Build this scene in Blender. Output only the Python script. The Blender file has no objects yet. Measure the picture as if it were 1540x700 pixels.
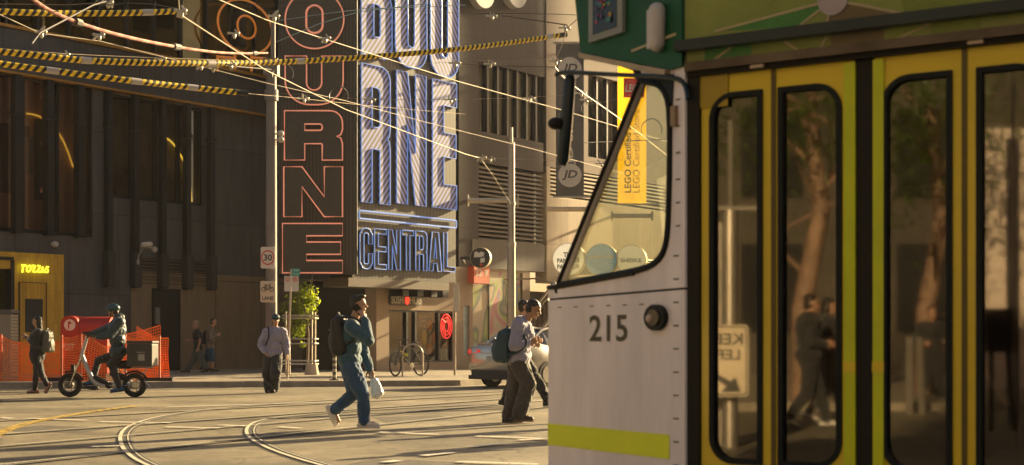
import bpy, math, random
from mathutils import Vector, Matrix, noise
R = math.radians
PI = math.pi
random.seed(7)
SC = bpy.context.scene
# ------------------------------------------------------------ camera
CAMH = 1.15
FPX = 2139.0
cam_d = bpy.data.cameras.new('camera'); cam = bpy.data.objects.new('camera', cam_d)
SC.collection.objects.link(cam); SC.camera = cam
cam.location = (0, 0, CAMH); cam.rotation_euler = (R(90), 0, 0)
cam_d.sensor_width = 36; cam_d.lens = 50; cam_d.shift_y = 0.1052
cam_d.clip_start = 0.05; cam_d.clip_end = 2000
cam_d.dof.use_dof = True; cam_d.dof.focus_distance = 24; cam_d.dof.aperture_fstop = 3.0
# ------------------------------------------------------------ sky and sun
SUN_AZ, SUN_EL = 43.8, 17.5
w = bpy.data.worlds.new('World'); SC.world = w; w.use_nodes = True
nt = w.node_tree; nt.nodes.clear()
sky = nt.nodes.new('ShaderNodeTexSky'); sky.sky_type = 'NISHITA'; sky.sun_disc = False
sky.sun_elevation = R(SUN_EL); sky.sun_rotation = R(SUN_AZ); sky.dust_density = 3.0; sky.air_density = 1.2
bg = nt.nodes.new('ShaderNodeBackground'); bg.inputs[1].default_value = 0.050
tint = nt.nodes.new('ShaderNodeMix'); tint.data_type = 'RGBA'; tint.blend_type = 'MULTIPLY'
tint.inputs[0].default_value = 1.0; tint.inputs[7].default_value = (1.0, 0.86, 0.76, 1)
out = nt.nodes.new('ShaderNodeOutputWorld')
nt.links.new(sky.outputs[0], tint.inputs[6]); nt.links.new(tint.outputs[2], bg.inputs[0]); nt.links.new(bg.outputs[0], out.inputs[0])
sd = bpy.data.lights.new('sun', 'SUN'); sun = bpy.data.objects.new('sun', sd); SC.collection.objects.link(sun)
sd.energy = 5.0; sd.angle = R(0.55); sd.color = (1.0, 0.76, 0.40)
sdir = Vector((math.sin(R(SUN_AZ)) * math.cos(R(SUN_EL)), math.cos(R(SUN_AZ)) * math.cos(R(SUN_EL)), math.sin(R(SUN_EL))))
sun.rotation_euler = sdir.to_track_quat('Z', 'Y').to_euler(); sun.location = (0, 0, 40)
SC.view_settings.view_transform = 'Standard'; SC.view_settings.look = 'None'
SC.view_settings.exposure = 1.92; SC.view_settings.gamma = 1.0; SC.view_settings.use_curve_mapping = False
# ------------------------------------------------------------ materials
def new_mat(name):
    m = bpy.data.materials.new(name); m.use_nodes = True
    return m, m.node_tree, m.node_tree.nodes['Principled BSDF']
MATS = {}
def mat(name, col, rough=0.6, metal=0.0, var=0.12, vscale=3.0, bump=0.0, bscale=40.0, emit=None, estr=0.0, spec=0.5, coat=0.0, sheen=0.0):
    if name in MATS: return MATS[name]
    m, t, b = new_mat(name)
    tc = t.nodes.new('ShaderNodeTexCoord')
    n = t.nodes.new('ShaderNodeTexNoise'); n.inputs['Scale'].default_value = vscale; n.inputs['Detail'].default_value = 6; n.inputs['Roughness'].default_value = 0.65
    t.links.new(tc.outputs['Object'], n.inputs['Vector'])
    r = t.nodes.new('ShaderNodeValToRGB')
    a = [max(0, c * (1 - var)) for c in col]; c2 = [min(1, c * (1 + var)) for c in col]
    r.color_ramp.elements[0].position = 0.3; r.color_ramp.elements[0].color = (*a, 1)
    r.color_ramp.elements[1].position = 0.7; r.color_ramp.elements[1].color = (*c2, 1)
    t.links.new(n.outputs['Fac'], r.inputs['Fac']); t.links.new(r.outputs['Color'], b.inputs['Base Color'])
    mr = t.nodes.new('ShaderNodeMapRange'); mr.inputs[3].default_value = max(0.02, rough - 0.08); mr.inputs[4].default_value = min(1, rough + 0.08)
    t.links.new(n.outputs['Fac'], mr.inputs[0]); t.links.new(mr.outputs[0], b.inputs['Roughness'])
    b.inputs['Metallic'].default_value = metal; b.inputs['Specular IOR Level'].default_value = spec
    if coat: b.inputs['Coat Weight'].default_value = coat; b.inputs['Coat Roughness'].default_value = 0.08
    if sheen: b.inputs['Sheen Weight'].default_value = sheen
    if emit: b.inputs['Emission Color'].default_value = (*emit, 1); b.inputs['Emission Strength'].default_value = estr
    if bump:
        n2 = t.nodes.new('ShaderNodeTexNoise'); n2.inputs['Scale'].default_value = bscale; n2.inputs['Detail'].default_value = 4
        t.links.new(tc.outputs['Object'], n2.inputs['Vector'])
        bp = t.nodes.new('ShaderNodeBump'); bp.inputs['Strength'].default_value = bump; bp.inputs['Distance'].default_value = 0.02
        t.links.new(n2.outputs['Fac'], bp.inputs['Height']); t.links.new(bp.outputs[0], b.inputs['Normal'])
    MATS[name] = m
    return m
def glass(name, tintc, refl=0.12, rough=0.01, rcol=(1, 1, 1), dirt_veil=0.0, fres=0.6):
    if name in MATS: return MATS[name]
    m = bpy.data.materials.new(name); m.use_nodes = True; t = m.node_tree; t.nodes.clear()
    tr = t.nodes.new('ShaderNodeBsdfTransparent'); tr.inputs[0].default_value = (*tintc, 1)
    gl = t.nodes.new('ShaderNodeBsdfGlossy'); gl.inputs['Roughness'].default_value = rough; gl.inputs['Color'].default_value = (*rcol, 1)
    lw = t.nodes.new('ShaderNodeLayerWeight'); lw.inputs[0].default_value = 0.2
    ad = t.nodes.new('ShaderNodeMath'); ad.operation = 'ADD'; ad.use_clamp = True; ad.inputs[1].default_value = refl
    mu = t.nodes.new('ShaderNodeMath'); mu.operation = 'MULTIPLY'; mu.inputs[1].default_value = fres
    mx = t.nodes.new('ShaderNodeMixShader'); o = t.nodes.new('ShaderNodeOutputMaterial')
    t.links.new(lw.outputs['Fresnel'], mu.inputs[0]); t.links.new(mu.outputs[0], ad.inputs[0])
    t.links.new(ad.outputs[0], mx.inputs[0]); t.links.new(tr.outputs[0], mx.inputs[1]); t.links.new(gl.outputs[0], mx.inputs[2])
    last = mx
    if dirt_veil:  # diffuse film: slight grime, plus haze and reflections painted into some panes
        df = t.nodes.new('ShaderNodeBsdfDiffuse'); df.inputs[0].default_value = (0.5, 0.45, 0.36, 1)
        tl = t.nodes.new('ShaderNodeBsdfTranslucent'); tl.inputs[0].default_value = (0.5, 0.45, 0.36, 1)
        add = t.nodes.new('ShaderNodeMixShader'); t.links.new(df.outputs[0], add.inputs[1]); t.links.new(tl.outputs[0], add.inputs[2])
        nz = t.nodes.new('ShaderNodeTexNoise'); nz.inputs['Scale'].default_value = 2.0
        mm = t.nodes.new('ShaderNodeMath'); mm.operation = 'MULTIPLY'; mm.inputs[1].default_value = dirt_veil * 2
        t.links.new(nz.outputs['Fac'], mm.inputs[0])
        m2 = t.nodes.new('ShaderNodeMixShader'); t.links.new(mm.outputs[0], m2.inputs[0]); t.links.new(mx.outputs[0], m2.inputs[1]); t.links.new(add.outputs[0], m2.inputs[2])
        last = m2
    t.links.new(last.outputs[0], o.inputs[0]); MATS[name] = m
    return m
def stripes(name, c1, c2, freq, direction, rough=0.5, emit=0.0, duty=0.5, metal=0.0, coord='Object'):
    """two colours alternating along `direction` in object space (hazard tape, striped letters, panel ribs)"""
    if name in MATS: return MATS[name]
    m, t, b = new_mat(name)
    tc = t.nodes.new('ShaderNodeTexCoord')
    dp = t.nodes.new('ShaderNodeVectorMath'); dp.operation = 'DOT_PRODUCT'; dp.inputs[1].default_value = direction
    t.links.new(tc.outputs[coord], dp.inputs[0])
    mu = t.nodes.new('ShaderNodeMath'); mu.operation = 'MULTIPLY'; mu.inputs[1].default_value = freq; t.links.new(dp.outputs['Value'], mu.inputs[0])
    fr = t.nodes.new('ShaderNodeMath'); fr.operation = 'FRACT'; t.links.new(mu.outputs[0], fr.inputs[0])
    gt = t.nodes.new('ShaderNodeMath'); gt.operation = 'GREATER_THAN'; gt.inputs[1].default_value = duty; t.links.new(fr.outputs[0], gt.inputs[0])
    mx = t.nodes.new('ShaderNodeMix'); mx.data_type = 'RGBA'; mx.inputs[6].default_value = (*c1, 1); mx.inputs[7].default_value = (*c2, 1)
    t.links.new(gt.outputs[0], mx.inputs[0]); t.links.new(mx.outputs[2], b.inputs['Base Color'])
    b.inputs['Roughness'].default_value = rough; b.inputs['Metallic'].default_value = metal
    if emit:
        t.links.new(mx.outputs[2], b.inputs['Emission Color'])
        em = t.nodes.new('ShaderNodeMath'); em.operation = 'MULTIPLY'; em.inputs[1].default_value = emit; t.links.new(gt.outputs[0], em.inputs[0])
        t.links.new(em.outputs[0], b.inputs['Emission Strength'])
    MATS[name] = m
    return m
def panelled(name, col, sx, sz, ux, gap=0.02, rough=0.55, var=0.15, metal=0.0, off=0.0, gapdark=0.45, streak=0.25):
    """wall of panels: joints every sx along the wall direction ux and sz in height, with weathering streaks"""
    if name in MATS: return MATS[name]
    m, t, b = new_mat(name)
    tc = t.nodes.new('ShaderNodeTexCoord')
    dp = t.nodes.new('ShaderNodeVectorMath'); dp.operation = 'DOT_PRODUCT'; dp.inputs[1].default_value = ux
    t.links.new(tc.outputs['Object'], dp.inputs[0])
    sp = t.nodes.new('ShaderNodeSeparateXYZ'); t.links.new(tc.outputs['Object'], sp.inputs[0])
    cb = t.nodes.new('ShaderNodeCombineXYZ'); t.links.new(dp.outputs['Value'], cb.inputs[0]); t.links.new(sp.outputs[2], cb.inputs[1])
    br = t.nodes.new('ShaderNodeTexBrick'); br.offset = off; br.inputs['Scale'].default_value = 1.0
    br.inputs['Brick Width'].default_value = sx; br.inputs['Row Height'].default_value = sz; br.inputs['Mortar Size'].default_value = gap / 2
    br.inputs['Mortar Smooth'].default_value = 0.1
    br.inputs['Color1'].default_value = (*[c * (1 + var) for c in col], 1); br.inputs['Color2'].default_value = (*[c * (1 - var) for c in col], 1)
    br.inputs['Mortar'].default_value = (*[c * gapdark for c in col], 1)
    t.links.new(cb.outputs[0], br.inputs['Vector'])
    mp = t.nodes.new('ShaderNodeMapping'); mp.inputs['Scale'].default_value = (1.6, 0.25, 1); t.links.new(cb.outputs[0], mp.inputs[0])
    n = t.nodes.new('ShaderNodeTexNoise'); n.inputs['Scale'].default_value = 2.2; n.inputs['Detail'].default_value = 7; n.inputs['Roughness'].default_value = 0.7
    t.links.new(mp.outputs[0], n.inputs['Vector'])
    mr = t.nodes.new('ShaderNodeMapRange'); mr.inputs[1].default_value = 0.25; mr.inputs[2].default_value = 0.75; mr.inputs[3].default_value = 1 - streak; mr.inputs[4].default_value = 1 + streak
    t.links.new(n.outputs['Fac'], mr.inputs[0])
    mx = t.nodes.new('ShaderNodeVectorMath'); mx.operation = 'SCALE'; t.links.new(br.outputs['Color'], mx.inputs[0]); t.links.new(mr.outputs[0], mx.inputs['Scale'])
    t.links.new(mx.outputs[0], b.inputs['Base Color'])
    b.inputs['Roughness'].default_value = rough; b.inputs['Metallic'].default_value = metal
    bp = t.nodes.new('ShaderNodeBump'); bp.inputs['Strength'].default_value = 0.5; bp.inputs['Distance'].default_value = 0.01; bp.invert = True
    t.links.new(br.outputs['Fac'], bp.inputs['Height']); t.links.new(bp.outputs[0], b.inputs['Normal'])
    MATS[name] = m
    return m
# ------------------------------------------------------------ frames: local (x along, y up, z out) of a wall, sign or vehicle side
class Frame:
    def __init__(s, o, ex, ey=(0, 0, 1)):
        s.o = Vector(o); s.ex = Vector(ex).normalized(); s.ey = Vector(ey).normalized(); s.ez = s.ex.cross(s.ey).normalized()
    def p(s, x, y, z=0.0): return s.o + s.ex * x + s.ey * y + s.ez * z
    def hit(s, px, py, z=0.0):
        d = Vector(((px - 770) / FPX, 1, (512 - py) / FPX)); c = Vector((0, 0, CAMH))
        o = s.o + s.ez * z
        t = (o - c).dot(s.ez) / d.dot(s.ez); q = c + d * t - o
        return q.dot(s.ex), q.dot(s.ey)
WF = Frame((0, 0, 0), (1, 0, 0), (0, 1, 0))      # world axes
def P(px, py, Z): return Vector(((px - 770) / FPX * Z, Z, CAMH + (512 - py) / FPX * Z))
def G(px, py, z=0.0):
    Z = (CAMH - z) * FPX / (py - 512); return Vector(((px - 770) / FPX * Z, Z, z))
def zat(py, z=0.0): return (CAMH - z) * FPX / (py - 512)
# ------------------------------------------------------------ mesh builder
class MB:
    def __init__(s): s.v = []; s.f = []; s.m = []
    def add(s, vs, fs, mi=0):
        b = len(s.v); s.v += [tuple(v) for v in vs]; s.f += [tuple(b + i for i in f) for f in fs]; s.m += [mi] * len(fs)
        return s
    def box(s, fr, x0, x1, y0, y1, z0, z1, mi=0, ch=0.0):
        if x0 > x1: x0, x1 = x1, x0
        if y0 > y1: y0, y1 = y1, y0
        if z0 > z1: z0, z1 = z1, z0
        vs = [fr.p(x, y, z) for x in (x0, x1) for y in (y0, y1) for z in (z0, z1)]
        return s.add(vs, [(0, 1, 3, 2), (4, 6, 7, 5), (0, 4, 5, 1), (2, 3, 7, 6), (0, 2, 6, 4), (1, 5, 7, 3)], mi)
    def quad(s, a, b, c, d, mi=0): return s.add([a, b, c, d], [(0, 1, 2, 3)], mi)
    def tube(s, pts, r, seg=8, cap=True, closed=False, mi=0):
        pts = [Vector(p) for p in pts]; n = len(pts); rs = r if isinstance(r, (list, tuple)) else [r] * n
        rings = []; up = None
        for i, p in enumerate(pts):
            if closed: t = (pts[(i + 1) % n] - pts[i - 1])
            else: t = pts[min(i + 1, n - 1)] - pts[max(i - 1, 0)]
            if t.length < 1e-9: t = Vector((0, 0, 1))
            t.normalize()
            if up is None:
                up = Vector((0, 0, 1)) if abs(t.z) < 0.9 else Vector((1, 0, 0))
            sd_ = t.cross(up)
            if sd_.length < 1e-6: sd_ = t.cross(Vector((0, 1, 0.1)))
            sd_.normalize(); up = sd_.cross(t).normalized()
            rings.append([p + (sd_ * math.cos(2 * PI * k / seg) + up * math.sin(2 * PI * k / seg)) * rs[i] for k in range(seg)])
        vs = [q for rg in rings for q in rg]; fs = []
        for i in range(n if closed else n - 1):
            j = (i + 1) % n
            for k in range(seg):
                l = (k + 1) % seg; fs.append((i * seg + k, i * seg + l, j * seg + l, j * seg + k))
        if cap and not closed:
            fs.append(tuple(range(seg - 1, -1, -1))); fs.append(tuple((n - 1) * seg + k for k in range(seg)))
        return s.add(vs, fs, mi)
    def cyl(s, a, b, r, seg=16, r2=None, mi=0): return s.tube([a, b], [r, r if r2 is None else r2], seg, mi=mi)
    def capsule(s, a, ra, b, rb, seg=14, rings=5, mi=0, sc=None):
        a = Vector(a); b = Vector(b); t = b - a; L = t.length
        t = t / L if L > 1e-6 else Vector((0, 0, 1)); q = t.to_track_quat('Z', 'Y')
        vs = []; fs = []; rows = []
        for i in range(rings + 1):
            th = -PI / 2 + (PI / 2) * i / rings; rows.append((a, ra * math.cos(th), ra * math.sin(th)))
        for i in range(rings + 1):
            th = (PI / 2) * i / rings; rows.append((b, rb * math.cos(th), rb * math.sin(th)))
        for (c, rr, zz) in rows:
            for k in range(seg):
                an = 2 * PI * k / seg; vs.append(c + q @ Vector((rr * math.cos(an), rr * math.sin(an), zz)))
        for i in range(len(rows) - 1):
            for k in range(seg):
                l = (k + 1) % seg; fs.append((i * seg + k, i * seg + l, (i + 1) * seg + l, (i + 1) * seg + k))
        return s.add(vs, fs, mi)
    def ell(s, c, rad, rot=None, seg=18, rings=12, mi=0):
        c = Vector(c); vs = []; fs = []; rot = rot or Matrix.Identity(3)
        for i in range(rings + 1):
            th = -PI / 2 + PI * i / rings
            for k in range(seg):
                an = 2 * PI * k / seg
                vs.append(c + rot @ Vector((rad[0] * math.cos(th) * math.cos(an), rad[1] * math.cos(th) * math.sin(an), rad[2] * math.sin(th))))
        for i in range(rings):
            for k in range(seg):
                l = (k + 1) % seg; fs.append((i * seg + k, i * seg + l, (i + 1) * seg + l, (i + 1) * seg + k))
        return s.add(vs, fs, mi)
    def prism(s, fr, loops, z0, z1, mi=0):
        """outline with holes (loops of (x, y)) between z0 and z1 of the frame"""
        vs, fs = fill(loops); n = len(vs)
        s.add([fr.p(x, y, z1) for x, y in vs], fs, mi)
        s.add([fr.p(x, y, z0) for x, y in vs], [tuple(reversed(f)) for f in fs], mi)
        for lp in loops:
            k = len(lp); s.add([fr.p(x, y, z) for x, y in lp for z in (z0, z1)], [(2 * i, 2 * ((i + 1) % k), 2 * ((i + 1) % k) + 1, 2 * i + 1) for i in range(k)], mi)
        return s
    def disc(s, fr, cx, cy, r, z0, z1, seg=32, mi=0, ry=None):
        ry = ry or r
        return s.prism(fr, [[(cx + r * math.cos(2 * PI * k / seg), cy + ry * math.sin(2 * PI * k / seg)) for k in range(seg)]], z0, z1, mi)
    def obj(s, name, mats, parent=None, smooth=False, loc=None, origin=None):
        me = bpy.data.meshes.new(name)
        off = Vector((0, 0, 0))
        if parent is not None and parent.get('_w'): off = Vector(parent['_w'])
        if origin is not None: off = Vector(origin)
        vs = [tuple(Vector(v) - off) for v in s.v]
        me.from_pydata(vs, [], s.f)
        for m_ in (mats if isinstance(mats, (list, tuple)) else [mats]): me.materials.append(m_)
        me.polygons.foreach_set('material_index', s.m)
        if smooth: me.polygons.foreach_set('use_smooth', [True] * len(s.f))
        me.validate(); me.update()
        fixn(me)
        o = bpy.data.objects.new(name, me); SC.collection.objects.link(o)
        if parent is not None: o.parent = parent; o['_w'] = tuple(off)
        if origin is not None: o.location = off; o['_w'] = tuple(off)
        if parent is None and origin is None: o['_w'] = (0.0, 0.0, 0.0)
        if smooth:
            try: me.shade_smooth(); me.set_sharp_from_angle(angle=R(40))
            except Exception: pass
        return o
import bmesh
def fixn(me):
    b = bmesh.new(); b.from_mesh(me); bmesh.ops.recalc_face_normals(b, faces=b.faces); b.to_mesh(me); b.free()
def fill(loops):
    cu = bpy.data.curves.new('c', 'CURVE'); cu.dimensions = '2D'; cu.fill_mode = 'BOTH'
    for lp in loops:
        sp = cu.splines.new('POLY'); sp.points.add(len(lp) - 1); sp.use_cyclic_u = True
        for i, (x, y) in enumerate(lp): sp.points[i].co = (x, y, 0, 1)
    o = bpy.data.objects.new('c', cu); me = bpy.data.meshes.new_from_object(o)
    vs = [(v.co.x, v.co.y) for v in me.vertices]; fs = [tuple(p.vertices) for p in me.polygons]
    # 2D 'BOTH' gives front and back copies of the fill: keep distinct faces once
    seen = set(); f2 = []
    for f in fs:
        k = frozenset((round(vs[i][0], 5), round(vs[i][1], 5)) for i in f)
        if k in seen: continue
        seen.add(k); f2.append(f)
    bpy.data.objects.remove(o); bpy.data.meshes.remove(me); bpy.data.curves.remove(cu)
    return vs, f2
_tc = {}
def text2d(txt, bold=0.0):
    """flat triangulated lettering normalised to its own box: verts, faces, width, height"""
    if (txt, bold) in _tc: return _tc[(txt, bold)]
    cu = bpy.data.curves.new('t', 'FONT'); cu.body = txt; cu.size = 1; cu.offset = bold; cu.resolution_u = 3; cu.space_line = 0.9; cu.align_x = 'CENTER'
    o = bpy.data.objects.new('t', cu); SC.collection.objects.link(o)
    bpy.context.view_layer.update()
    me = bpy.data.meshes.new_from_object(o)
    vs = [(v.co.x, v.co.y) for v in me.vertices]; fs = [tuple(p.vertices) for p in me.polygons]
    x0 = min(v[0] for v in vs); x1 = max(v[0] for v in vs); y0 = min(v[1] for v in vs); y1 = max(v[1] for v in vs)
    vs = [((x - x0) / (x1 - x0), (y - y0) / (y1 - y0)) for x, y in vs]
    bpy.data.objects.remove(o); bpy.data.meshes.remove(me); bpy.data.curves.remove(cu)
    _tc[(txt, bold)] = (vs, fs, x1 - x0, y1 - y0)
    return _tc[(txt, bold)]
def lettering(mb, fr, txt, x0, x1, y0, y1, z, mi=0, bold=0.0, shear=0.0, mirror=False, thick=0.0):
    vs, fs, _, _ = text2d(txt, bold); H = y1 - y0
    pts = [((x0 + (1 - x if mirror else x) * (x1 - x0)) + shear * y * H, y0 + y * H) for x, y in vs]
    mb.add([fr.p(x, y, z) for x, y in pts], fs, mi)
def tag(o, label=None, cat=None, group=None, kind=None):
    if label: o['label'] = label
    if cat: o['category'] = cat
    if group: o['group'] = group
    if kind: o['kind'] = kind
    return o
def thing(name, label, cat, loc=(0, 0, 0), group=None):
    o = bpy.data.objects.new(name, None); SC.collection.objects.link(o); o.location = loc; o['_w'] = tuple(loc)
    o.empty_display_size = 0.2
    return tag(o, label, cat, group)
def struct(mb, name, m, smooth=False): return tag(mb.obj(name, m, smooth=smooth), kind='structure')
def copy_tree(o, parent=None):
    c = o.copy(); SC.collection.objects.link(c)
    if parent is not None: c.parent = parent
    for ch in list(o.children): copy_tree(ch, c)
    return c
def rr(x0, y0, x1, y1, r, n=6):
    """rounded rectangle, r = (bottom-left, bottom-right, top-right, top-left)"""
    if not isinstance(r, (tuple, list)): r = (r,) * 4
    pts = []
    for (cx, cy, rad, a0) in ((x0 + r[0], y0 + r[0], r[0], 180), (x1 - r[1], y0 + r[1], r[1], 270), (x1 - r[2], y1 - r[2], r[2], 0), (x0 + r[3], y1 - r[3], r[3], 90)):
        if rad <= 1e-6: pts.append((cx, cy)); continue
        for i in range(n + 1):
            a = R(a0 + 90 * i / n); pts.append((cx + rad * math.cos(a), cy + rad * math.sin(a)))
    return pts
def glyph(ch, w, h, t, y=None):
    """block letter outline in a w x h box; t = stem width, y = arm height"""
    y = y or t
    if ch == 'E': return [[(0, 0), (w, 0), (w, y), (t, y), (t, (h - y) / 2), (w * .97, (h - y) / 2), (w * .97, (h + y) / 2), (t, (h + y) / 2), (t, h - y), (w, h - y), (w, h), (0, h)]]
    if ch == 'N': return [[(0, 0), (t, 0), (t, h * .60), (w - t, 0), (w, 0), (w, h), (w - t, h), (w - t, h * .40), (t, h), (0, h)]]
    if ch == 'L': return [[(0, 0), (w, 0), (w, y), (t, y), (t, h), (0, h)]]
    if ch == 'T': return [[((w - t) / 2, 0), ((w + t) / 2, 0), ((w + t) / 2, h - y), (w, h - y), (w, h), (0, h), (0, h - y), ((w - t) / 2, h - y)]]
    if ch == 'A': return [[(0, 0), (t, 0), (t * 1.15, h * .2), (w - t * 1.15, h * .2), (w - t, 0), (w, 0), (w * .75, h), (w * .25, h)], [(t * 1.25, h * .2 + y), (w - t * 1.25, h * .2 + y), (w / 2 + .001, h - y * 1.3)]]
    i_ = (w - 2 * t) * .49
    if ch == 'U': return [rr(0, 0, w, h, (w * .42, w * .42, 0, 0), 8)[:-2] + [(w, h), (w - t, h)] + list(reversed(rr(t, y, w - t, h, (i_, i_, 0, 0), 6)[:-2])) + [(t, h), (0, h)]]
    if ch == 'O': return [rr(0, 0, w, h, w * .42, 8), rr(t, y, w - t, h - y, i_, 6)]
    if ch == 'C':
        return [[(w, h * .38), (w - t, h * .38), (w - t, y * 1.3), (w - t * 1.2, y), (t * 1.2, y), (t, y * 1.3), (t, h - y * 1.3), (t * 1.2, h - y), (w - t * 1.2, h - y), (w - t, h - y * 1.3), (w - t, h * .62), (w, h * .62),
                 (w, h - w * .35), (w * .8, h - w * .06), (w * .6, h), (w * .4, h), (w * .2, h - w * .06), (0, h - w * .35), (0, w * .35), (w * .2, w * .06), (w * .4, 0), (w * .6, 0), (w * .8, w * .06), (w, w * .35)]]
    if ch == 'R':
        r = min(w * .32, h * .25); m_ = h * .48; b_ = m_ - y * .55
        o = [(0, 0), (t, 0), (t, b_), (w - t - .02, b_), (w - t, b_ - .03), (w - t, 0), (w, 0), (w, b_), (w * .97, m_ - y * .12), (w * .9, m_), (w * .97, m_ + y * .12), (w, m_ + y * .5)]
        o += [(w - r + r * math.cos(R(a)), h - r + r * math.sin(R(a))) for a in range(0, 91, 15)] + [(0, h)]
        q = max(.001, min(w - 2 * t, h - y - m_ - y * .45) * .4)
        return [o, rr(t, m_ + y * .45, w - t, h - y, (0, q, q, 0), 4)]
    if ch == 'B':
        r = w * .3
        o = [(0, 0)] + [(w - r + r * math.cos(R(a)), r + r * math.sin(R(a))) for a in range(-90, 1, 15)] + [(w, h * .42), (w * .92, h * .5), (w, h * .58)]
        o += [(w - r + r * math.cos(R(a)), h - r + r * math.sin(R(a))) for a in range(0, 91, 15)] + [(0, h)]
        q = (w - 2 * t) * .4
        return [o, rr(t, y, w - t, h * .5 - y / 2, (0, q, q, 0), 4), rr(t, h * .5 + y / 2, w - t, h - y, (0, q, q, 0), 4)]
    return []
def shift(loops, dx, dy): return [[(x + dx, y + dy) for x, y in lp] for lp in loops]
def wavy(a, b, sag, n=14):
    a = Vector(a); b = Vector(b)
    return [a.lerp(b, i / n) - Vector((0, 0, sag * 4 * (i / n) * (1 - i / n))) for i in range(n + 1)]
# ============================================================ THE SETTING
U = Vector((0.606, 0.795, 0)); NW = Vector((0.795, -0.606, 0))
def asphalt():
    m, t, b = new_mat('asphalt')
    tc = t.nodes.new('ShaderNodeTexCoord')
    def nz(scale, det=5, rough=.6, w=None):
        n = t.nodes.new('ShaderNodeTexNoise'); n.inputs['Scale'].default_value = scale; n.inputs['Detail'].default_value = det; n.inputs['Roughness'].default_value = rough
        t.links.new(w or tc.outputs['Object'], n.inputs['Vector']); return n
    n1 = nz(0.35, 6, .7); n2 = nz(60, 3); n3 = nz(5, 6, .7)
    r = t.nodes.new('ShaderNodeValToRGB'); e = r.color_ramp.elements
    e[0].position = .34; e[0].color = (.115, .100, .072, 1); e[1].position = .66; e[1].color = (.31, .265, .185, 1)
    t.links.new(n1.outputs['Fac'], r.inputs['Fac'])
    r2 = t.nodes.new('ShaderNodeMapRange'); r2.inputs[1].default_value = .3; r2.inputs[2].default_value = .7; r2.inputs[3].default_value = .55; r2.inputs[4].default_value = 1.4
    t.links.new(n2.outputs['Fac'], r2.inputs[0])
    r3 = t.nodes.new('ShaderNodeMapRange'); r3.inputs[1].default_value = .3; r3.inputs[2].default_value = .7; r3.inputs[3].default_value = .72; r3.inputs[4].default_value = 1.2
    t.links.new(n3.outputs['Fac'], r3.inputs[0])
    mu = t.nodes.new('ShaderNodeMath'); mu.operation = 'MULTIPLY'; t.links.new(r2.outputs[0], mu.inputs[0]); t.links.new(r3.outputs[0], mu.inputs[1])
    # cracks
    vo = t.nodes.new('ShaderNodeTexVoronoi'); vo.feature = 'DISTANCE_TO_EDGE'; vo.inputs['Scale'].default_value = .45
    ad = t.nodes.new('ShaderNodeVectorMath'); ad.operation = 'ADD'; nn = nz(1.5, 4)
    t.links.new(tc.outputs['Object'], ad.inputs[0]); t.links.new(nn.outputs['Color'], ad.inputs[1]); t.links.new(ad.outputs[0], vo.inputs['Vector'])
    cr = t.nodes.new('ShaderNodeMapRange'); cr.inputs[1].default_value = 0; cr.inputs[2].default_value = .012; cr.inputs[3].default_value = .45; cr.inputs[4].default_value = 1; t.links.new(vo.outputs[0], cr.inputs[0])
    m2 = t.nodes.new('ShaderNodeMath'); m2.operation = 'MULTIPLY'; t.links.new(mu.outputs[0], m2.inputs[0]); t.links.new(cr.outputs[0], m2.inputs[1])
    sc = t.nodes.new('ShaderNodeVectorMath'); sc.operation = 'SCALE'; t.links.new(r.outputs['Color'], sc.inputs[0]); t.links.new(m2.outputs[0], sc.inputs['Scale'])
    t.links.new(sc.outputs[0], b.inputs['Base Color']); b.inputs['Roughness'].default_value = .62; b.inputs['Specular IOR Level'].default_value = .5
    bp = t.nodes.new('ShaderNodeBump'); bp.inputs['Strength'].default_value = .6; bp.inputs['Distance'].default_value = .01
    t.links.new(n2.outputs['Fac'], bp.inputs['Height']); t.links.new(bp.outputs[0], b.inputs['Normal'])
    return m
M_ASPH = asphalt()
m = MB(); m.add([(-140, -90, 0), (140, -90, 0), (140, 190, 0), (-140, 190, 0)], [(0, 1, 2, 3)]); struct(m, 'road', M_ASPH)
# worn paint: alpha broken by noise
def paint(name, col, wear=.45):
    m, t, b = new_mat(name)
    b.inputs['Base Color'].default_value = (*col, 1); b.inputs['Roughness'].default_value = .6
    tc = t.nodes.new('ShaderNodeTexCoord'); n = t.nodes.new('ShaderNodeTexNoise'); n.inputs['Scale'].default_value = 14; n.inputs['Detail'].default_value = 8; n.inputs['Roughness'].default_value = .75
    t.links.new(tc.outputs['Object'], n.inputs['Vector'])
    mr = t.nodes.new('ShaderNodeMapRange'); mr.inputs[1].default_value = wear - .08; mr.inputs[2].default_value = wear + .05; t.links.new(n.outputs['Fac'], mr.inputs[0])
    t.links.new(mr.outputs[0], b.inputs['Alpha'])
    MATS[name] = m; return m
M_WHITE_PAINT = paint('white_road_paint', (.62, .58, .5), .42); M_YELLOW_PAINT = paint('yellow_road_paint', (.5, .34, .06), .49)
def ribbon(mb, pts, wd, z, mi=0):
    pts = [Vector((p[0], p[1], 0)) for p in pts]; n = len(pts); L = []; Rr = []
    for i, p in enumerate(pts):
        t = pts[min(i + 1, n - 1)] - pts[max(i - 1, 0)]; t.normalize(); s = Vector((-t.y, t.x, 0)) * wd / 2
        L.append((p.x + s.x, p.y + s.y, z)); Rr.append((p.x - s.x, p.y - s.y, z))
    mb.add(L + Rr, [(i, i + 1, n + i + 1, n + i) for i in range(n - 1)], mi)
def smooth_path(pts, it=3):
    pts = [Vector(p) for p in pts]
    for _ in range(it):
        q = [pts[0]]
        for i in range(len(pts) - 1):
            q.append(pts[i].lerp(pts[i + 1], .25)); q.append(pts[i].lerp(pts[i + 1], .75))
        q.append(pts[-1]); pts = q
    return pts
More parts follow.
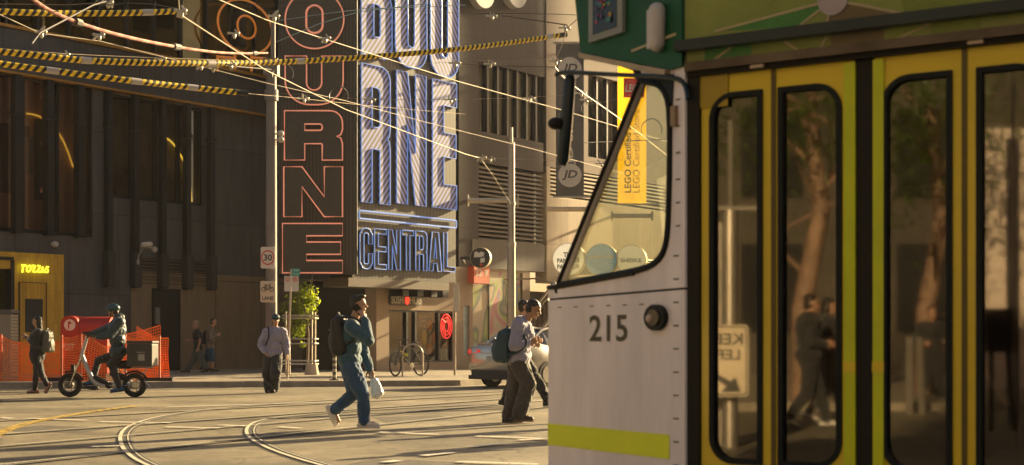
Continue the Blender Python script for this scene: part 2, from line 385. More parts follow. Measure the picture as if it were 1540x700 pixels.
# tram tracks: concrete strip, groove, shiny rail head
M_RAIL = mat('rail_steel', (.85, .78, .62), .42, .35, .1)
M_GROOVE = mat('rail_groove', (.03, .027, .024), .8)
M_RAILBED = mat('rail_bed_concrete', (.16, .14, .11), .8, 0, .25, 6, .3, 50)
curveA = smooth_path([G(*p) for p in ((905, 583), (700, 592), (600, 597), (501, 602), (350, 613), (280, 621), (232, 630), (199, 641), (186, 654), (189, 673), (205, 689), (226, 700), (262, 716), (340, 745), (470, 790))])
curveB = smooth_path([G(*p) for p in ((905, 597), (755, 608), (640, 613), (539, 619), (431, 627), (388, 635), (375, 646), (380, 660), (410, 676), (447, 689), (485, 700), (545, 716), (680, 748), (800, 780))])
def straight(a, b, ext=14):
    a = G(*a); b = G(*b); d = (b - a).normalized(); return [a - d * ext + d * (i / 20) * ((b - a).length + ext * 2.6) for i in range(21)]
rails = [curveA, curveB, straight((0, 673), (825, 603)), straight((43, 632), (825, 590)), straight((27, 699), (825, 613)), straight((0, 655), (825, 596.5))]
mbed = MB(); mr_ = MB(); mg = MB()
for i, r_ in enumerate(rails):
    ribbon(mbed, r_, .20 if i < 2 else .13, .003 + .0006 * i); ribbon(mg, r_, .14, .0075 + .0006 * i)
    off = [p + Vector((-.055, .02, 0)) for p in r_]; ribbon(mr_, off, .045, .0120 + .0006 * i); ribbon(mr_, [p + Vector((.045, -.02, 0)) for p in r_], .014, .0121 + .0006 * i)
struct(mbed, 'track_bed', M_RAILBED); struct(mg, 'rail_groove', M_GROOVE); struct(mr_, 'tram_rails', M_RAIL)
# painted lines
mw = MB()
def line(a, b, wd=.12, z=.018): ribbon(mw, [G(*a), G(*b)], wd, z)
for a, b in (((636, 688), (680, 683)), ((712, 674), (757, 669)), ((579, 698), (600, 695)), ((688, 697), (810, 701)), ((330, 646), (250, 644)), ((137, 674), (180, 673)),
             ((40, 631), (130, 634)), ((150, 636), (258, 638)), ((330, 641), (372, 643)), ((570, 652), (674, 656)), ((420, 644), (452, 646)), ((716, 658), (824, 662)), ((780, 664), (824, 662)),
             ((250, 614), (500, 606)), ((0, 630), (20, 631))): line(a, b)
struct(mw, 'white_road_markings', M_WHITE_PAINT)
my = MB(); ribbon(my, smooth_path([G(-20, 663), G(0, 653), (G(38, 638)), G(124, 623), G(165, 617), G(207, 612)]), .17, .0195)
struct(my, 'yellow_road_marking', M_YELLOW_PAINT)
# manhole and patches of newer asphalt
M_PATCH = mat('asphalt_patch', (.085, .074, .06), .85, 0, .3, 5, .5, 80)
mp = MB()
for (a, b, c, d) in (((560, 690), (700, 696), (640, 720), (470, 712)), ((60, 640), (170, 644), (120, 652), (-10, 648)), ((560, 628), (660, 625), (690, 632), (580, 636))):
    mp.quad(*[Vector((q.x, q.y, .0016)) for q in (G(*a), G(*b), G(*c), G(*d))])
struct(mp, 'asphalt_patches', M_PATCH)
# footpath with kerb
def kerb_y(x): return 35.9 + .18 * x
Q = Vector((-1.1, kerb_y(-1.1), 0))
M_PAVE = panelled('bluestone_paving', (.26, .22, .165), 1.0, 1.0, (1, 0, 0), .03, .8, .08)
# paving joints need x/y, so give it its own node graph
def paving():
    m, t, b = new_mat('footpath_paving')
    tc = t.nodes.new('ShaderNodeTexCoord'); br = t.nodes.new('ShaderNodeTexBrick'); br.offset = .5
    for k, v in (('Scale', 1), ('Brick Width', 1.0), ('Row Height', .55), ('Mortar Size', .008)): br.inputs[k].default_value = v
    br.inputs['Color1'].default_value = (.25, .215, .165, 1); br.inputs['Color2'].default_value = (.31, .265, .2, 1); br.inputs['Mortar'].default_value = (.12, .1, .08, 1)
    mp_ = t.nodes.new('ShaderNodeMapping'); mp_.inputs['Rotation'].default_value = (0, 0, R(-10)); t.links.new(tc.outputs['Object'], mp_.inputs[0]); t.links.new(mp_.outputs[0], br.inputs['Vector'])
    n = t.nodes.new('ShaderNodeTexNoise'); n.inputs['Scale'].default_value = 1.3; n.inputs['Detail'].default_value = 8; n.inputs['Roughness'].default_value = .7; t.links.new(tc.outputs['Object'], n.inputs['Vector'])
    mr = t.nodes.new('ShaderNodeMapRange'); mr.inputs[1].default_value = .3; mr.inputs[2].default_value = .7; mr.inputs[3].default_value = .72; mr.inputs[4].default_value = 1.2; t.links.new(n.outputs['Fac'], mr.inputs[0])
    sc = t.nodes.new('ShaderNodeVectorMath'); sc.operation = 'SCALE'; t.links.new(br.outputs['Color'], sc.inputs[0]); t.links.new(mr.outputs[0], sc.inputs['Scale']); t.links.new(sc.outputs[0], b.inputs['Base Color'])
    b.inputs['Roughness'].default_value = .8; return m
M_FOOT = paving()
poly = [(-60, kerb_y(-60)), (Q.x - .8, kerb_y(Q.x - .8)), (Q.x - .2, kerb_y(Q.x - .2) + .1), (Q.x + .15, Q.y + .55)] + [(Q.x + .15 + U.x * 60, Q.y + .55 + U.y * 60), (-60, 110)]
m = MB(); n_ = len(poly); m.add([(x, y, .14) for x, y in poly], [tuple(range(n_))]); struct(m, 'footpath', M_FOOT)
m = MB()
kp = [Vector((x, y, 0)) for x, y in poly[:5]]
def inset(pts, d):
    o = []
    for i, p in enumerate(pts):
        t = pts[min(i + 1, len(pts) - 1)] - pts[max(i - 1, 0)]; t.normalize(); o.append(p + Vector((t.y, -t.x, 0)) * d)
    return o
A = inset(kp, .02); B = inset(kp, -.28); n_ = len(kp)
m.add([(p.x, p.y, -.02) for p in A] + [(p.x, p.y, .147) for p in inset(kp, .0)] + [(p.x, p.y, .150) for p in B] + [(p.x, p.y, .10) for p in B],
      [(i + k * n_, i + 1 + k * n_, i + 1 + (k + 1) * n_, i + (k + 1) * n_) for i in range(n_ - 1) for k in range(3)])
struct(m, 'kerb', mat('bluestone_kerb', (.30, .25, .19), .8, 0, .3, 2.5, .4, 30))
# gutter channel
m = MB(); ribbon(m, inset(kp, .25), .5, .0022); struct(m, 'gutter', mat('concrete_gutter', (.27, .225, .165), .85, 0, .25, 2, .3, 40))

# ============================================================ LEFT BUILDING (facade F runs away to the right)
FO = Vector((-11.55, 47.5, 0))
F = Frame(FO, U)
UX = (0.606, 0.795, 0)
M_CHAR = panelled('charcoal_cladding', (.098, .098, .103), 1.9, 2.6, UX, .025, .55, .1)
M_CHARB = panelled('charcoal_band', (.07, .071, .078), 1.25, 3.5, UX, .03, .4, .08, .2)
M_BROWN = panelled('brown_panel', (.25, .19, .13), 2.1, 3.2, UX, .03, .7, .07)
M_BLACK = mat('black_metal', (.022, .022, .024), .42, .3, .2)
M_GOLDTRIM = mat('gold_trim', (.45, .24, .05), .4, .6)
M_WINBLACK = mat('dark_interior', (.022, .02, .018), .8)
M_WG = glass('shop_window_glass', (.8, .75, .67), .06, .01, dirt_veil=.006, fres=.15)
M_WGD = glass('tower_glass', (.30, .27, .2), .02, .02, (.9, .8, .55), fres=.2)
def fs(px): return F.hit(px, 512)[0]
def fh(px, py): return F.hit(px, py)[1]
SL, SR_ = fs(-260), fs(760)
hb1 = fh(0, 42); hb2 = fh(0, 107); hb3 = hb1 + .12
lb = thing('shopping_centre', 'dark charcoal shopping centre with slender black fins, gold trim lines and a dark glass band', 'building', FO)
m = MB(); m.box(F, SL, SR_, 0, fh(0, 348), -8, -.02); lw_ = m.obj('base_wall', M_CHAR, lb)
# wall between windows
wt0, wb0 = hb2, fh(0, 348)
sA = (SL, fs(140)); sB = (fs(166), fs(306))
hB0 = fh(166, 297); hB1 = fh(166, 140)
m = MB(); m.box(F, fs(140), fs(166), wb0, hb2, -8, -.03); m.box(F, fs(306), SR_, wb0, hb2, -8, -.03); m.box(F, sB[0], sB[1], wb0, hB0, -8, -.03)
m.obj('upper_wall', M_CHAR, lb)
m = MB(); m.box(F, fs(196), SR_, 0, fh(250, 410), -.0, .035); m.obj('brown_base_panels', M_BROWN, lb)
m = MB(); m.box(F, SL, SR_, hb2, hb1, -8, .22); m.obj('fascia_band', M_CHARB, lb)
m = MB(); m.box(F, SL, SR_, hb2 - .07, hb2, -.02, .28); m.obj('trim_line', M_GOLDTRIM, lb)
m = MB(); m.box(F, SL, SR_, hb1, hb1 + .09, -.3, .30); m.obj('trim_line', M_GOLDTRIM, lb)
# recessed window bays
M_REFL_TONE = mat('window_reflection_tone', (.55, .38, .30), .8, 0, .25, .6)  # backdrop colour stands in for a building reflected in the panes
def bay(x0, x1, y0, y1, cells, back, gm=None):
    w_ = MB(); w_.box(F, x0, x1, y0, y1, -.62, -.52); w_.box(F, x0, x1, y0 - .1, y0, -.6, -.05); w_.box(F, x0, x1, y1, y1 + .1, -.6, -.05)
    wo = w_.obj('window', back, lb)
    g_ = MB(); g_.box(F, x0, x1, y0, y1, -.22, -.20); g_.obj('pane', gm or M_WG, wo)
    f_ = MB()
    f_.box(F, x0, x1, y0, y0 + .12, -.26, -.1); f_.box(F, x0, x1, y1 - .1, y1, -.26, -.1)
    for i in range(cells + 1):
        xx = x0 + (x1 - x0) * i / cells; f_.box(F, xx - .05, xx + .05, y0, y1, -.27, -.12)
    f_.obj('frame', M_BLACK, wo); return wo
wa = bay(sA[0], sA[1], wb0, hb2, 7, M_REFL_TONE, glass('reflective_window_glass', (.75, .65, .6), .22, .02, (1, .8, .65), dirt_veil=.10)); wb_ = bay(sB[0], sB[1], hB0, hB1, 4, mat('dim_room', (.22, .19, .17), .8, 0, .5, .8))  # diffuse film adds the brown of reflections to the left panes
# a curved yellow neon line and lamps glimpsed inside
M_YNEON = mat('yellow_neon', (.6, .4, .03), .4, emit=(1, .7, .08), estr=.35)
m = MB()
def arc_pts(pts, z): return [F.p(*F.hit(x, y, z), z) for x, y in pts]
m.tube(smooth_path(arc_pts([(40, 171), (55, 173), (75, 184), (92, 205), (103, 230), (110, 252)], -.4)), .03, 6)
m.obj('neon_arc', M_YNEON, wa)
m = MB(); m.tube(smooth_path(arc_pts([(240, 205), (252, 208), (264, 220), (278, 245), (286, 275), (288, 304)], -.4)), .03, 6)
m.obj('neon_arc', M_YNEON, wb_)
m = MB()
for (x0, y0, x1, y1) in ((26, 208, 50, 260),): 
    a = F.hit(x0, y1, -.5); b = F.hit(x1, y0, -.5); m.box(F, a[0], b[0], a[1], b[1], -.51, -.48)
m.obj('blind', mat('pale_blind', (.3, .33, .33), .8), wa)
m = MB()
for (x0, y0, x1, y1) in ((-40, 190, 44, 205), (0, 200, 20, 290), (52, 182, 75, 300)): 
    a = F.hit(x0, y1, -.5); b = F.hit(x1, y0, -.5); m.box(F, a[0], b[0], a[1], b[1], -.515, -.50)
m.obj('inner_wall', M_WINBLACK, wa)
m = MB(); a = F.hit(76, 268, -.5); b = F.hit(88, 195, -.5); m.box(F, a[0], b[0], a[1], b[1], -.51, -.47); m.obj('poster', mat('orange_poster', (.42, .10, .03), .7, 0, .5, 2), wa)
# fins
hfb = fh(159, 432); hfa = fh(20, 352)
def fin(px, y0):
    x = fs(px); q = MB(); q.box(F, x - .09, x + .09, y0, hb2 - .072, .04, .26)
    q.box(F, x - .12, x + .12, y0 + .02, y0 + .12, .03, .30); q.box(F, x - .12, x + .12, hb2 - 1.25, hb2 - 1.1, .03, .30)
    return q.obj('fin', M_BLACK, lb)
step = (fs(159) - fs(20)) / 3.0
for i in range(-3, 3): fin_x = fs(20) + step * i; q = MB(); q.box(F, fin_x - .12, fin_x + .12, hfa, hb2 - .072, .04, .30); q.box(F, fin_x - .15, fin_x + .15, hb2 - 1.3, hb2 - 1.1, .03, .34); q.obj('fin', M_BLACK, lb)
for px in (159, 199, 240, 277, 313):
    fin(px, hfb)
    x = fs(px); q = MB(); q.box(F, x - .13, x + .13, hfb + .05, hfb + 1.15, .03, .33); q.obj('fin_shoe', mat('grey_fin_shoe', (.05, .05, .05), .5, .2), lb)
# vents
for (a, b) in ((207, 234), (244, 272), (281, 309)):
    x0, x1 = fs(a), fs(b); y0, y1 = fh(244, 430), fh(244, 390)
    q = MB(); q.box(F, x0, x1, y0, y1, .0, .02); vo_ = q.obj('vent', M_BLACK, lb)
    q = MB()
    for k in range(8):
        yy = y0 + (y1 - y0) * (k + .5) / 8; q.box(F, x0, x1, yy - .015, yy + .03, .02, .06)
    q.obj('louvre', mat('vent_louvre', (.11, .09, .07), .5), vo_)
# dark doorway
x0, x1 = fs(229), fs(267); y1 = fh(229, 437)
q = MB(); q.box(F, x0, x1, .14, y1, .036, .05); dr = q.obj('doorway', mat('dark_doorway', (.018, .017, .017), .6), lb)
q = MB(); q.box(F, x0 - .05, x0, .14, y1, .036, .09); q.box(F, x1, x1 + .05, .14, y1, .036, .09); q.box(F, x0 - .05, x1 + .05, y1, y1 + .07, .036, .09); q.obj('door_frame', M_BLACK, dr)
q = MB(); a = F.hit(232, 488); b = F.hit(239, 463); q.box(F, a[0], b[0], a[1], b[1], .051, .06); q.obj('notice', mat('grey_notice', (.2, .2, .19), .6), dr)
# dark glass band above with mullions
ht = hb1 + 9
m = MB(); m.box(F, SL, SR_ + 3, hb1 + .1, ht, -.4, -.36); gb = m.obj('glass_band', glass('dark_tower_glass', (.35, .30, .18), .08, .03, (.85, .72, .42)), lb)
m = MB()
k = 0; x = SL
while x < SR_: m.box(F, x - .04, x + .04, hb1 + .1, ht, -.37, -.2); x += step; 
m.box(F, SL, SR_, hb1 + 2.6, hb1 + 2.68, -.36, -.25)
m.obj('mullions', M_BLACK, gb)
m = MB(); m.box(F, SL, SR_, hb1 + .1, ht, -6.1, -6); m.box(F, SL, SR_, hb1 + .05, hb1 + .1, -6, -.4); m.obj('inner_wall', mat('olive_interior', (.06, .05, .015), .8, 0, .5, .5), gb)
m = MB()
for (x0, y0, x1, y1) in ((278, -40, 306, 58), (200, -30, 235, 45), (236, -30, 262, 40)):
    a = F.hit(x0, y1, -1.2); b = F.hit(x1, y0, -1.2); m.box(F, a[0], b[0], a[1], b[1], -1.25, -1.2, 0 if x0 > 270 else 1)
m.obj('amber_panel', [mat('amber_panel', (.62, .36, .08), .45, emit=(1, .55, .12), estr=.07), mat('beige_panel', (.25, .19, .12), .5)], gb)
m = MB(); m.tube([F.p(*F.hit(110, 30, -.9), -.9), F.p(*F.hit(137, 68, -.9), -.9)], .03, 6)
m.tube([F.p(*F.hit(142, 30, -.9), -.9), F.p(*F.hit(142, 72, -.9), -.9)], .03, 6); m.tube([F.p(*F.hit(147, 30, -.9), -.9), F.p(*F.hit(147, 72, -.9), -.9)], .03, 6)
m.obj('yellow_handrail', mat('yellow_steel', (.55, .42, .05), .4), gb)
m = MB(); m.box(F, SL, SR_ + 3, ht, ht + 12, -9, -.3); m.box(F, SL, SR_, 0, .1, -9, -8.5); m.obj('upper_block', M_CHARB, lb)
# orange ring neon "O" letter on the glass
M_ORNEON = mat('orange_neon', (.55, .16, .03), .4, emit=(1, .32, .05), estr=.07)
M_PKNEON = mat('salmon_neon', (.6, .22, .14), .4, emit=(1, .36, .22), estr=.12)
M_BLNEON = mat('blue_neon', (.20, .33, .72), .4, emit=(.22, .42, 1), estr=.08)
def outline(mb, fr, loops, z, r, mi=0):
    for lp in loops:
        # densify corners a little
        mb.tube([fr.p(x, y, z) for x, y in lp], r, 6, closed=True, mi=mi)
ors = thing('neon_letter', 'orange neon letter inside an orange ring on the dark glass corner', 'sign', F.p(*F.hit(368, 80, .3), .3))
m = MB(); cx, cy = F.hit(368, 41, .2); rx = abs(F.hit(408, 41, .2)[0] - cx); ry = abs(F.hit(368, 1, .2)[1] - cy)
outline(m, F, [[(cx + rx * math.cos(a * PI / 24), cy + ry * math.sin(a * PI / 24)) for a in range(48)]], .24, .04); m.obj('ring', M_ORNEON, ors)
m = MB(); outline(m, F, [rr(cx - rx * .3, cy - ry * .42, cx + rx * .38, cy + ry * .42, rx * .32)], .24, .04); m.obj('letter', M_ORNEON, ors)
m = MB(); m.box(F, cx - .15, cx + .15, cy - ry * .7, cy + ry * .7, -.35, .12); m.obj('bracket', M_BLACK, ors)
m = MB()
for px in (326, 352, 377): 
    a = F.hit(px, 110, .2); m.tube([F.p(a[0], fh(px, 110), .24), F.p(a[0], fh(px, 86), .24)], .05, 6)
a = F.hit(326, 86, .2); b = F.hit(352, 88, .2); c = F.hit(377, 87, .2); d = F.hit(400, 89, .2)
m.tube([F.p(a[0], a[1], .24), F.p(b[0], b[1], .24)], .05, 6); m.tube([F.p(c[0], c[1], .24), F.p(d[0], d[1], .24)], .05, 6)
m.obj('lower_letter', M_ORNEON, ors)

# ---- gold restaurant front
GF = Frame(F.p(0, 0, .9), U)
def gx(px, z=0): return GF.hit(px, 512, z)[0]
def gh(px, py, z=0): return GF.hit(px, py, z)[1]
rz = thing('restaurant_front', 'gold tiled restaurant front with glowing yellow script sign at the left edge', 'shop', GF.p(gx(50), .14))
M_GOLD = panelled('gold_tiles', (.62, .38, .05), .12, .5, UX, .006, .35, .1, .2, 0, .6)
topG = gh(50, 381)
m = MB(); m.box(GF, gx(-200), gx(96), topG - .5, topG, -.86, 0); m.box(GF, gx(20), gx(96), .14, topG - .5, -.86, 0); m.box(GF, gx(-200), gx(-60), .14, topG - .5, -.86, 0)
m.obj('tiled_wall', M_GOLD, rz)
m = MB(); m.box(GF, gx(-60), gx(20), .14, gh(0, 391), -.4, -.3); so = m.obj('opening', mat('olive_dark_glass', (.05, .045, .01), .2, 0, .5, 1), rz)
m = MB(); m.box(GF, gx(16), gx(21), .14, gh(0, 391), -.3, .03); m.box(GF, gx(-60), gx(20), gh(0, 391), gh(0, 386), -.3, .03); m.obj('frame', M_BLACK, so)
m = MB(); m.box(GF, gx(28.5), gx(68.5), .14, gh(50, 426), .002, .03); do = m.obj('door', panelled('gold_door', (.58, .35, .05), .12, 3, UX, .006, .35, .1, .2), rz)
m = MB(); m.box(GF, gx(37), gx(63), gh(50, 500), gh(50, 450), .03, .05); m.obj('pane', mat('door_pane', (.04, .045, .05), .15), do)
m = MB()
for px in (28.5, 68.5): m.box(GF, gx(px) - .015, gx(px) + .015, .14, gh(50, 425), .0, .045)
m.box(GF, gx(28.5), gx(68.5), gh(50, 426), gh(50, 425), 0, .045); m.obj('door_frame', mat('dark_bronze', (.06, .04, .015), .4), do)
# script sign, bent tubes
m = MB()
X0, X1, Y0, Y1 = gx(32, .1), gx(74, .1), gh(50, 410, .1), gh(50, 399, .1)
def script(strokes):
    for st in strokes:
        m.tube(smooth_path([GF.p(X0 + (X1 - X0) * x, Y0 + (Y1 - Y0) * y, .12) for x, y in st], 2), .026, 6)
script([[(0, .9), (.05, 1.0), (.02, -.1)], [(.03, .6), (.09, 1.0), (.15, .95), (.13, .75)],
        [(.30, .95), (.2, .75), (.17, .2), (.24, 0), (.33, .4), (.34, .85), (.26, .95), (.3, .75), (.4, .8)],
        [(.38, .95), (.5, .95), (.38, .05), (.5, .05), (.54, .2)], [(.55, .95), (.68, .95), (.55, .05), (.68, .05), (.74, .5)],
        [(.75, .85), (.72, .1), (.78, .1), (.84, .5)], [(.97, .8), (.9, .9), (.88, .65), (.95, .4), (.93, .05), (.84, .1)]])
m.obj('script_sign', mat('yellow_green_neon', (.7, .7, .05), .4, emit=(.85, .9, .04), estr=.45), rz)
# security cameras on the wall
def cctv(px, py, lab):
    x, y = F.hit(px, py, .3); t = thing('security_camera', lab, 'security camera', F.p(x, y, .04))
    q = MB(); q.box(F, x - .1, x + .1, y - .08, y + .1, .036, .1); q.tube([F.p(x, y, .1), F.p(x, y, .5)], .025); q.obj('mount', mat('grey_plastic', (.35, .34, .31), .5), t)
    q = MB(); q.capsule(F.p(x - .16, y + .1, .5), .09, F.p(x + .02, y + .12, .6), .09); q.obj('housing', mat('white_plastic', (.55, .52, .46), .4), t, True)
    q = MB(); q.ell(F.p(x + .24, y - .03, .55), (.1, .1, .1)); q.box(F, x, x + .26, y + .0, y + .05, .5, .55); q.obj('dome', mat('white_plastic', (.55, .52, .46), .4), t, True)
    if px > 150:
        q = MB(); q.tube([F.p(x - .1, y, .4), F.p(x - .28, y - .25, .4), F.p(x - .3, y - .45, .4)], .02); q.capsule(F.p(x - .3, y - .5, .4), .05, F.p(x - .3, y - .42, .4), .05); q.obj('hanging_lamp', mat('grey_plastic', (.35, .34, .31), .5), t, True)
cctv(216, 374, 'white camera cluster mounted on the dark wall between the vents and fins')
q = MB(); x, y = F.hit(82, 368, .1); q.ell(F.p(x, y, .12), (.11, .11, .1)); q.cyl(F.p(x, y, -.02), F.p(x, y, .1), .06)
tag(q.obj('ceiling_camera', mat('white_plastic', (.55, .52, .46), .4), origin=F.p(x, y, 0), smooth=True), 'small pale dome on the dark wall above the gold restaurant front', 'security camera')

# ============================================================ SIGNS
# narrow sign: faces the camera
SO = Vector((P(480, 512, 43.6).x, 43.6, 0)); S1 = Frame(SO, (1, 0, 0))
def s1(px, py): return S1.hit(px, py)
x0, y0 = s1(419, 413); x1, y1 = s1(541, -160)
M_RIB = stripes('ribbed_black_panel', (.030, .027, .022), (.052, .046, .036), 9.0, (1, 0, 0), .5)
s1t = thing('neon_sign', 'tall narrow black sign with stacked block letters outlined in salmon neon', 'sign', (SO.x, 43.6, y0))
m = MB(); m.box(S1, x0, x1 - .08, y0, y1, -.10, 0); m.obj('sign_box', M_RIB, s1t)
M_LFACE = mat('letter_face', (.055, .05, .04), .6, 0, .15)
def letter1(ch, bx, t_):
    (ax, ay), (bx_, by) = s1(bx[0], bx[3]), s1(bx[2], bx[1]); wd, hh = bx_ - ax, by - ay
    lp = shift(glyph(ch, wd, hh, wd * t_[0], hh * t_[1]), ax, ay)
    q = MB(); q.prism(S1, lp, .02, .14); fo = q.obj('letter_' + 'face', M_LFACE, s1t)
    q = MB(); outline(q, S1, lp, .16, .025); q.obj('neon_outline', M_PKNEON, fo)
letter1('U', (430, 86, 517, 159), (.37, .30)); letter1('R', (429, 168, 516, 242), (.35, .27)); letter1('N', (428, 252, 516, 327), (.31, .3)); letter1('E', (426, 337, 516, 411), (.40, .25))
cx, cy = s1(474, 31); rx = s1(518, 31)[0] - cx; q = MB(); q.disc(S1, cx, cy, rx, .02, .14, 48); fo = q.obj('letter_face', M_LFACE, s1t)
q = MB(); outline(q, S1, [[(cx + rx * math.cos(a * PI / 24), cy + rx * math.sin(a * PI / 24)) for a in range(48)]], .16, .025); outline(q, S1, [rr(cx - .25, cy - .42, cx + .25, cy + .42, .24)], .16, .034); q.obj('neon_outline', M_PKNEON, fo)
# wide sign, parallel to the facade
gO = P(566, 512, 46.5); gO.z = 0
D = Frame(gO, U)
BF = Frame(D.p(0, 0, 1.0), U)
def b1(px, py, z=0): return BF.hit(px, py, z)
x0 = b1(530, 512)[0]; x1 = b1(685.5, 512)[0]; y0 = b1(532, 418)[1]; y1 = b1(532, -250)[1]
s2t = thing('neon_sign', 'huge black sign with diagonally striped letters edged in blue neon over a smaller outlined word', 'sign', BF.p(x0, y0))
m = MB(); m.box(BF, x0, x1, y0, y1, -.95, 0); m.obj('sign_box', stripes('ribbed_dark_panel', (.030, .027, .022), (.055, .048, .036), 6.0, UX, .5), s2t)
dd = (Vector(UX) * .61 + Vector((0, 0, -.5))); dd2 = (Vector(UX) * .61 + Vector((0, 0, .42)))
M_STR = stripes('striped_letter', (.05, .045, .04), (.27, .30, .66), 8.5, tuple(dd), .5, duty=.52, emit=.03)
M_STR2 = stripes('striped_letter_reversed', (.05, .045, .04), (.27, .30, .66), 8.5, tuple(dd2), .5, duty=.52, emit=.03)
def letter2(ch, pxa, pxb, pyt, pyb, t_, striped=True):
    ax = b1(pxa, 512)[0]; bx = b1(pxb, 512)[0]; ay = b1(pxa, pyb)[1]; by = b1(pxa, pyt)[1]
    lp = shift(glyph(ch, bx - ax, by - ay, (bx - ax) * t_[0], (by - ay) * t_[1]), ax, ay)
    q = MB(); q.prism(BF, lp, .02, .06); fo = q.obj('letter_face', (M_STR2 if ch in 'NU' else M_STR) if striped else M_LFACE, s2t)
    q = MB(); outline(q, BF, lp, .075, .022 if striped else .019); q.obj('neon_outline', M_BLNEON, fo)
letter2('R', 541, 584, 95, 304, (.36, .16)); letter2('N', 594, 638, 106, 306, (.36, .16)); letter2('E', 648, 684, 119, 312, (.46, .19))
letter2('B', 541, 587, -110, 82, (.39, .16)); letter2('O', 592, 639, -95, 97, (.39, .16)); letter2('U', 645, 687, -70, 111, (.39, .16))
xa, xb, ya, yb = b1(538, 512)[0], b1(684, 512)[0], b1(538, 329)[1], b1(538, 317)[1]
q = MB(); outline(q, BF, [rr(xa, ya, xb, yb, .02, 1)], .06, .03); q.obj('neon_bar', M_BLNEON, s2t)
cxs = [538, 560, 581, 602, 622, 642, 664, 684]
for ch, a, b in zip('CENTRAL', cxs[:-1], cxs[1:]):
    letter2(ch, a + .5, b - 2.5, 343 + (a - 538) * .055, 404 + (a - 538) * .035, (.32, .12), False)
# soffit under the signs
m = MB(); m.box(BF, x0 - .3, x1 - .5, y0 - .28, y0 - .01, -.98, .12); m.obj('soffit', mat('sign_soffit', (.12, .095, .07), .6), s2t)
m = MB()
for px in (600, 622, 643, 660): a = b1(px, 512, -.5)[0]; m.box(BF, a - .15, a + .15, y0 - .5, y0 - .285, -.8, -.2)
m.obj('floodlight', M_BLACK, s2t)

# ============================================================ RIGHT BUILDING
def dx(px, z=0): return D.hit(px, 512, z)[0]
def dh(px, py, z=0): return D.hit(px, py, z)[1]
M_MAUVE = panelled('mauve_panel', (.036, .027, .026), 2.2, 1.7, UX, .02, .75, .05)
M_BEIGE = mat('beige_render', (.34, .25, .175), .8, 0, .12, .5, .15, 20)
M_CREAM = panelled('cream_panel', (.42, .34, .24), 1.6, 2.4, UX, .02, .7, .06)
M_BAND = panelled('taupe_band', (.065, .05, .042), 1.1, 1.6, UX, .02, .6, .08)
rb = thing('retail_building', 'mauve and cream retail building with louvres above ground floor shops behind the tram', 'building', D.p(6, 0))
DR = dx(1120) + 4
top = 24.0
hlt = dh(712, 243); hlb = dh(712, 360); hg0 = dh(700, 402)
xL0, xL1 = dx(712), dx(817)
xCr = dx(821)
sG = dx(690)
# upper wall in blocks round the openings
hwb, hwt = dh(720, 197), dh(720, 92); xw0, xw1 = dx(720), dx(822)
m = MB(); m.box(D, sG, xw0, hg0, top, -.5, 0); m.box(D, xw0, xw1, hwt, top, -.5, 0); m.box(D, xw0, xL1, hlt, hwb, -.5, 0); m.box(D, xw1, xCr, hlt, top, -.5, 0); m.box(D, sG, xL0, hlb, hlt, -.5, .001)
m.obj('upper_wall', M_MAUVE, rb)
m = MB(); m.box(D, xL0, dx(818), hg0, hlb, -.5, .03); m.box(D, xL0 - .1, xL0, hg0, hlb, -.5, .031); m.obj('band_panels', M_BAND, rb)
m = MB(); m.box(D, xw0 - 1, xw1 + 2.5, hwb - 1, hwt + 1, -1.2, -1.1); wo = m.obj('window_strip', M_WINBLACK, rb)
m = MB(); m.box(D, xw0, xw1, hwb, hwt, -.2, -.18); m.obj('pane', M_WGD, wo)
m = MB()
for i in range(8): xx = xw0 + (xw1 - xw0) * i / 7; m.box(D, xx - .05, xx + .05, hwb, hwt, -.25, -.05)
m.obj('mullions', M_BLACK, wo)
m = MB(); m.box(D, xL0, xL1 - .01, hlb, hlt, -.49, -.4); lo = m.obj('louvre_recess', mat('louvre_backing', (.04, .032, .022), .8), rb)  # dark backing panel behind the blades
m = MB(); k = 0
y = hlb
while y < hlt - .05: m.box(D, xL0, xL1, y, y + .07, -.39, -.02); y += .16
m.obj('louvre_blades', mat('louvre_tan', (.07, .053, .04), .6), lo)
# cream right part with its own louvre and windows
m = MB(); xl0, xl1 = dx(826), dx(1004); a0, a1 = dh(826, 297), dh(826, 252)
m.box(D, xCr, DR, hg0 - .4, a0, -.5, .04); m.box(D, xCr, xl0, a0, a1 + .02, -.5, .04); m.box(D, xl1, DR, a0, a1 + .02, -.5, .04)
m.obj('cream_wall', M_CREAM, rb)
m = MB(); m.box(D, xl0, xl1, a0, a1, -.5, -.4); lo = m.obj('louvre_recess', mat('louvre_backing', (.04, .032, .022), .8), rb)
m = MB(); y = a0
while y < a1 - .05: m.box(D, xl0, xl1, y, y + .07, -.39, 0); y += .15
m.obj('louvre_blades', mat('louvre_cream', (.36, .29, .19), .6), lo)
h2 = a1 + .02; w0, w1 = dh(880, 235), dh(880, 110)
xa, xb = dx(884), dx(930)
m = MB(); m.box(D, xCr, xa, h2, top, -.5, .02); m.box(D, xa, DR, h2, w0, -.5, .02); m.box(D, xb, DR, w0, top, -.5, .02); m.box(D, xa, xb, w1, top, -.5, .02)
m.obj('side_wall', mat('tan_wall', (.20, .15, .115), .75, 0, .15, .4), rb)
m = MB(); m.box(D, xa - 1, xb + 2.5, w0 - 1, w1 + 1, -1.1, -1); wo = m.obj('window_strip', M_WINBLACK, rb)
m = MB()
for i in range(4): xx = xa + (xb - xa) * i / 3; m.box(D, xx - .05, xx + .05, w0, w1, -.25, -.05)
m.obj('mullions', M_BLACK, wo)
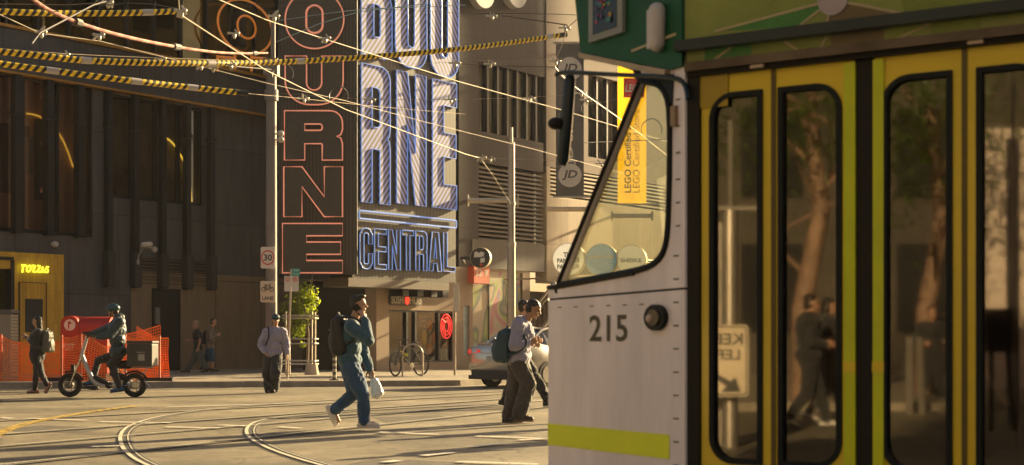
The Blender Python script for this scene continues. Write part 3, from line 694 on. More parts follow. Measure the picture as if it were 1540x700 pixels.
# round domes of light fittings near the top
for px, lab in ((728, 'pale round wall disc high on the mauve wall, the left of two'), (778, 'pale round wall disc high on the mauve wall, the right of two')):
    x, y = D.hit(px, -14, .3); q = MB(); q.disc(D, x, y, .62, .002, .3, 36); tag(q.obj('wall_disc', mat('pale_disc', (.36, .35, .36), .5), origin=D.p(x, y, 0)), lab, 'wall disc')
# shop fronts at ground level
m = MB()
sx0, sx1 = dx(585), dx(681); sh0, sh1 = dh(585, 546), dh(585, 466)
m.box(D, 0, sx0, 0, hg0 + .6, -.5, 0); m.box(D, sx0, sx1, 0, sh0, -.5, 0); m.box(D, sx0, sx1, sh1, hg0 + .6, -.5, 0)
x3, x4 = dx(697), dx(706); x5, x6 = dx(711), dx(786)
m.box(D, sx1, x3, 0, hg0 - .002, -.5, 0); m.box(D, x4, x5, 0, hg0 - .002, -.5, 0); m.box(D, x3, x4, 0, dh(700, 535), -.5, 0); m.box(D, x3, x4, dh(700, 460), hg0 - .002, -.5, 0)
m.box(D, x5, x6, dh(720, 407), hg0 - .002, -.5, 0); m.box(D, x5, x6, 0, .35, -.5, 0); m.box(D, x6, dx(797), 0, hg0 - .002, -.5, 0)
m.obj('shop_wall', M_BEIGE, rb)
m = MB(); m.box(D, sx0 - 1, sx1 + 5, .14, sh1 + 1, -3, -2.9); m.box(D, sx0, sx1, 0, .2, -3, -.1); sw = m.obj('shop_window', M_WINBLACK, rb)
m = MB(); m.box(D, sx0, dx(681), sh0, sh1, -.12, -.10); m.obj('pane', M_WG, sw)
m = MB()
for px in (585, 613, 626, 661, 681): m.box(D, dx(px) - .04, dx(px) + .04, .16, sh1, -.16, -.02)
m.box(D, sx0, sx1, sh0, sh0 + .06, -.16, -.02); m.box(D, sx0, sx1, sh1 - .06, sh1, -.16, -.02); m.box(D, dx(613), dx(626), sh0, sh1, -.3, -.2); m.obj('frame', M_BLACK, sw)
q = MB(); z = -.2; a = D.hit(628, 546, z); b = D.hit(660, 468, z); q.box(D, a[0], b[0], a[1], b[1], z - .03, z, 0)
for (px, py, rx_, ry_, mi) in ((653, 477, .14, .22, 1), (646, 490, .14, .2, 3), (638, 508, .13, .26, 2), (652, 508, .15, .22, 4), (646, 525, .2, .18, 3)):
    c = D.hit(px, py, z); q.disc(D, c[0], c[1], rx_, z + .002 + mi * .003, z + .006 + mi * .003, 20, mi, ry=ry_)
for i, tx in enumerate(('SUSHI', 'ON', 'THE GO')):
    c = D.hit(630, 474 + 7 * i, z); lettering(q, D, tx, c[0], c[0] + .1 * len(tx) + .15, c[1] - .11, c[1], z + .004, 5)
po = tag(q.obj('poster', [mat('navy_poster', (.05, .045, .09), .5), mat('poster_cream', (.5, .38, .2), .6), mat('poster_yellow', (.5, .36, .05), .6), mat('poster_orange', (.6, .2, .04), .6), mat('poster_red', (.5, .05, .03), .6), mat('poster_white', (.6, .58, .5), .6)], sw))
# red neon round logo in the door
q = MB(); z = -.06; c = D.hit(670, 491, z); rx_ = .30; ry_ = .42
import random as _r
for k in range(3): outline(q, D, [[(c[0] + rx_ * (1 - .28 * k) * math.cos(a * PI / 14), c[1] + ry_ * (1 - .28 * k) * math.sin(a * PI / 14)) for a in range(28)]], z + .04, .015)
for a in range(0, 8): q.tube([D.p(c[0] + .1 * math.cos(a), c[1] + .14 * math.sin(a), z + .04), D.p(c[0] + rx_ * math.cos(a + .5), c[1] + ry_ * math.sin(a + .5), z + .04)], .013, 6)
tag(q.obj('neon_emblem', mat('red_neon', (.6, .02, .02), .4, emit=(1, .04, .03), estr=.35), sw))
q = MB(); a = D.hit(584, 458, .02)
xA, yA = D.hit(587, 457, .05); xB, yB = D.hit(632, 446, .05)
sg = thing('shop_sign', 'dark rounded shop sign with pale letters and a red dot above the shop window', 'sign', D.p((xA + xB) / 2, yA, 0))
q.prism(D, [rr(xA - .05, yA - .05, xB + .05, yB + .05, .1)], .002, .1, 0); q.obj('board', mat('sign_board_dark', (.05, .04, .03), .5), sg)
q = MB(); lettering(q, D, 'SUSHI', xA, xA + (xB - xA) * .42, yA, yB, .105, 0, .02); lettering(q, D, 'HUB', xA + (xB - xA) * .6, xB, yA, yB, .105, 0, .02); q.obj('lettering', mat('sign_letter_pale', (.5, .42, .3), .5), sg)
q = MB(); q.disc(D, xA + (xB - xA) * .51, (yA + yB) / 2, .1, .1, .13, 20, ry=.16); q.obj('red_dot', mat('red_dot', (.7, .04, .02), .5, emit=(1, .05, .02), estr=.3), sg)
# slim poster pane and big mural glazing
def artglass():
    m_, t, b = new_mat('colourful_mural')
    tc = t.nodes.new('ShaderNodeTexCoord'); n = t.nodes.new('ShaderNodeTexNoise'); n.inputs['Scale'].default_value = .55; n.inputs['Detail'].default_value = 2.0; n.inputs['Distortion'].default_value = .9
    t.links.new(tc.outputs['Object'], n.inputs['Vector'])
    r = t.nodes.new('ShaderNodeValToRGB'); cols = ((.0, (.40, .30, .2)), (.36, (.46, .36, .24)), (.42, (.12, .16, .14)), (.47, (.38, .42, .12)), (.52, (.48, .40, .3)), (.57, (.5, .2, .2)), (.61, (.22, .3, .38)), (.66, (.55, .4, .12)), (.8, (.5, .4, .28)))
    while len(r.color_ramp.elements) < len(cols): r.color_ramp.elements.new(.5)
    for e, (p_, c_) in zip(r.color_ramp.elements, cols): e.position = p_; e.color = (*c_, 1)
    t.links.new(n.outputs['Fac'], r.inputs[0]); t.links.new(r.outputs[0], b.inputs['Base Color']); b.inputs['Roughness'].default_value = .4
    return m_
M_ART = artglass()
q = MB(); q.box(D, x5, x6, .35, dh(720, 407), -.12, -.08); mu_ = q.obj('mural', M_ART, rb)
q = MB()
for px in (711, 737, 768, 786): q.box(D, dx(px) - .025, dx(px) + .025, .35, dh(720, 407), -.08, -.04)
q.obj('frame', mat('bronze_frame', (.045, .038, .028), .5), mu_)
q = MB(); q.box(D, x3, x4, dh(700, 535), dh(700, 460), -.12, -.08); q.obj('poster_case', mat('pale_blue_poster', (.34, .42, .40), .35, 0, .4, 2.5), rb)
# entrance void to the right with stair
m = MB(); xs0, xs1 = dx(797), DR; m.box(D, xs0, xs1, 0, hg0 - .4, -6.1, -6); m.box(D, DR - .1, DR, 0, top, -6, 0); m.obj('entrance_recess', mat('brown_recess', (.13, .095, .07), .8), rb)
m = MB()
st = [D.p(dx(792) , .6, .7), D.p(dx(852), 5.0, .7)]
for z in (.5, 1.9):
    a = D.p(dx(775, z), dh(775, 497, z), z); b = D.p(dx(832, z), dh(832, 428, z), z); m.tube([a, b], .05); m.tube([a - Vector((0, 0, .22)), b - Vector((0, 0, .22))], .03)
    for k in range(9): c = a.lerp(b, k / 8); m.tube([c, c - Vector((0, 0, 1.05))], .02, 6)
    m.tube([a - Vector((0, 0, 1.05)), b - Vector((0, 0, 1.05))], .09)
for k in range(14):
    c = D.p(dx(775, .5), dh(775, 497, .5), .5).lerp(D.p(dx(832, .5), dh(832, 428, .5), .5), k / 13) - Vector((0, 0, 1.05)); m.box(Frame(c, U), -.16, .16, -.03, .03, 0, 1.4)
for px in (778, 829): c = D.p(dx(px, 1.2), 0, 1.2); m.cyl(c, Vector((c.x, c.y, dh(px, 512 + (830 - px) * .1 + 0, 1.2) + (1.4 if px > 800 else -.4))), .08)
tag(m.obj('entrance_stair', mat('bronze_rail', (.17, .13, .09), .4, .4), origin=D.p(dx(800), .14, .7)), 'brown metal stair with handrails climbing right beside the mural', 'stair')
# horizontal wall tubes (brackets)
def bracket(pxa, pxb, py, z0, lab, frm=D):
    za = z0; q = MB(); a = D.p(*D.hit(pxa, py, z0), z0); b = a + Vector(((pxb - pxa) / FPX * a.y, 0, 0))
    q.tube([a, b], .09, 10); q.tube([b, b + Vector((.05, 0, 0))], .2, 12)
    q.tube([a - Vector((.05, 0, 0)), a], .2, 12)
    c = D.p(*D.hit(pxa + 2, py, 0), -.02); q.tube([a, c], .06, 8)
    tag(q.obj('wall_bracket', mat('pale_bracket', (.42, .36, .28), .5, .2), origin=a), lab, 'bracket', 'tubular brackets on the retail wall')
bracket(705, 778, 302, 1.2, 'pale tubular bracket across the dark louvres behind the slim steel pole')
bracket(823, 891, 315, 1.0, 'pale tubular bracket below the grey vertical banner')
bracket(921, 980, 325, 1.0, 'pale tubular bracket below the yellow vertical banner')
def cloth(name, c):
    m_, t_, b = new_mat(name); b.inputs['Base Color'].default_value = (*c, 1); b.inputs['Roughness'].default_value = .7
    tr = t_.nodes.new('ShaderNodeBsdfTranslucent'); tr.inputs[0].default_value = (*c, 1); mx = t_.nodes.new('ShaderNodeMixShader'); mx.inputs[0].default_value = .6
    t_.links.new(b.outputs[0], mx.inputs[1]); t_.links.new(tr.outputs[0], mx.inputs[2]); t_.links.new(mx.outputs[0], t_.nodes['Material Output'].inputs[0]); MATS[name] = m_; return m_
# vertical banners, perpendicular to the street: they face the camera
def banner(name, pxa, pxb, pyt, pyb, Zb, lab, colm):
    fr = Frame((P((pxa + pxb) / 2, 512, Zb).x, Zb, 0), (1, 0, 0)); a = fr.hit(pxa, pyb); b = fr.hit(pxb, pyt)
    t = thing(name, lab, 'banner', fr.p((a[0] + b[0]) / 2, a[1]))
    q = MB(); n = 10
    q.add([fr.p(a[0] + (b[0] - a[0]) * i / 6, y, -.002 + .02 * math.sin(i * 1.3) - .02) for i in range(7) for y in (a[1], b[1])], [(2 * i, 2 * i + 2, 2 * i + 3, 2 * i + 1) for i in range(6)]); q.obj('cloth', colm, t, True)
    q = MB(); q.tube([fr.p(a[0] - .1, b[1] + .03, -.02), fr.p(b[0] + .9, b[1] + .03, -.02), D.p(*D.hit(pxb + 18, pyt, 0), 0)], .04); q.tube([fr.p(a[0] - .1, a[1] - .03, -.02), fr.p(b[0] + .6, a[1] - .03, -.02)], .03); q.obj('pole', mat('pale_bracket', (.42, .36, .28), .5, .2), t)
    return fr, t
fr, t = banner('banner', 836, 878, 66, 295, 47, 'grey vertical banner with white upright lettering and two round white logos', mat('grey_banner', (.10, .092, .085), .7))
def vtext(mb, fr, txt, xa, xb, ya, yb, z, mi=0, bold=0.0):
    """text reading upwards: fills x in [xa, xb], y in [ya, yb]"""
    vs, fs_, _, _ = text2d(txt, bold); mb.add([fr.p(xb - y * (xb - xa), ya + x * (yb - ya), z) for x, y in vs], fs_, mi)
q = MB(); c = fr.hit(857, 104); q.disc(fr, c[0], c[1], .39, .001, .015, 32); c2 = fr.hit(857, 264); q.disc(fr, c2[0], c2[1], .39, .001, .015, 32)
a = fr.hit(849, 248); b = fr.hit(866, 124); vtext(q, fr, 'JD SPORTS', a[0], b[0], a[1], b[1], .006, 0, .02); q.obj('white_print', mat('banner_white', (.55, .5, .44), .7), t)
q = MB()
for cc in (c, c2): lettering(q, fr, 'JD', cc[0] - .27, cc[0] + .2, cc[1] - .17, cc[1] + .17, .019, 0, .03, .25)
q.obj('logo_letters', mat('grey_banner', (.10, .092, .085), .7), t)
fr, t = banner('banner', 929, 972, 60, 306, 47, 'bright yellow vertical banner with a red square logo on top', cloth('yellow_banner', (.66, .42, .02)))
q = MB(); a = fr.hit(938, 147); b = fr.hit(969, 118); q.box(fr, a[0], b[0], a[1], b[1], .001, .012); q.obj('red_square', mat('banner_red', (.65, .03, .02), .6), t)
q = MB(); a = fr.hit(940, 139); b = fr.hit(967, 127); lettering(q, fr, 'LEGO', a[0], b[0], a[1], b[1], .016, 0, .035, .15); q.obj('logo_letters', mat('banner_white', (.55, .5, .44), .7), t)
q = MB(); a = fr.hit(939, 290); b = fr.hit(949, 165); vtext(q, fr, 'LEGO Certified Store', a[0], b[0], a[1], b[1], .004, 0, .015)
a = fr.hit(952, 290); b = fr.hit(962, 165); vtext(q, fr, 'LEGO Certified Store', a[0], b[0], a[1], b[1], .004, 1, 0)
q.obj('print', [mat('banner_black', (.07, .05, .02), .7), mat('banner_brown', (.3, .2, .04), .7)], t)
# round blade signs
def drum(px, py, Zb, r, lab, face, rim, name='round_sign', side=.35):
    ang = R(-14); fr = Frame(P(px, py, Zb), (math.cos(ang), math.sin(ang), 0)); t = thing(name, lab, 'sign', fr.o, 'round blade signs above the shops')
    q = MB(); q.disc(fr, 0, 0, r, -side, 0, 40); q.obj('drum', rim, t)
    q = MB(); q.disc(fr, 0, 0, r * .96, .002, .01, 40); q.obj('face', face, t)
    q = MB(); e = fr.p(0, 0, -side / 2); q.tube([e + Vector((r * .7, 0, 0)), e + Vector((r + 1.4, 2.2, 0))] if px > 730 else [e - Vector((r * .7, 0, 0)), e + Vector((-r - .3, .1, 0)), e + Vector((-r - .3, 3.0, 0))], .05); q.obj('arm', M_BLACK, t)
    return fr, t
M_DRUM = mat('cream_drum', (.55, .48, .33), .5)
M_CF = mat('cream_face', (.72, .62, .42), .5, emit=(1, .85, .55), estr=.16)  # faint glow added so the faces read as sunlit
fr, t = drum(855, 390, 47, .54, 'cream round sign with three lines of dark lettering, left of the blue one', M_CF, M_DRUM)
q = MB()
for i, s_ in enumerate(('THE', 'PANCAKE', 'PARLOUR')):
    ww = (.17, .38, .38)[i]; yy = .2 - i * .2; lettering(q, fr, s_, -ww, ww, yy - .13, yy + .03, .014, 0, .035)
q.obj('lettering', mat('sign_dark_brown', (.06, .04, .02), .6), t)
fr, t = drum(904, 391, 47, .54, 'blue round sign with white lettering between two cream ones', mat('teal_face', (.045, .14, .19), .5, emit=(.1, .4, .6), estr=.10), M_DRUM)  # teal face has the same added glow in place of sunlight
q = MB(); lettering(q, fr, 'justcuts', -.46, .44, -.02, .18, .014, 0, .03); lettering(q, fr, 'hairdressing', -.3, .3, -.18, -.08, .014, 0, .0, .2); lettering(q, fr, 'for everybody', -.3, .3, -.34, -.23, .014, 0, .0, .2); q.obj('lettering', mat('sign_white', (.6, .6, .55), .6), t)
fr, t = drum(949, 391, 47, .50, 'cream round sign with one thin dark word, right of the blue one', M_CF, M_DRUM)
q = MB(); lettering(q, fr, 'SHEIKE', -.36, .36, -.09, .05, .014, 0, .015); q.obj('lettering', mat('sign_dark_brown', (.06, .04, .02), .6), t)
fr, t = drum(722, 388, 45, .33, 'small black round sign with white figure above the red door number', mat('black_face', (.02, .02, .02), .5), M_DRUM, side=.2)
q = MB(); q.prism(fr, [[(-.2, .02), (.06, .02), (.06, .06), (.12, .02), (.14, .16), (.02, .2), (-.02, .14), (-.1, .2), (-.18, .18)]], .012, .016); q.prism(fr, [[(0, -.16), (.15, -.14), (.16, 0), (.02, -.02)]], .012, .016)
q.obj('white_print', mat('sign_white', (.6, .6, .55), .6), t); q = MB(); q.disc(fr, .04, -.22, .05, .012, .018, 12); q.obj('red_dot', mat('red_paint_sign', (.5, .04, .02), .6), t)
# red number board
a = D.hit(713, 426, .3); b = D.hit(736, 402, .3); q = MB(); q.box(D, a[0], b[0], a[1], b[1], .002, .3)
t = thing('number_board', 'red board with pale digits 32 under the small black round sign', 'sign', D.p(a[0], a[1], 0)); q.obj('board', mat('orange_red_board', (.55, .09, .03), .6), t)
q = MB(); W_ = b[0] - a[0]; H_ = b[1] - a[1]; lettering(q, D, '32', a[0] + W_ * .1, a[0] + W_ * .5, a[1] + H_ * .4, a[1] + H_ * .85, .305, 0, .03); lettering(q, D, '9', a[0] + W_ * .68, a[0] + W_ * .88, a[1] + H_ * .4, a[1] + H_ * .85, .305, 0, .03)
q.obj('digits', mat('sign_letter_pale', (.6, .5, .38), .5), t)

# added canopy fins and slab to shade the wall, then buildings out of view
q = MB()
for px, hh_, ln in ((842, 3.55, 2.2), (866, 4.05, 1.6), (905, 3.2, 2.6)): x = dx(px); q.box(D, x - .12, x + .12, hh_ - .35, hh_, .05, ln)
x = dx(842); q.box(D, x + .13, dx(1000), 3.2, 3.3, .05, 1.3)
tag(q.obj('shade_canopy', mat('canopy_brown', (.12, .09, .065), .6), origin=D.p(x, 3.2, 0)), 'added brown canopy fins casting diagonal shade beside the stair, mostly behind the tram', 'canopy')  # added to throw diagonal shadow streaks on the wall
M_CARGL0 = mat('window_dark', (.03, .03, .03), .1)
oc = thing('shade_slab', 'added slab on columns, unseen behind the tram, placed to shade the mauve wall', 'building', (24, 74, 0))
def shade_poly(pts, k, th):
    """footprint of what stands k metres towards the sun from given wall points"""
    return [D.p(dx(px), h, o) + sdir * (k / math.cos(R(SUN_EL))) for px, h, o in pts]
k_ = 27
a_ = D.p(dx(690), 0, 0) + sdir * (k_ / math.cos(R(SUN_EL))); b_ = D.p(dx(824), 0, 0) + sdir * (k_ / math.cos(R(SUN_EL)))
lift = math.tan(R(SUN_EL)) * k_
OF = Frame((a_.x, a_.y, 0), Vector((b_.x - a_.x, b_.y - a_.y, 0)).normalized()); LL = (b_ - a_).to_2d().length
q = MB(); q.box(OF, .2, LL - .3, lift + 4.1, lift + 24, -.06, .06); q.obj('upper_block', mat('slab_grey', (.2, .18, .15), .6), oc)  # added unseen slab that keeps the sun off the mauve wall
for xx in (.5, LL - .3): q = MB(); q.box(OF, xx - .1, xx + .1, 0, lift + 4.1, -.12, .12); q.obj('slab_column', mat('slab_grey', (.2, .18, .15), .6), oc)
rb3 = thing('apartment_block', 'plain tall block behind the camera closing the near side of the crossing', 'building', (0, -30, 0))
q = MB(); q.box(WF, -70, 36, -44, -34, 0, 34); q.obj('wall', panelled('stone_wall_back', (.16, .13, .1), 2.4, 3.2, (1, 0, 0), .05, .7, .2), rb3)
for i in range(16):
    for j in range(6): q = MB(); q.box(WF, -66 + 6.2 * i, -62 + 6.2 * i, -34.1, -33.9, 2 + 4.6 * j, 5 + 4.6 * j); q.obj('window', M_CARGL0, rb3)
rb2 = thing('office_building', 'long stone building on the right side of the street, out of view behind the tram', 'building', (42, 15, 0))
q = MB(); q.box(WF, 38, 48, -14, 46, 0, 26); q.obj('wall', panelled('stone_wall_right', (.24, .19, .13), 2.4, 3.2, (0, 1, 0), .05, .7, .2), rb2)
for i in range(8):
    for j in range(5): q = MB(); q.box(WF, 37.9, 37.997, -3 + 5.7 * i, -1 + 5.7 * i, 2 + 4.5 * j, 4.8 + 4.5 * j); q.obj('window', mat('window_dark', (.03, .03, .03), .1), rb2)

# ---- evening haze: one closed box of even, thin air round everything
q = MB(); q.box(WF, -145, 145, -95, 195, -1.0, 46)
hm = bpy.data.materials.new('haze'); hm.use_nodes = True; ht2 = hm.node_tree; ht2.nodes.clear()
vo = ht2.nodes.new('ShaderNodeVolumePrincipled'); vo.inputs['Color'].default_value = (.92, .92, 1, 1); vo.inputs['Density'].default_value = .00022; vo.inputs['Anisotropy'].default_value = .55
oo = ht2.nodes.new('ShaderNodeOutputMaterial'); ht2.links.new(vo.outputs[0], oo.inputs['Volume'])
hz = q.obj('haze', hm); tag(hz, kind='stuff')
# ============================================================ STREET FURNITURE
M_GALV = mat('galvanised_steel', (.42, .38, .33), .38, .75, .2, 1.5)
M_GALV2 = mat('painted_grey_pole', (.17, .155, .15), .6, 0, .25, .8)
M_CLAMP = mat('clamp_metal', (.5, .46, .38), .35, .8)
M_WHITE_S = mat('sign_sheet_white', (.62, .59, .56), .5, 0, .06)
M_BLK_S = mat('sign_sheet_black', (.025, .025, .025), .5)
M_RED_S = mat('sign_sheet_red', (.55, .03, .03), .5)
# big pole with the speed and bicycle lane signs
Zp = 39.5
pb = P(408, 512, Zp); pb.z = .14
t = thing('street_pole', 'tall grey steel pole left of the salmon neon sign holding overhead wires', 'pole', pb)
q = MB(); ht_ = P(408, 95, Zp).z; q.cyl((pb.x, pb.y, .14), (pb.x, pb.y, ht_), .165, 20, .14); q.cyl((pb.x, pb.y, .14), (pb.x, pb.y, .2), .26, 20); q.obj('pole', M_GALV2, t, True)
q = MB(); q.cyl((pb.x + .05, pb.y, ht_), (pb.x + .05, pb.y, P(408, 28, Zp).z), .065, 14); q.obj('top_spigot', M_GALV2, t, True)
q = MB(); q.box(Frame(pb, (1, 0, 0)), -.2, .2, ht_ - .14 - .35, ht_ - .14 + .1, -.2, .2); q.obj('collar', M_GALV2, t); q = MB(); q.cyl((pb.x, pb.y, ht_ - 1.05), (pb.x, pb.y, ht_ - .75), .19, 18); q.obj('collar', M_GALV2, t)
q = MB()
for zz in (P(0, 202, Zp).z, P(0, 211, Zp).z): q.ell((pb.x + .28, pb.y - .1, zz), (.09, .09, .09)); q.tube([(pb.x, pb.y, zz), (pb.x + .28, pb.y - .1, zz)], .02)
q.obj('insulator', mat('porcelain', (.45, .42, .38), .25), t, True)
SF = Frame(P(402, 512, Zp - .22) * Vector((1, 1, 0)) if False else Vector((P(402, 512, Zp - .22).x, Zp - .22, 0)), (1, 0, 0))
def pxbox(fr, a, b, c, d): p0 = fr.hit(a, d); p1 = fr.hit(c, b); return p0[0], p1[0], p0[1], p1[1]
x0, x1, y0, y1 = pxbox(SF, 392, 371.5, 413.5, 404)
t = thing('speed_sign', 'white speed limit sign with 30 in a red ring on the tall grey pole', 'sign', SF.p((x0 + x1) / 2, y0))
q = MB(); q.prism(SF, [rr(x0, y0, x1, y1, .05)], -.02, 0); q.obj('plate', M_WHITE_S, t)
q = MB(); c = ((x0 + x1) / 2, (y0 + y1) / 2); n = 40
q.prism(SF, [[(c[0] + .185 * math.cos(2 * PI * k / n), c[1] + .205 * math.sin(2 * PI * k / n)) for k in range(n)], [(c[0] + .155 * math.cos(2 * PI * k / n), c[1] + .172 * math.sin(2 * PI * k / n)) for k in range(n)]], .002, .008); q.obj('red_ring', M_RED_S, t)
q = MB(); lettering(q, SF, '30', c[0] - .115, c[0] + .12, c[1] - .085, c[1] + .09, .006, 0, .02); q.obj('digits', M_BLK_S, t)
x0, x1, y0, y1 = pxbox(SF, 391.5, 423, 414, 455)
t = thing('cycle_lane_sign', 'white sign with a black bicycle over the word LANE on the tall grey pole', 'sign', SF.p((x0 + x1) / 2, y0))
q = MB(); q.prism(SF, [rr(x0, y0, x1, y1, .04)], -.02, 0); q.obj('plate', mat('sign_sheet_cream', (.56, .5, .40), .5, 0, .06), t)
q = MB(); cx, cy = (x0 + x1) / 2, y0 + (y1 - y0) * .66
for s in (-1, 1): q.tube([SF.p(cx + s * .105 + .062 * math.cos(k * PI / 10), cy - .03 + .062 * math.sin(k * PI / 10), .008) for k in range(20)], .009, 5, closed=True)
for st in ([(-.105, -.03), (-.06, .08), (.055, .07), (.105, -.03)], [(-.06, .08), (0, -.03), (.055, .07)], [(-.105, -.03), (0, -.03)], [(-.09, .1), (-.04, .1)], [(.03, .12), (.055, .07), (.07, .12), (.09, .12)]):
    q.tube([SF.p(cx + a, cy + b, .008) for a, b in st], .009, 5)
q.obj('bicycle_symbol', M_BLK_S, t)
q = MB(); lettering(q, SF, 'LANE', x0 + .05, x1 - .05, y0 + .06, y0 + .17, .006, 0, .02); q.obj('lettering', M_BLK_S, t)
# slim parking sign pole
Zs = 37.2; b0 = P(432, 512, Zs); b0.z = .14; tp = P(439, 405, Zs); lean = Vector((P(438, 440, Zs).x, Zs, P(438, 405, Zs).z))
t = thing('sign_pole', 'slim leaning steel pole carrying two small parking plates beside the street tree', 'pole', b0)
q = MB(); q.cyl(b0, lean, .03, 10); q.obj('pole', M_GALV, t, True)
SF2 = Frame((lean.x, Zs - .05, 0), (1, 0, 0))
for (a, b_, c_, d_, nm, mm) in ((427.5, 415.5, 438, 438.5, 'parking_plate', M_WHITE_S), (438.5, 415.5, 449, 438.5, 'parking_plate', M_WHITE_S), (439, 404, 451, 415, 'teal_plate', mat('teal_sheet', (.02, .30, .27), .5))):
    x0, x1, y0, y1 = pxbox(SF2, a, b_, c_, d_); q = MB(); q.prism(SF2, [rr(x0, y0, x1, y1, .015, 2)], -.015, 0); fo = q.obj(nm, mm, t)
    q = MB()
    if nm == 'parking_plate':
        q.tube([SF2.p((x0 + x1) / 2 + .055 * math.cos(k * PI / 8), y1 - .085 + .055 * math.sin(k * PI / 8), .006) for k in range(16)], .009, 5, closed=True)
        lettering(q, SF2, 'P' if a > 430 else 'S', (x0 + x1) / 2 - .025, (x0 + x1) / 2 + .025, y1 - .115, y1 - .055, .006, 0, .02); q.obj('red_print', M_RED_S if a > 430 else mat('orange_print', (.6, .2, .04), .5), fo)
    else:
        for k in range(2): lettering(q, SF2, ('TRAM', 'Stop')[k], x0 + .03, x1 - .03, y1 - .08 - k * .09, y1 - .03 - k * .09, .006)
        q.obj('white_print', M_WHITE_S, fo)
# pole with blank sign in front of the shop
Zs = 41; b0 = P(684, 512, Zs); b0.z = .14
t = thing('sign_pole', 'slim steel pole with a narrow pale sign edge-on before the shop window', 'pole', b0)
q = MB(); q.cyl(b0, (b0.x, b0.y, P(0, 425, Zs).z), .035, 10); q.obj('pole', M_GALV, t, True)
fr = Frame((b0.x, Zs - .05, 0), (1, 0, 0)); x0, x1, y0, y1 = pxbox(fr, 682, 426, 690.5, 465); q = MB(); q.box(fr, x0, x1, y0, y1, -.02, 0); q.box(fr, x0 + .03, x1 - .02, y0 - .1, y0 - .01, -.015, 0); q.obj('plate', mat('sign_sheet_cream', (.56, .5, .40), .5, 0, .06), t)
# slim tram wire pole at centre
Zc = 41.5; b0 = P(769, 512, Zc); b0.z = .0
t = thing('wire_pole', 'smooth silver pole behind the man in the hooded sweater, holding a span wire', 'pole', b0)
q = MB(); zz = [0.0, P(0, 368, Zc).z, P(0, 215, Zc).z]; q.tube([(b0.x, b0.y, .0), (b0.x, b0.y, zz[1])], [.125, .12], 18); q.tube([(b0.x, b0.y, zz[1]), (b0.x, b0.y, zz[2])], [.105, .10], 18); q.obj('pole', M_GALV, t, True)
q = MB(); q.tube([(b0.x, b0.y, zz[2]), (b0.x, b0.y, P(0, 192, Zc).z)], .045, 12); q.tube([(b0.x, b0.y, zz[1] - .06), (b0.x, b0.y, zz[1] + .06)], .135, 18); q.tube([(b0.x, b0.y, P(0, 305, Zc).z), (b0.x, b0.y, P(0, 309, Zc).z)], .13, 18); q.obj('cap_and_bands', M_CLAMP, t, True)
# small tree in a guard
tb = P(462, 512, 42.5); tb.z = .14
t = thing('street_tree', 'small bright green street tree inside a metal guard left of the neon sign', 'tree', tb)
q = MB(); q.tube([tb, tb + Vector((.03, 0, 1.2)), tb + Vector((-.06, 0, 2.0))], [.05, .04, .03], 8)
for (a, b_, c_) in ((-.5, .2, 2.6), (.2, -.2, 3.2), (-.2, -.1, 2.9), (.25, .2, 2.6), (-.45, -.2, 2.3), (.1, 0, 2.2), (-.1, .1, 1.6)): q.tube([tb + Vector((-.02, 0, 1.4)), tb + Vector((a * .5, b_ * .5, c_ * .72)), tb + Vector((a, b_, c_ - .14))], [.025, .018, .008], 6)
q.obj('trunk', mat('young_bark', (.16, .12, .08), .85, 0, .25, 12), t, True)
q = MB(); rnd = random.Random(3)
clumps = [((452, 452), .50), ((442, 470), .42), ((463, 440), .36), ((440, 487), .34), ((458, 472), .42), ((468, 455), .28), ((433, 466), .28), ((448, 500), .20), ((455, 518), .10), ((452, 493), .28)]
for (pp, rad) in clumps:
    c0 = P(pp[0], pp[1], 42.5)
    for k in range(int(520 * rad)):
        d = Vector((rnd.gauss(0, 1), rnd.gauss(0, 1), rnd.gauss(0, 1))).normalized() * rad * (rnd.random() ** .45); p = c0 + d
        n1 = Vector((rnd.gauss(0, 1), rnd.gauss(0, 1), rnd.gauss(0, 1))).normalized(); n2 = n1.cross(Vector((rnd.random(), rnd.random(), 1))).normalized(); s = rnd.uniform(.035, .075)
        q.add([p - n2 * s * .5, p + n1 * s, p + n2 * s * .5, p - n1 * s], [(0, 1, 2, 3)], 0 if rnd.random() < .6 else 1)
def leaf(name, c):
    m_, t_, b = new_mat(name); b.inputs['Base Color'].default_value = (*c, 1); b.inputs['Roughness'].default_value = .45
    tr = t_.nodes.new('ShaderNodeBsdfTranslucent'); tr.inputs[0].default_value = (c[0] * 3.6, c[1] * 3.2, c[2] * 1.2, 1); mx = t_.nodes.new('ShaderNodeMixShader'); mx.inputs[0].default_value = .45
    o = t_.nodes['Material Output']; t_.links.new(b.outputs[0], mx.inputs[1]); t_.links.new(tr.outputs[0], mx.inputs[2]); t_.links.new(mx.outputs[0], o.inputs[0]); MATS[name] = m_; return m_
q.obj('crown', [leaf('leaf_light', (.13, .17, .025)), leaf('leaf_dark', (.07, .11, .02))], t)
g0 = P(452, 512, 42.0); g0.z = .14
t = thing('tree_guard', 'pale metal hoop guard round the small green street tree', 'tree guard', g0)
q = MB()
for dx_ in (-.38, .38):
    for dy_ in (-.35, .35): q.tube([g0 + Vector((dx_, dy_, 0)), g0 + Vector((dx_, dy_, 1.85))], .028, 8)
q.obj('posts', M_GALV, t, True)
for pyy in (475, 479, 510, 517, 543, 548):
    q = MB(); zz = P(0, pyy, 42).z; q.tube([(g0.x - .47, g0.y - .4, zz), (g0.x + .47, g0.y - .4, zz), (g0.x + .47, g0.y + .4, zz), (g0.x - .47, g0.y + .4, zz)], .022, 6, closed=True); q.obj('hoop', M_GALV, t)
q = MB(); q.tube([g0 + Vector((.38, -.35, 0)), g0 + Vector((.38, -.35, .32))], [.22, .16], 14); q.obj('concrete_foot', mat('pale_concrete', (.4, .34, .27), .85), t)
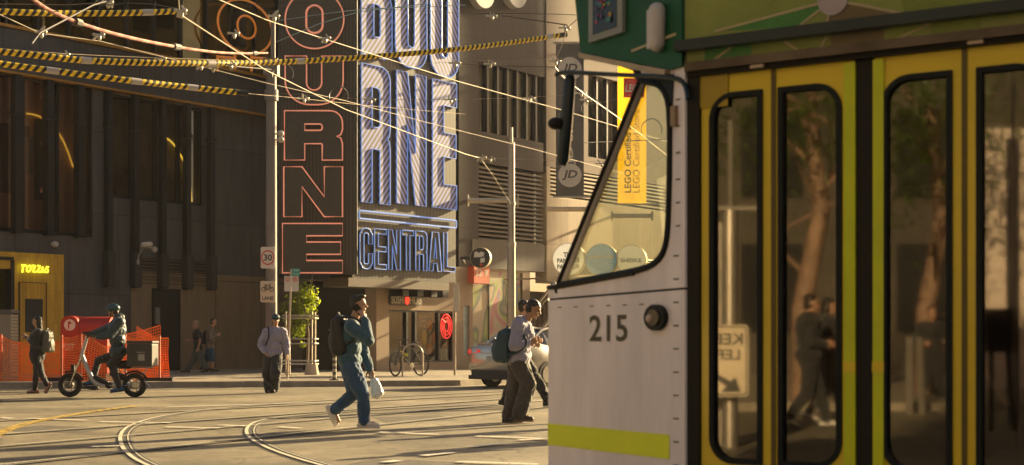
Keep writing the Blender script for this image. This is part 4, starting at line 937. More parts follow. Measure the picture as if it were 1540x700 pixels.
# striped bollard on the kerb
b0 = P(503, 512, 35.6); b0.z = .145
q = MB(); q.cyl(b0, b0 + Vector((0, 0, .70)), .05, 14, mi=0); q.ell(b0 + Vector((0, 0, .70)), (.05, .05, .03)); q.cyl(b0, b0 + Vector((0, 0, .03)), .13, 14); 
tag(q.obj('bollard', stripes('bollard_bands', (.05, .05, .04), (.42, .38, .28), 7, (0, 0, 1), .5), origin=b0, smooth=True), 'thin banded bollard standing on the kerb behind the man on the phone', 'bollard')
# litter bin at the left edge
fr = Frame((P(0, 512, 39).x, 39, 0), (1, 0, 0)); t = thing('litter_bin', 'pale perforated litter bin at the left edge beside the gold front', 'bin', fr.p(-.1, .14))
x0, x1, y0, y1 = pxbox(fr, -28, 473, 16, 505); y0 = .14
q = MB(); q.prism(fr, [rr(x0, .14, x1, y1, .04)], -.6, 0); q.obj('body', stripes('perforated_bin', (.36, .32, .25), (.2, .17, .13), 16, (.7, 0, .7), .5), t)
q = MB(); q.prism(fr, [rr(x0 - .03, y1 + .005, x1 + .03, y1 + .13, .05)], -.63, .03); q.obj('lid', mat('bin_lid', (.12, .11, .10), .5), t)
# red posting box
Zb = 36.6; fr = Frame((P(126, 512, Zb).x, Zb, 0), (1, 0, 0)); x0, x1, y0, y1 = pxbox(fr, 91, 475, 161, 571)
t = thing('post_box', 'big red post box with a rounded top behind the orange mesh', 'post box', fr.p((x0 + x1) / 2, .14))
M_RED = mat('post_red', (.38, .022, .012), .5, 0, .15, 2); xm = x0 + .46
q = MB(); q.prism(fr, [rr(x0, .30, xm, y1, (.02, .02, .22, .22), 8)], -1.0, 0); q.obj('body', M_RED, t, True)
q = MB(); q.prism(Frame(fr.o, (0, -1, 0)), [rr(.06, .32, .98, y1 - .02, (.02, .02, .4, .4), 8)] and [[(x - 1.0, y) for x, y in rr(.06, .32, .98, y1 - .02, (.02, .02, .35, .35), 8)]], -x1, -xm - .004) if False else q.box(fr, xm + .004, x1, .30, y1 - .3, -.95, -.03)
q.obj('side_body', M_RED, t)
q = MB(); n = 14; 
arc_ = [(-.49 + .46 * math.cos(PI * k / n), y1 - .3 + .28 * math.sin(PI * k / n)) for k in range(n + 1)]
q.add([fr.p(xx, y, z) for (z, y) in arc_ for xx in (xm + .004, x1 + .03)], [(2 * i, 2 * i + 2, 2 * i + 3, 2 * i + 1) for i in range(n)] + [tuple(2 * i for i in range(n + 1)), tuple(2 * i + 1 for i in range(n, -1, -1))]); q.obj('curved_top', M_RED, t, True)
q = MB(); q.box(fr, x0 + .05, x1 - .05, .14, .30, -.9, -.08); q.obj('plinth', M_BLACK, t)
c = fr.hit(105, 489); q = MB(); q.disc(fr, c[0], c[1], .145, .002, .012, 30); lg = q.obj('round_emblem', mat('emblem_white', (.7, .62, .55), .5), t)
q = MB(); q.prism(fr, [[(c[0] - .045, c[1] - .1), (c[0] - .01, c[1] - .1), (c[0] - .01, c[1] + .02), (c[0] + .05, c[1] + .03), (c[0] + .02, c[1] + .09), (c[0] - .045, c[1] + .09)]], .013, .018); q.obj('emblem_mark', M_RED, lg)
q = MB(); a = fr.hit(93, 527); b_ = fr.hit(110, 517); lettering(q, fr, 'POST', a[0], a[0] + .3, a[1], b_[1], .004, 0, .02, .15); q.obj('lettering', mat('emblem_white', (.7, .62, .55), .5), t)
# orange plastic mesh barrier on star pickets
M_ORM = mat('orange_mesh', (.92, .20, .02), .45, 0, .15, 4)
M_PICK = mat('orange_cap_post', (.5, .1, .03), .5)
ft = thing('mesh_barrier', 'sagging orange plastic mesh barrier on posts along the kerb in front of the post box', 'barrier', P(120, 572, 35) * 1)
def meshsheet(pa, pb, ha, hb_, za, zb, sag, name='mesh_panel', seed=0, amp=.12):
    """lattice of thin orange straps between two posts; pa, pb ground points"""
    pa = Vector(pa); pb = Vector(pb); L = (pb - pa).length; nx = max(4, int(L / .062)); ny = 17; d = (pb - pa).normalized(); nn = Vector((d.y, -d.x, 0)); q = MB()
    def pt(u, v):
        top = ha + (hb_ - ha) * u - sag * 4 * u * (1 - u) * (.8 + .2 * math.sin(7 * u + seed)); bot = za + (zb - za) * u
        fold = amp * noise.noise(Vector((u * L * 1.6 + seed * 9, v * 1.3, seed))) + amp * .5 * math.sin(u * L * 5 + v * 2 + seed)
        return pa + (pb - pa) * u + nn * fold + Vector((0, 0, bot + (top - bot) * v + .02 * noise.noise(Vector((u * 9, v * 6, seed + 3)))))
    for i in range(nx + 1):
        for j in range(ny):
            a = pt(i / nx, j / ny); b = pt(i / nx, (j + 1) / ny); w_ = d * .007; q.add([a - w_, a + w_, b + w_, b - w_], [(0, 1, 2, 3)])
    for j in range(ny + 1):
        ww = .016 if j in (0, ny) else .010
        for i in range(nx):
            a = pt(i / nx, j / ny) + nn * .002; b = pt((i + 1) / nx, j / ny) + nn * .002; w_ = Vector((0, 0, ww)); q.add([a - w_, a + w_, b + w_, b - w_], [(0, 1, 2, 3)])
    return q.obj(name, M_ORM, ft)
def post(px, Z, pyt):
    p_ = P(px, 512, Z); p_.z = .14; q = MB(); q.cyl(p_, (p_.x, p_.y, P(0, pyt, Z).z), .028, 8); q.obj('post', M_PICK, ft); return p_
pL = P(-60, 512, 35); pa_ = post(2, 34.9, 503); pb_ = post(93, 35.2, 504); pc_ = post(122, 34.9, 502); pd = post(189, 35.6, 503); pe = post(240, 35.1, 505)
h_ = lambda py, Z: P(0, py, Z).z
for a, b, ha, hb_, sag, sd in ((pL, pa_, h_(500, 35), h_(507, 35), .1, 1), (pa_, pb_, h_(506, 35), h_(533, 35), .10, 2), (pb_, pc_, h_(508, 35), h_(505, 35), .05, 3), (pc_, pd, h_(503, 35), h_(520, 35.5), .16, 4), (pd, pe, h_(506, 35.5), h_(506, 35.1), .12, 5)):
    meshsheet((a.x, a.y, 0), (b.x, b.y, 0), ha, hb_, .16, .16, sag, seed=sd)
meshsheet((pa_.x, 36.1, 0), (pd.x + .3, 37.9, 0), 1.1, 1.55, .16, .2, .2, seed=8)
meshsheet((pd.x + .1, 36.2, 0), (pe.x + .02, 36.0, 0), 1.5, 1.2, .2, .2, .1, seed=9)
for pf in (pe, pb_):
    q = MB(); q.box(Frame(pf, (1, 0, 0)), -.35, .35, 0, .09, -.15, .15); q.obj('black_foot', M_BLACK, ft)
# bicycle hoops and bicycle
hb0 = P(620, 512, 39.6); hb0.z = .14
q = MB(); q.tube([hb0 + Vector((-.28, .1, 0)), hb0 + Vector((-.28, .1, .62))] + [hb0 + Vector((-.28 * math.cos(a), .1, .62 + .28 * math.sin(a))) for a in [PI * k / 10 for k in range(1, 10)]] + [hb0 + Vector((.28, .1, .62)), hb0 + Vector((.28, .1, 0))], .026, 10)
tag(q.obj('bicycle_hoop', M_GALV, origin=hb0, smooth=True), 'steel bicycle hoop in front of the shop window', 'bicycle stand')
M_TYRE = mat('tyre_rubber', (.02, .02, .02), .8); M_BIKE = mat('black_bike_paint', (.025, .025, .028), .35); M_CHR = mat('bright_metal', (.6, .57, .5), .25, .9)
def wheel(mbt, mbr, c, r, ax, tw=.022, spokes=16, rim=.012):
    ax = Vector(ax).normalized(); e1 = ax.cross(Vector((0, 0, 1))).normalized(); e2 = Vector((0, 0, 1)); c = Vector(c)
    mbt.tube([c + (e1 * math.cos(2 * PI * k / 36) + e2 * math.sin(2 * PI * k / 36)) * (r - tw) for k in range(36)], tw, 8, closed=True)
    mbr.tube([c + (e1 * math.cos(2 * PI * k / 36) + e2 * math.sin(2 * PI * k / 36)) * (r - 2 * tw) for k in range(36)], rim, 6, closed=True)
    mbr.cyl(c - ax * .05, c + ax * .05, .022 if r < .3 else .018, 10)
    for k in range(spokes): a = 2 * PI * k / spokes; mbr.tube([c + ax * .03 * (-1) ** k, c + (e1 * math.cos(a) + e2 * math.sin(a)) * (r - 2 * tw)], .0022 if r > .3 else .007, 4)
bk = P(615, 512, 39.9); bk.z = .14
t = thing('bicycle', 'black bicycle leaning on the steel hoop before the shop window', 'bicycle', bk)
bd = Vector((.66, -.75, 0)).normalized() * -1   # front wheel to the left and nearer
bd = Vector((-.62, -.78, 0)).normalized(); bax = Vector((bd.y, -bd.x, 0)); ln = bax * .12
cf = bk + bd * .55 + Vector((0, 0, .345)); cr = bk - bd * .5 + Vector((0, 0, .345)); 
for c, nm in ((cf, 'front'), (cr, 'rear')):
    qt = MB(); qr = MB(); wheel(qt, qr, c, .345, bax if nm == 'rear' else (bax + bd * .25)); wo = qt.obj('wheel', M_TYRE, t, True); qr.obj('rim', M_BIKE, wo)
q = MB(); bb_ = bk + bd * -.06 + Vector((0, 0, .30)); st_ = bk - bd * .22 + Vector((0, 0, .82)); hd = bk + bd * .38 + Vector((0, 0, .86)); hl = bk + bd * .41 + Vector((0, 0, .70))
for a, b in ((bb_, st_), (st_ - Vector((0, 0, .06)), hd), (bb_, hl), (hd + Vector((0, 0, .1)), hl), (hl, cf), (cr, bb_), (cr, st_ - Vector((0, 0, .08)))): q.tube([a, b], .018, 8)
q.obj('frame', M_BIKE, t, True)
q = MB(); s0 = bk - bd * .25 + Vector((0, 0, .95)); q.tube([st_, s0], .014); q.ell(s0, (.13, .07, .035), Matrix(((bd.x, bax.x, 0), (bd.y, bax.y, 0), (0, 0, 1)))); q.obj('saddle', M_BIKE, t, True)
q = MB(); h0 = bk + bd * .36 + Vector((0, 0, 1.02)); q.tube([hd, h0], .014); q.tube([h0 - bax * .29 - bd * .08, h0 - bax * .1, h0 + bax * .1, h0 + bax * .29 - bd * .08], .014); q.obj('handlebar', M_BIKE, t, True)
q = MB(); q.cyl(bb_ - bax * .06, bb_ - bax * .07, .085, 16); q.tube([bb_ - bax * .08, bb_ - bax * .08 + Vector((0, 0, -.16)) + bd * .05]  , .01); q.box(Frame(bb_ - bax * .08 + Vector((0, 0, -.16)) + bd * .05, bd), -.04, .04, -.01, .01, 0, .08); q.obj('crank', M_CHR, t)
q = MB(); q.tube([hd - bax * .02 + Vector((0, 0, -.15)), bk + bd * .1 + Vector((0, 0, .62))], .012); q.ell(bk + bd * .12 + Vector((0, 0, .6)), (.06, .05, .05)); q.obj('yellow_lock', mat('yellow_lock', (.5, .5, .03), .5), t)

# ---- silver sedan
co = Vector((-1.17, 34.9, 0)) # rear left corner
cdir = Vector((.62, .785, 0)).normalized(); crt = Vector((cdir.y, -cdir.x, 0))
CF = Frame(co, cdir)   # x forward, y up, z to the right side of the car (ez = ex x ey)
t = thing('parked_car', 'silver sedan with red tail lamps facing away behind the man in the hooded sweater', 'car', co + cdir * 2.3 + crt * .9)
M_SILVER = mat('silver_paint', (.50, .47, .42), .22, .6, .03, 2, coat=1.0); M_CARGL = mat('car_glass', (.03, .03, .03), .05, 0, .1, spec=.8); M_TAIL = mat('tail_lamp_red', (.5, .02, .015), .15, emit=(1, .05, .02), estr=.12)
W_ = 1.84; Lc = 4.75
# body by cross sections along length: (x, [(half-width scale, height)...])
secs = [(0.0, .80, .42, .90), (.06, .90, .36, 1.00), (.35, .96, .30, 1.07), (.85, .99, .24, 1.06), (1.4, 1.0, .22, .98), (2.6, 1.0, .22, .95), (3.4, .99, .22, .93), (4.1, .96, .24, .86), (4.55, .88, .3, .74), (4.75, .72, .38, .6)]
q = MB(); ring = []
for (x, ws, zb, zt) in secs:
    hw = W_ / 2 * ws; zc = (zb + zt) / 2
    rng = [(-hw * .9, zb), (-hw * .99, zb + .12), (-hw, zc), (-hw * .965, zt - .08), (-hw * .88, zt), (-hw * .4, zt + .015), (hw * .4, zt + .015), (hw * .88, zt), (hw * .965, zt - .08), (hw, zc), (hw * .99, zb + .12), (hw * .9, zb)]
    ring.append([CF.p(x, z, W_ / 2 + s) for s, z in rng])
n = 12; q.add([p for r_ in ring for p in r_], [(i * n + k, i * n + (k + 1) % n, (i + 1) * n + (k + 1) % n, (i + 1) * n + k) for i in range(len(ring) - 1) for k in range(n)] + [tuple(range(n)), tuple((len(ring) - 1) * n + k for k in range(n))])
q.obj('body', M_SILVER, t, True)
q = MB(); ring = []
for (x, ws, zt) in ((.55, .70, 1.06), (1.15, .66, 1.38), (1.5, .66, 1.44), (2.3, .67, 1.45), (2.8, .66, 1.40), (3.65, .72, .95)):
    hw = W_ / 2 * ws; ring.append([CF.p(x, z, W_ / 2 + s) for s, z in ((-W_ / 2 * .88, .93), (-hw, zt - .03), (-hw * .8, zt), (hw * .8, zt), (hw, zt - .03), (W_ / 2 * .88, .93))])
n = 6; q.add([p for r_ in ring for p in r_], [(i * n + k, i * n + (k + 1) % n, (i + 1) * n + (k + 1) % n, (i + 1) * n + k) for i in range(len(ring) - 1) for k in range(n)] + [tuple(range(n)), tuple((len(ring) - 1) * n + k for k in range(n))])
q.obj('cabin_glass', M_CARGL, t, False)
q = MB()
for s in (-1, 1):
    pr = [(.52, 1.05, .72), (1.13, 1.40, .655), (1.5, 1.462, .655), (2.3, 1.472, .665), (2.8, 1.42, .655), (3.66, .97, .72)]
    q.tube([CF.p(x, z, W_ / 2 + s * W_ / 2 * k) for x, z, k in pr], .035, 6); q.tube([CF.p(1.9, .95, W_ / 2 + s * W_ / 2 * .87), CF.p(1.9, 1.45, W_ / 2 + s * W_ / 2 * .66)], .03, 6)
q.add([CF.p(x, z, W_ / 2 + s) for x, z in ((1.2, 1.42), (1.6, 1.47), (2.3, 1.485), (2.7, 1.44)) for s in (-.58, .58)], [(0, 1, 3, 2), (2, 3, 5, 4), (4, 5, 7, 6)])
q.obj('roof', M_SILVER, t, True)
for s in (0, 1):
    q = MB(); zc = .18 if s == 0 else W_ - .18; sg_ = -1 if s == 0 else 1
    q.add([CF.p(-.015 + a * .2, z, zz) for (a, z, zz) in ((0, .86, W_ / 2 + sg_ * .40), (0, .92, W_ / 2 + sg_ * .42), (.3, .93, W_ / 2 + sg_ * .83), (.8, .91, W_ / 2 + sg_ * .925), (.7, .85, W_ / 2 + sg_ * .93), (.1, .82, W_ / 2 + sg_ * .80))], [(0, 1, 2, 5), (5, 2, 3, 4)]); q.obj('tail_lamp', M_TAIL, t)
q = MB(); q.box(CF, -.03, .02, .30, .42, .25, W_ - .25); q.box(CF, -.02, .1, .20, .30, .15, W_ - .15); q.obj('bumper_insert', mat('dark_plastic', (.03, .03, .03), .6), t)
q = MB(); q.box(CF, -.03, .0, .66, .77, W_ / 2 - .19, W_ / 2 + .19); q.obj('number_plate', mat('plate_pale', (.5, .48, .45), .5), t)
q = MB(); q.box(CF, -.02, .02, .83, .85, W_ / 2 - .4, W_ / 2 + .4); q.obj('chrome_strip', M_CHR, t)
for (x, s) in ((.95, .1), (.95, W_ - .1), (3.75, .1), (3.75, W_ - .1)):
    qt = MB(); c = CF.p(x, .32, s); qt.cyl(c - CF.ez * .11, c + CF.ez * .11, .32, 26); wo = qt.obj('wheel', M_TYRE, t, True)
    q = MB(); q.cyl(c - CF.ez * .118, c + CF.ez * .118, .21, 20); q.obj('rim', mat('alloy', (.35, .33, .3), .3, .8), wo, True)
for s in (-.1, W_ + .1):
    q = MB(); q.ell(CF.p(2.95, 1.0, s), (.1, .1, .08)); q.obj('wing_mirror', M_SILVER, t, True)
# added signal post, unseen behind the tram, to throw a shadow on the open road
sp_ = Vector((2.9, 22.0, 0)); t = thing('added_signal_post', 'unseen signal post added behind the tram to cast a long shadow over the road', 'traffic light', sp_)
q = MB(); q.cyl(sp_, sp_ + Vector((0, 0, 4.4)), .075, 12); q.obj('post', M_GALV2, t, True)
q = MB(); q.box(Frame(sp_, (1, 0, 0)), -.17, .17, 2.7, 3.7, .1, .4); q.box(Frame(sp_, (0, 1, 0)), -.17, .17, 2.2, 3.2, .1, .4); q.obj('signal_head', M_BLACK, t)
# far wall lamp near the tram: small thing
x, y = D.hit(833, 431, 2.2); q = MB(); q.ell(D.p(x, y, 2.2), (.13, .13, .18)); q.tube([D.p(x, y + .1, 2.2), D.p(x, y + .3, 1.5), D.p(x, y + .3, .0)], .03)
tag(q.obj('wall_lamp', M_GALV, origin=D.p(x, y, 2.2), smooth=True), 'small bell shaped fitting beside the stair at the tram window corner', 'lamp')

# ============================================================ OVERHEAD WIRES
M_WIRE = mat('copper_wire', (.35, .29, .22), .4, .8, .1); M_WIREL = mat('bright_wire', (.45, .40, .33), .45, .5, .1); M_WIRED = mat('dark_cable', (.05, .045, .045), .5)
M_BLUEW = mat('pale_blue_rope', (.30, .45, .52), .5)
def wire(name, pts, r, m_, lab, cat='wire', group='overhead wires across the street', seg=6, it=1):
    w_ = [P(*p) for p in pts]; w_ = smooth_path(w_, it) if it else w_
    q = MB(); q.tube(w_, r * .38, seg); o = q.obj(name, m_, origin=w_[0], smooth=True); tag(o, lab, cat, group); return o
def tape_mat():
    return None
def hazard(pts, lab, r=.048, sleeves=()):
    """a wire sheathed in yellow and black banded tube: each band is geometry with its own colour"""
    w_ = smooth_path([P(*p) for p in pts], 2); L = [0.0]
    for i in range(1, len(w_)): L.append(L[-1] + (w_[i] - w_[i - 1]).length)
    def at(s):
        s = max(0, min(L[-1], s)); i = 0
        while i < len(L) - 2 and L[i + 1] < s: i += 1
        return w_[i].lerp(w_[i + 1], (s - L[i]) / max(1e-6, L[i + 1] - L[i]))
    q = MB(); n = int(L[-1] / .058); seg = 10; tw = .058
    rows = []
    # slanted bands: ring vertices shifted along the axis
    for i in range(n + 1):
        s = i * L[-1] / n; row = []
        for k in range(seg):
            a = 2 * PI * k / seg; sh = tw * .55 * math.sin(a); p = at(s + sh); t_ = (at(s + sh + .02) - at(s + sh - .02)).normalized(); sd_ = t_.cross(Vector((0, 0, 1))).normalized(); up = sd_.cross(t_)
            row.append(p + (sd_ * math.cos(a) + up * math.sin(a)) * r)
        rows.append(row)
    vs = [v for row in rows for v in row]
    for i in range(n):
        q.add([], [])
    base = len(q.v); q.v += [tuple(v) for v in vs]
    for i in range(n):
        for k in range(seg): l = (k + 1) % seg; q.f.append((base + i * seg + k, base + i * seg + l, base + (i + 1) * seg + l, base + (i + 1) * seg + k)); q.m.append((i // 1) % 2)
    for s in sleeves:
        c = at(L[-1] * s); d_ = (at(L[-1] * s + .05) - at(L[-1] * s - .05)).normalized(); q.cyl(c - d_ * .09, c + d_ * .09, r * 1.08, 10, mi=2)
    for s in (0, L[-1]): c = at(s); d_ = (at(s + .05) - at(s - .05)).normalized(); q.cyl(c - d_ * .1, c + d_ * .1, r * 1.05, 8, mi=1)
    o = q.obj('hazard_sleeve_wire', [mat('hazard_yellow', (.92, .62, .03), .5, 0, .12, 8), mat('hazard_black', (.02, .02, .02), .5), mat('pale_label_tape', (.45, .42, .42), .5)], origin=w_[0], smooth=True); tag(o, lab, 'wire', 'yellow and black sleeved wires'); return w_
hazard([(-40, 74, 22), (60, 84, 22.5), (125, 92, 23), (265, 96, 24), (405, 95, 26), (530, 88, 27), (700, 74, 28.5), (846, 53, 30)], 'longest black and yellow sleeved wire crossing the whole street', .052, (.14, .33, .5, .97))
hazard([(-30, 92, 20), (50, 103, 20.5), (180, 120, 21), (280, 131, 22), (363, 140, 22.5)], 'black and yellow sleeved wire sloping down at the left, lowest of the three', .045, (.25, .55, .8))
hazard([(-20, 17, 20), (60, 20, 20.5), (115, 20.5, 21), (200, 20, 21.5), (270, 17, 22)], 'short black and yellow sleeved wire along the top left', .045, (.82,))
wire('overhead_wire', [(363, 140, 22.5), (450, 148, 25), (560, 160, 28), (700, 172, 31)], .009, M_WIRE, 'thin wire carrying on from the lowest sleeved wire')
wire('contact_wire', [(268, -10, 17), (270, 20, 17.5), (277, 26, 18), (400, 106, 22), (520, 165, 27), (700, 232, 33), (722, 238, 34)], .020, M_WIREL, 'thickest bright contact wire running from top left down to the slim pole', it=0)
wire('contact_wire', [(150, -60, 15), (330, 0, 20), (400, 30, 22), (485, 58, 24), (640, 107, 28), (690, 123, 30), (846, 166, 34), (1005, 214, 38)], .018, M_WIREL, 'bright contact wire passing across the striped letters towards the tram window', it=0)
wire('contact_wire', [(0, 22, 20), (60, 50, 21), (150, 62, 22), (310, 102, 25), (400, 125, 26), (520, 152, 29), (640, 184, 32), (800, 224, 36), (940, 262, 40)], .014, M_WIREL, 'bright contact wire through the looped fitting at the second letter', it=0)
wire('span_wire', [(722, 238, 34), (740, 262, 36), (768, 306, 41.3)], .022, M_WIREL, 'short bright stay running down to the slim silver pole', it=0)
wire('span_wire', [(722, 238, 34), (800, 240, 34.5), (880, 244, 35), (940, 240, 36)], .012, M_WIRE, 'thin wire level with the junction beside the slim silver pole')
wire('span_wire', [(410, 140, 39), (555, 150, 36), (680, 150, 34), (760, 148, 33), (850, 144, 32)], .012, M_WIRE, 'thin level wire behind the wide striped sign letters')
wire('span_wire', [(-10, 72, 24), (60, 78, 24), (110, 82, 25), (250, 88, 27), (400, 92, 30)], .012, M_WIRE, 'thin wire just above the longest sleeved wire at the left')
wire('span_wire', [(414, 64, 39.4), (480, 36, 35), (540, 18, 32), (640, 6, 29)], .026, M_BLUEW, 'pale blue rope from the tall grey pole, lower of the two', it=0)
wire('span_wire', [(414, 32, 39.4), (480, 22, 36), (545, 14, 32), (700, 8, 30)], .020, M_BLUEW, 'pale blue rope from the tall grey pole, upper of the two', it=0)
wire('span_wire', [(330, 6, 30), (420, 8, 31), (540, 12, 32), (690, 20, 33), (720, 22, 33)], .012, M_WIRED, 'dark thin wire along the very top of the neon signs')
wire('span_wire', [(720, 21, 33), (760, 20, 32), (860, 22, 30), (880, 25, 29)], .02, M_WIRED, 'dark rod at the top between the sign and the tram')
wire('span_wire', [(755, 24, 32), (800, 30, 31), (853, 38, 30)], .035, M_WIRED, 'thick dark insulator rod sloping to the bright curved wire')
wire('span_wire', [(630, 96, 30), (760, 90, 31), (840, 88, 31), (870, 84, 30)], .010, M_WIRE, 'thin wire below the longest sleeved wire at the right')
wire('span_wire', [(690, 96, 30), (760, 100, 30.5), (834, 101, 31)], .022, M_WIRED, 'dark rod holding the bright curved wire above the mirror')
wire('contact_wire', [(900, -10, 24), (872, 26, 27), (853, 42, 29), (845, 70, 29.5), (834, 92, 30), (836, 105, 30), (862, 130, 31), (940, 184, 34), (1008, 238, 37)], .022, M_WIREL, 'bright curved wire bending down past the mirror into the tram window', it=1)
wire('span_wire', [(880, 215, 33), (930, 213, 34), (1000, 210, 35)], .03, M_WIRED, 'dark cable seen level through the tram side window')
wire('span_wire', [(870, 160, 33), (940, 148, 34), (1000, 120, 35)], .008, M_WIRE, 'thin wire rising through the tram side window')
wire('pull_off_arm', [(48, 66, 18), (60, 50, 18.3), (140, 8, 20), (160, 2, 21)], .03, M_WIRED, 'dark pull off arm at the top left corner', 'fitting', 'wire fittings', it=0)
wire('pull_off_arm', [(300, 96, 26), (400, 104, 30), (408, 105, 39)], .03, M_WIRED, 'dark pull off arm reaching the tall grey pole', 'fitting', 'wire fittings', it=0)
wire('span_wire', [(-10, 6, 20), (140, 8, 20), (150, -4, 20)], .012, M_WIRE, 'thin wire at the extreme top left corner')
wire('span_wire', [(150, 8, 20), (215, 4, 20.5), (272, 14, 21)], .012, M_WIRED, 'dark thin wire in front of the amber window panel')
# red banded hose
w_ = smooth_path([P(*p) for p in ((42, -6, 19), (75, 18, 19.5), (140, 43, 20.5), (215, 62, 22.5), (290, 75, 27), (345, 81, 33), (402, 80, 39.2))], 3)
q = MB()
for i in range(len(w_) - 1):
    q.tube([w_[i], w_[i + 1]], .028, 8, cap=False, mi=i % 2)
for i in range(0, len(w_), 16): q.cyl(w_[i], w_[min(i + 1, len(w_) - 1)], .06, 8, mi=2)
tag(q.obj('feeder_cable', [mat('red_cable', (.20, .04, .03), .7), mat('pale_red_cable', (.28, .12, .09), .7), M_WIRED], origin=w_[0], smooth=True), 'sagging red and brown feeder cable from the top left to the tall grey pole', 'cable')
# clamps and loops on the wires
def clamp(px, py, Z, lab, s=1.0, seed=0):
    rn = random.Random(seed); c = P(px, py, Z); q = MB(); L_ = .16 * s * Z / 25
    q.tube([c - Vector((L_, 0, .0)), c + Vector((L_, .0, -.01))], .028 * s, 8); q.ell(c + Vector((L_, 0, 0)), (.045 * s,) * 3); q.ell(c - Vector((L_ * .7, 0, 0)), (.04 * s,) * 3)
    q.tube([c, c + Vector((rn.uniform(-.1, .1), 0, rn.choice((-1, 1)) * .14 * s))], .018, 6); q.ell(c + Vector((L_ * .3, 0, -.05)), (.03, .03, .05)); q.tube([c + Vector((L_ * .4, 0, .06)), c + Vector((L_ * 1.2, 0, -.05))], .015, 6)
    tag(q.obj('wire_clamp', M_CLAMP, origin=c, smooth=True), lab, 'fitting', 'wire fittings')
for i, (px, py, Z, lab) in enumerate(((60, 48, 21, 'metal clamp below the pull off arm at the top left'), (147, 52, 22, 'metal clamp on the wire before the yellow handrail'), (95, 82, 24, 'turnbuckle above the longest sleeved wire near the left edge'), (240, 88, 26.5, 'turnbuckle above the longest sleeved wire left of the ring letter'), (300, 98, 25, 'metal clamp below the ring letter'), (318, 101, 25, 'metal clamp right beside the ring letter base'), (345, 97, 25, 'metal clamp just left of the tall grey pole'),
        (487, 57, 24, 'metal clamp below the salmon ring letter'), (555, 150, 31, 'metal clamp in front of the striped letter at the middle left'), (455, 148, 27, 'metal clamp in front of the salmon second letter'), (683, 95, 30, 'metal clamp at the edge of the striped sign'), (738, 24, 32, 'metal clamp at the top above the dark window strip'), (735, 96, 31, 'metal clamp above the dark window strip'), (795, 148, 33, 'metal clamp in front of the dark window strip'), (722, 237, 34, 'metal clamp at the wire junction left of the slim pole'), (735, 239, 34.2, 'metal clamp just right of the wire junction'), (676, 150, 33, 'metal clamp at the right edge of the last striped letter'),
        (848, 42, 29.5, 'metal clamp at the bend of the curved wire'), (834, 92, 30, 'metal clamp by the top of the tram mirror'), (872, 140, 32, 'metal clamp left in the tram side window'), (880, 150, 33, 'second metal clamp left in the tram side window'), (903, 246, 35, 'turnbuckle low in the tram side window'), (160, 3, 21, 'metal clamp at the very top left of the amber panel'), (410, 24, 22, 'metal clamp beside the top of the tall grey pole'), (350, 50, 24, 'metal clamp below the ring letter stroke'), (270, 16, 17.5, 'metal fitting at the bend of the thick bright wire'))):
    clamp(px, py, Z, lab, .6, i)
def loop(px, py, Z, r, lab):
    c = P(px, py, Z); q = MB(); q.tube([c + Vector((r * math.cos(a), .05 * math.sin(3 * a), r * math.sin(a))) for a in [PI * k / 14 * 1.25 - .4 for k in range(15)]], .012, 6); tag(q.obj('jumper_loop', M_WIRED, origin=c, smooth=True), lab, 'fitting', 'jumper loops')
loop(509, 145, 28, .19, 'dark loop of cable in front of the salmon letter edge'); loop(425, 112, 27, .2, 'dark loop of cable just right of the tall grey pole'); loop(890, 165, 33, .25, 'dark loop of cable at the left of the tram side window'); loop(980, 195, 34, .25, 'dark loop of cable at the right of the tram side window')
# ============================================================ THE TRAM
C0 = Vector((P(1030, 512, 7.2).x, 7.2, 0))
T = Frame(C0, (.844, -.536, 0)); K = Frame(C0, (.51, -.86, 0))
TA = -T.ex; TB = -T.ez          # forward, inward
TWID = 2.65
def TP(a, b, h): return C0 + TA * a + TB * b + Vector((0, 0, h))
def kab(x, out=0.0):             # a K-plane position in tram plan coordinates
    v = K.ex * x + K.ez * out; return v.dot(TA), v.dot(TB)
M_TW = panelled('tram_white', (.78, .73, .82), 60, 60, (.5, -.86, 0), .0001, .35, 0, 0, .37, 1, .20)
M_TY = mat('tram_yellow', (.72, .54, .012), .38, 0, .10, 1.5, coat=.4)
M_TL = mat('tram_lime', (.72, .82, .012), .4, 0, .06, 3)
M_TL2 = mat('door_edge_lime', (.55, .62, .006), .4, 0, .12, 3)
M_TG = mat('tram_green', (.006, .085, .036), .5, 0, .3, 1.5, spec=.3)
M_TO = mat('tram_olive', (.17, .22, .035), .35, 0, .35, 1.2, coat=.5)
M_TB = mat('tram_black', (.010, .010, .011), .5, 0, .1, spec=.25)
M_TBL = mat('tram_blue_black', (.015, .03, .045), .3, .2, .2)
M_RUB = mat('rubber_gasket', (.008, .012, .016), .5, 0, .2, spec=.2)
M_TIN = mat('tram_interior', (.05, .048, .042), .7, 0, .2)
M_DG = glass('door_glass', (.40, .38, .35), .12, .03, (.92, .86, .76), dirt_veil=.004, fres=.45)
M_CG = glass('cab_glass', (.86, .86, .76), .10, .01, (1, 1, .9), dirt_veil=.06, fres=.25)
tr = thing('tram', 'green, white and yellow tram with the number 215 filling the right half', 'tram', TP(-4, 1.3, 0))
LT = -12.0
def tx(px): return T.hit(px, 512)[0]
def thh(px, py): return T.hit(px, py)[1]
wl = tx(1050); dB, dT = .38, 2.48
e1 = tx(1160); e2 = tx(1285); e3 = tx(1310); e4 = tx(1448); e5 = e4 + (e4 - e3) * 1.0; eE = e5 + .12
# saloon side wall beyond the doors
m = MB(); m.box(T, eE, -LT, .25, 2.5, -.06, 0); m.obj('side_panel', M_TW, tr)
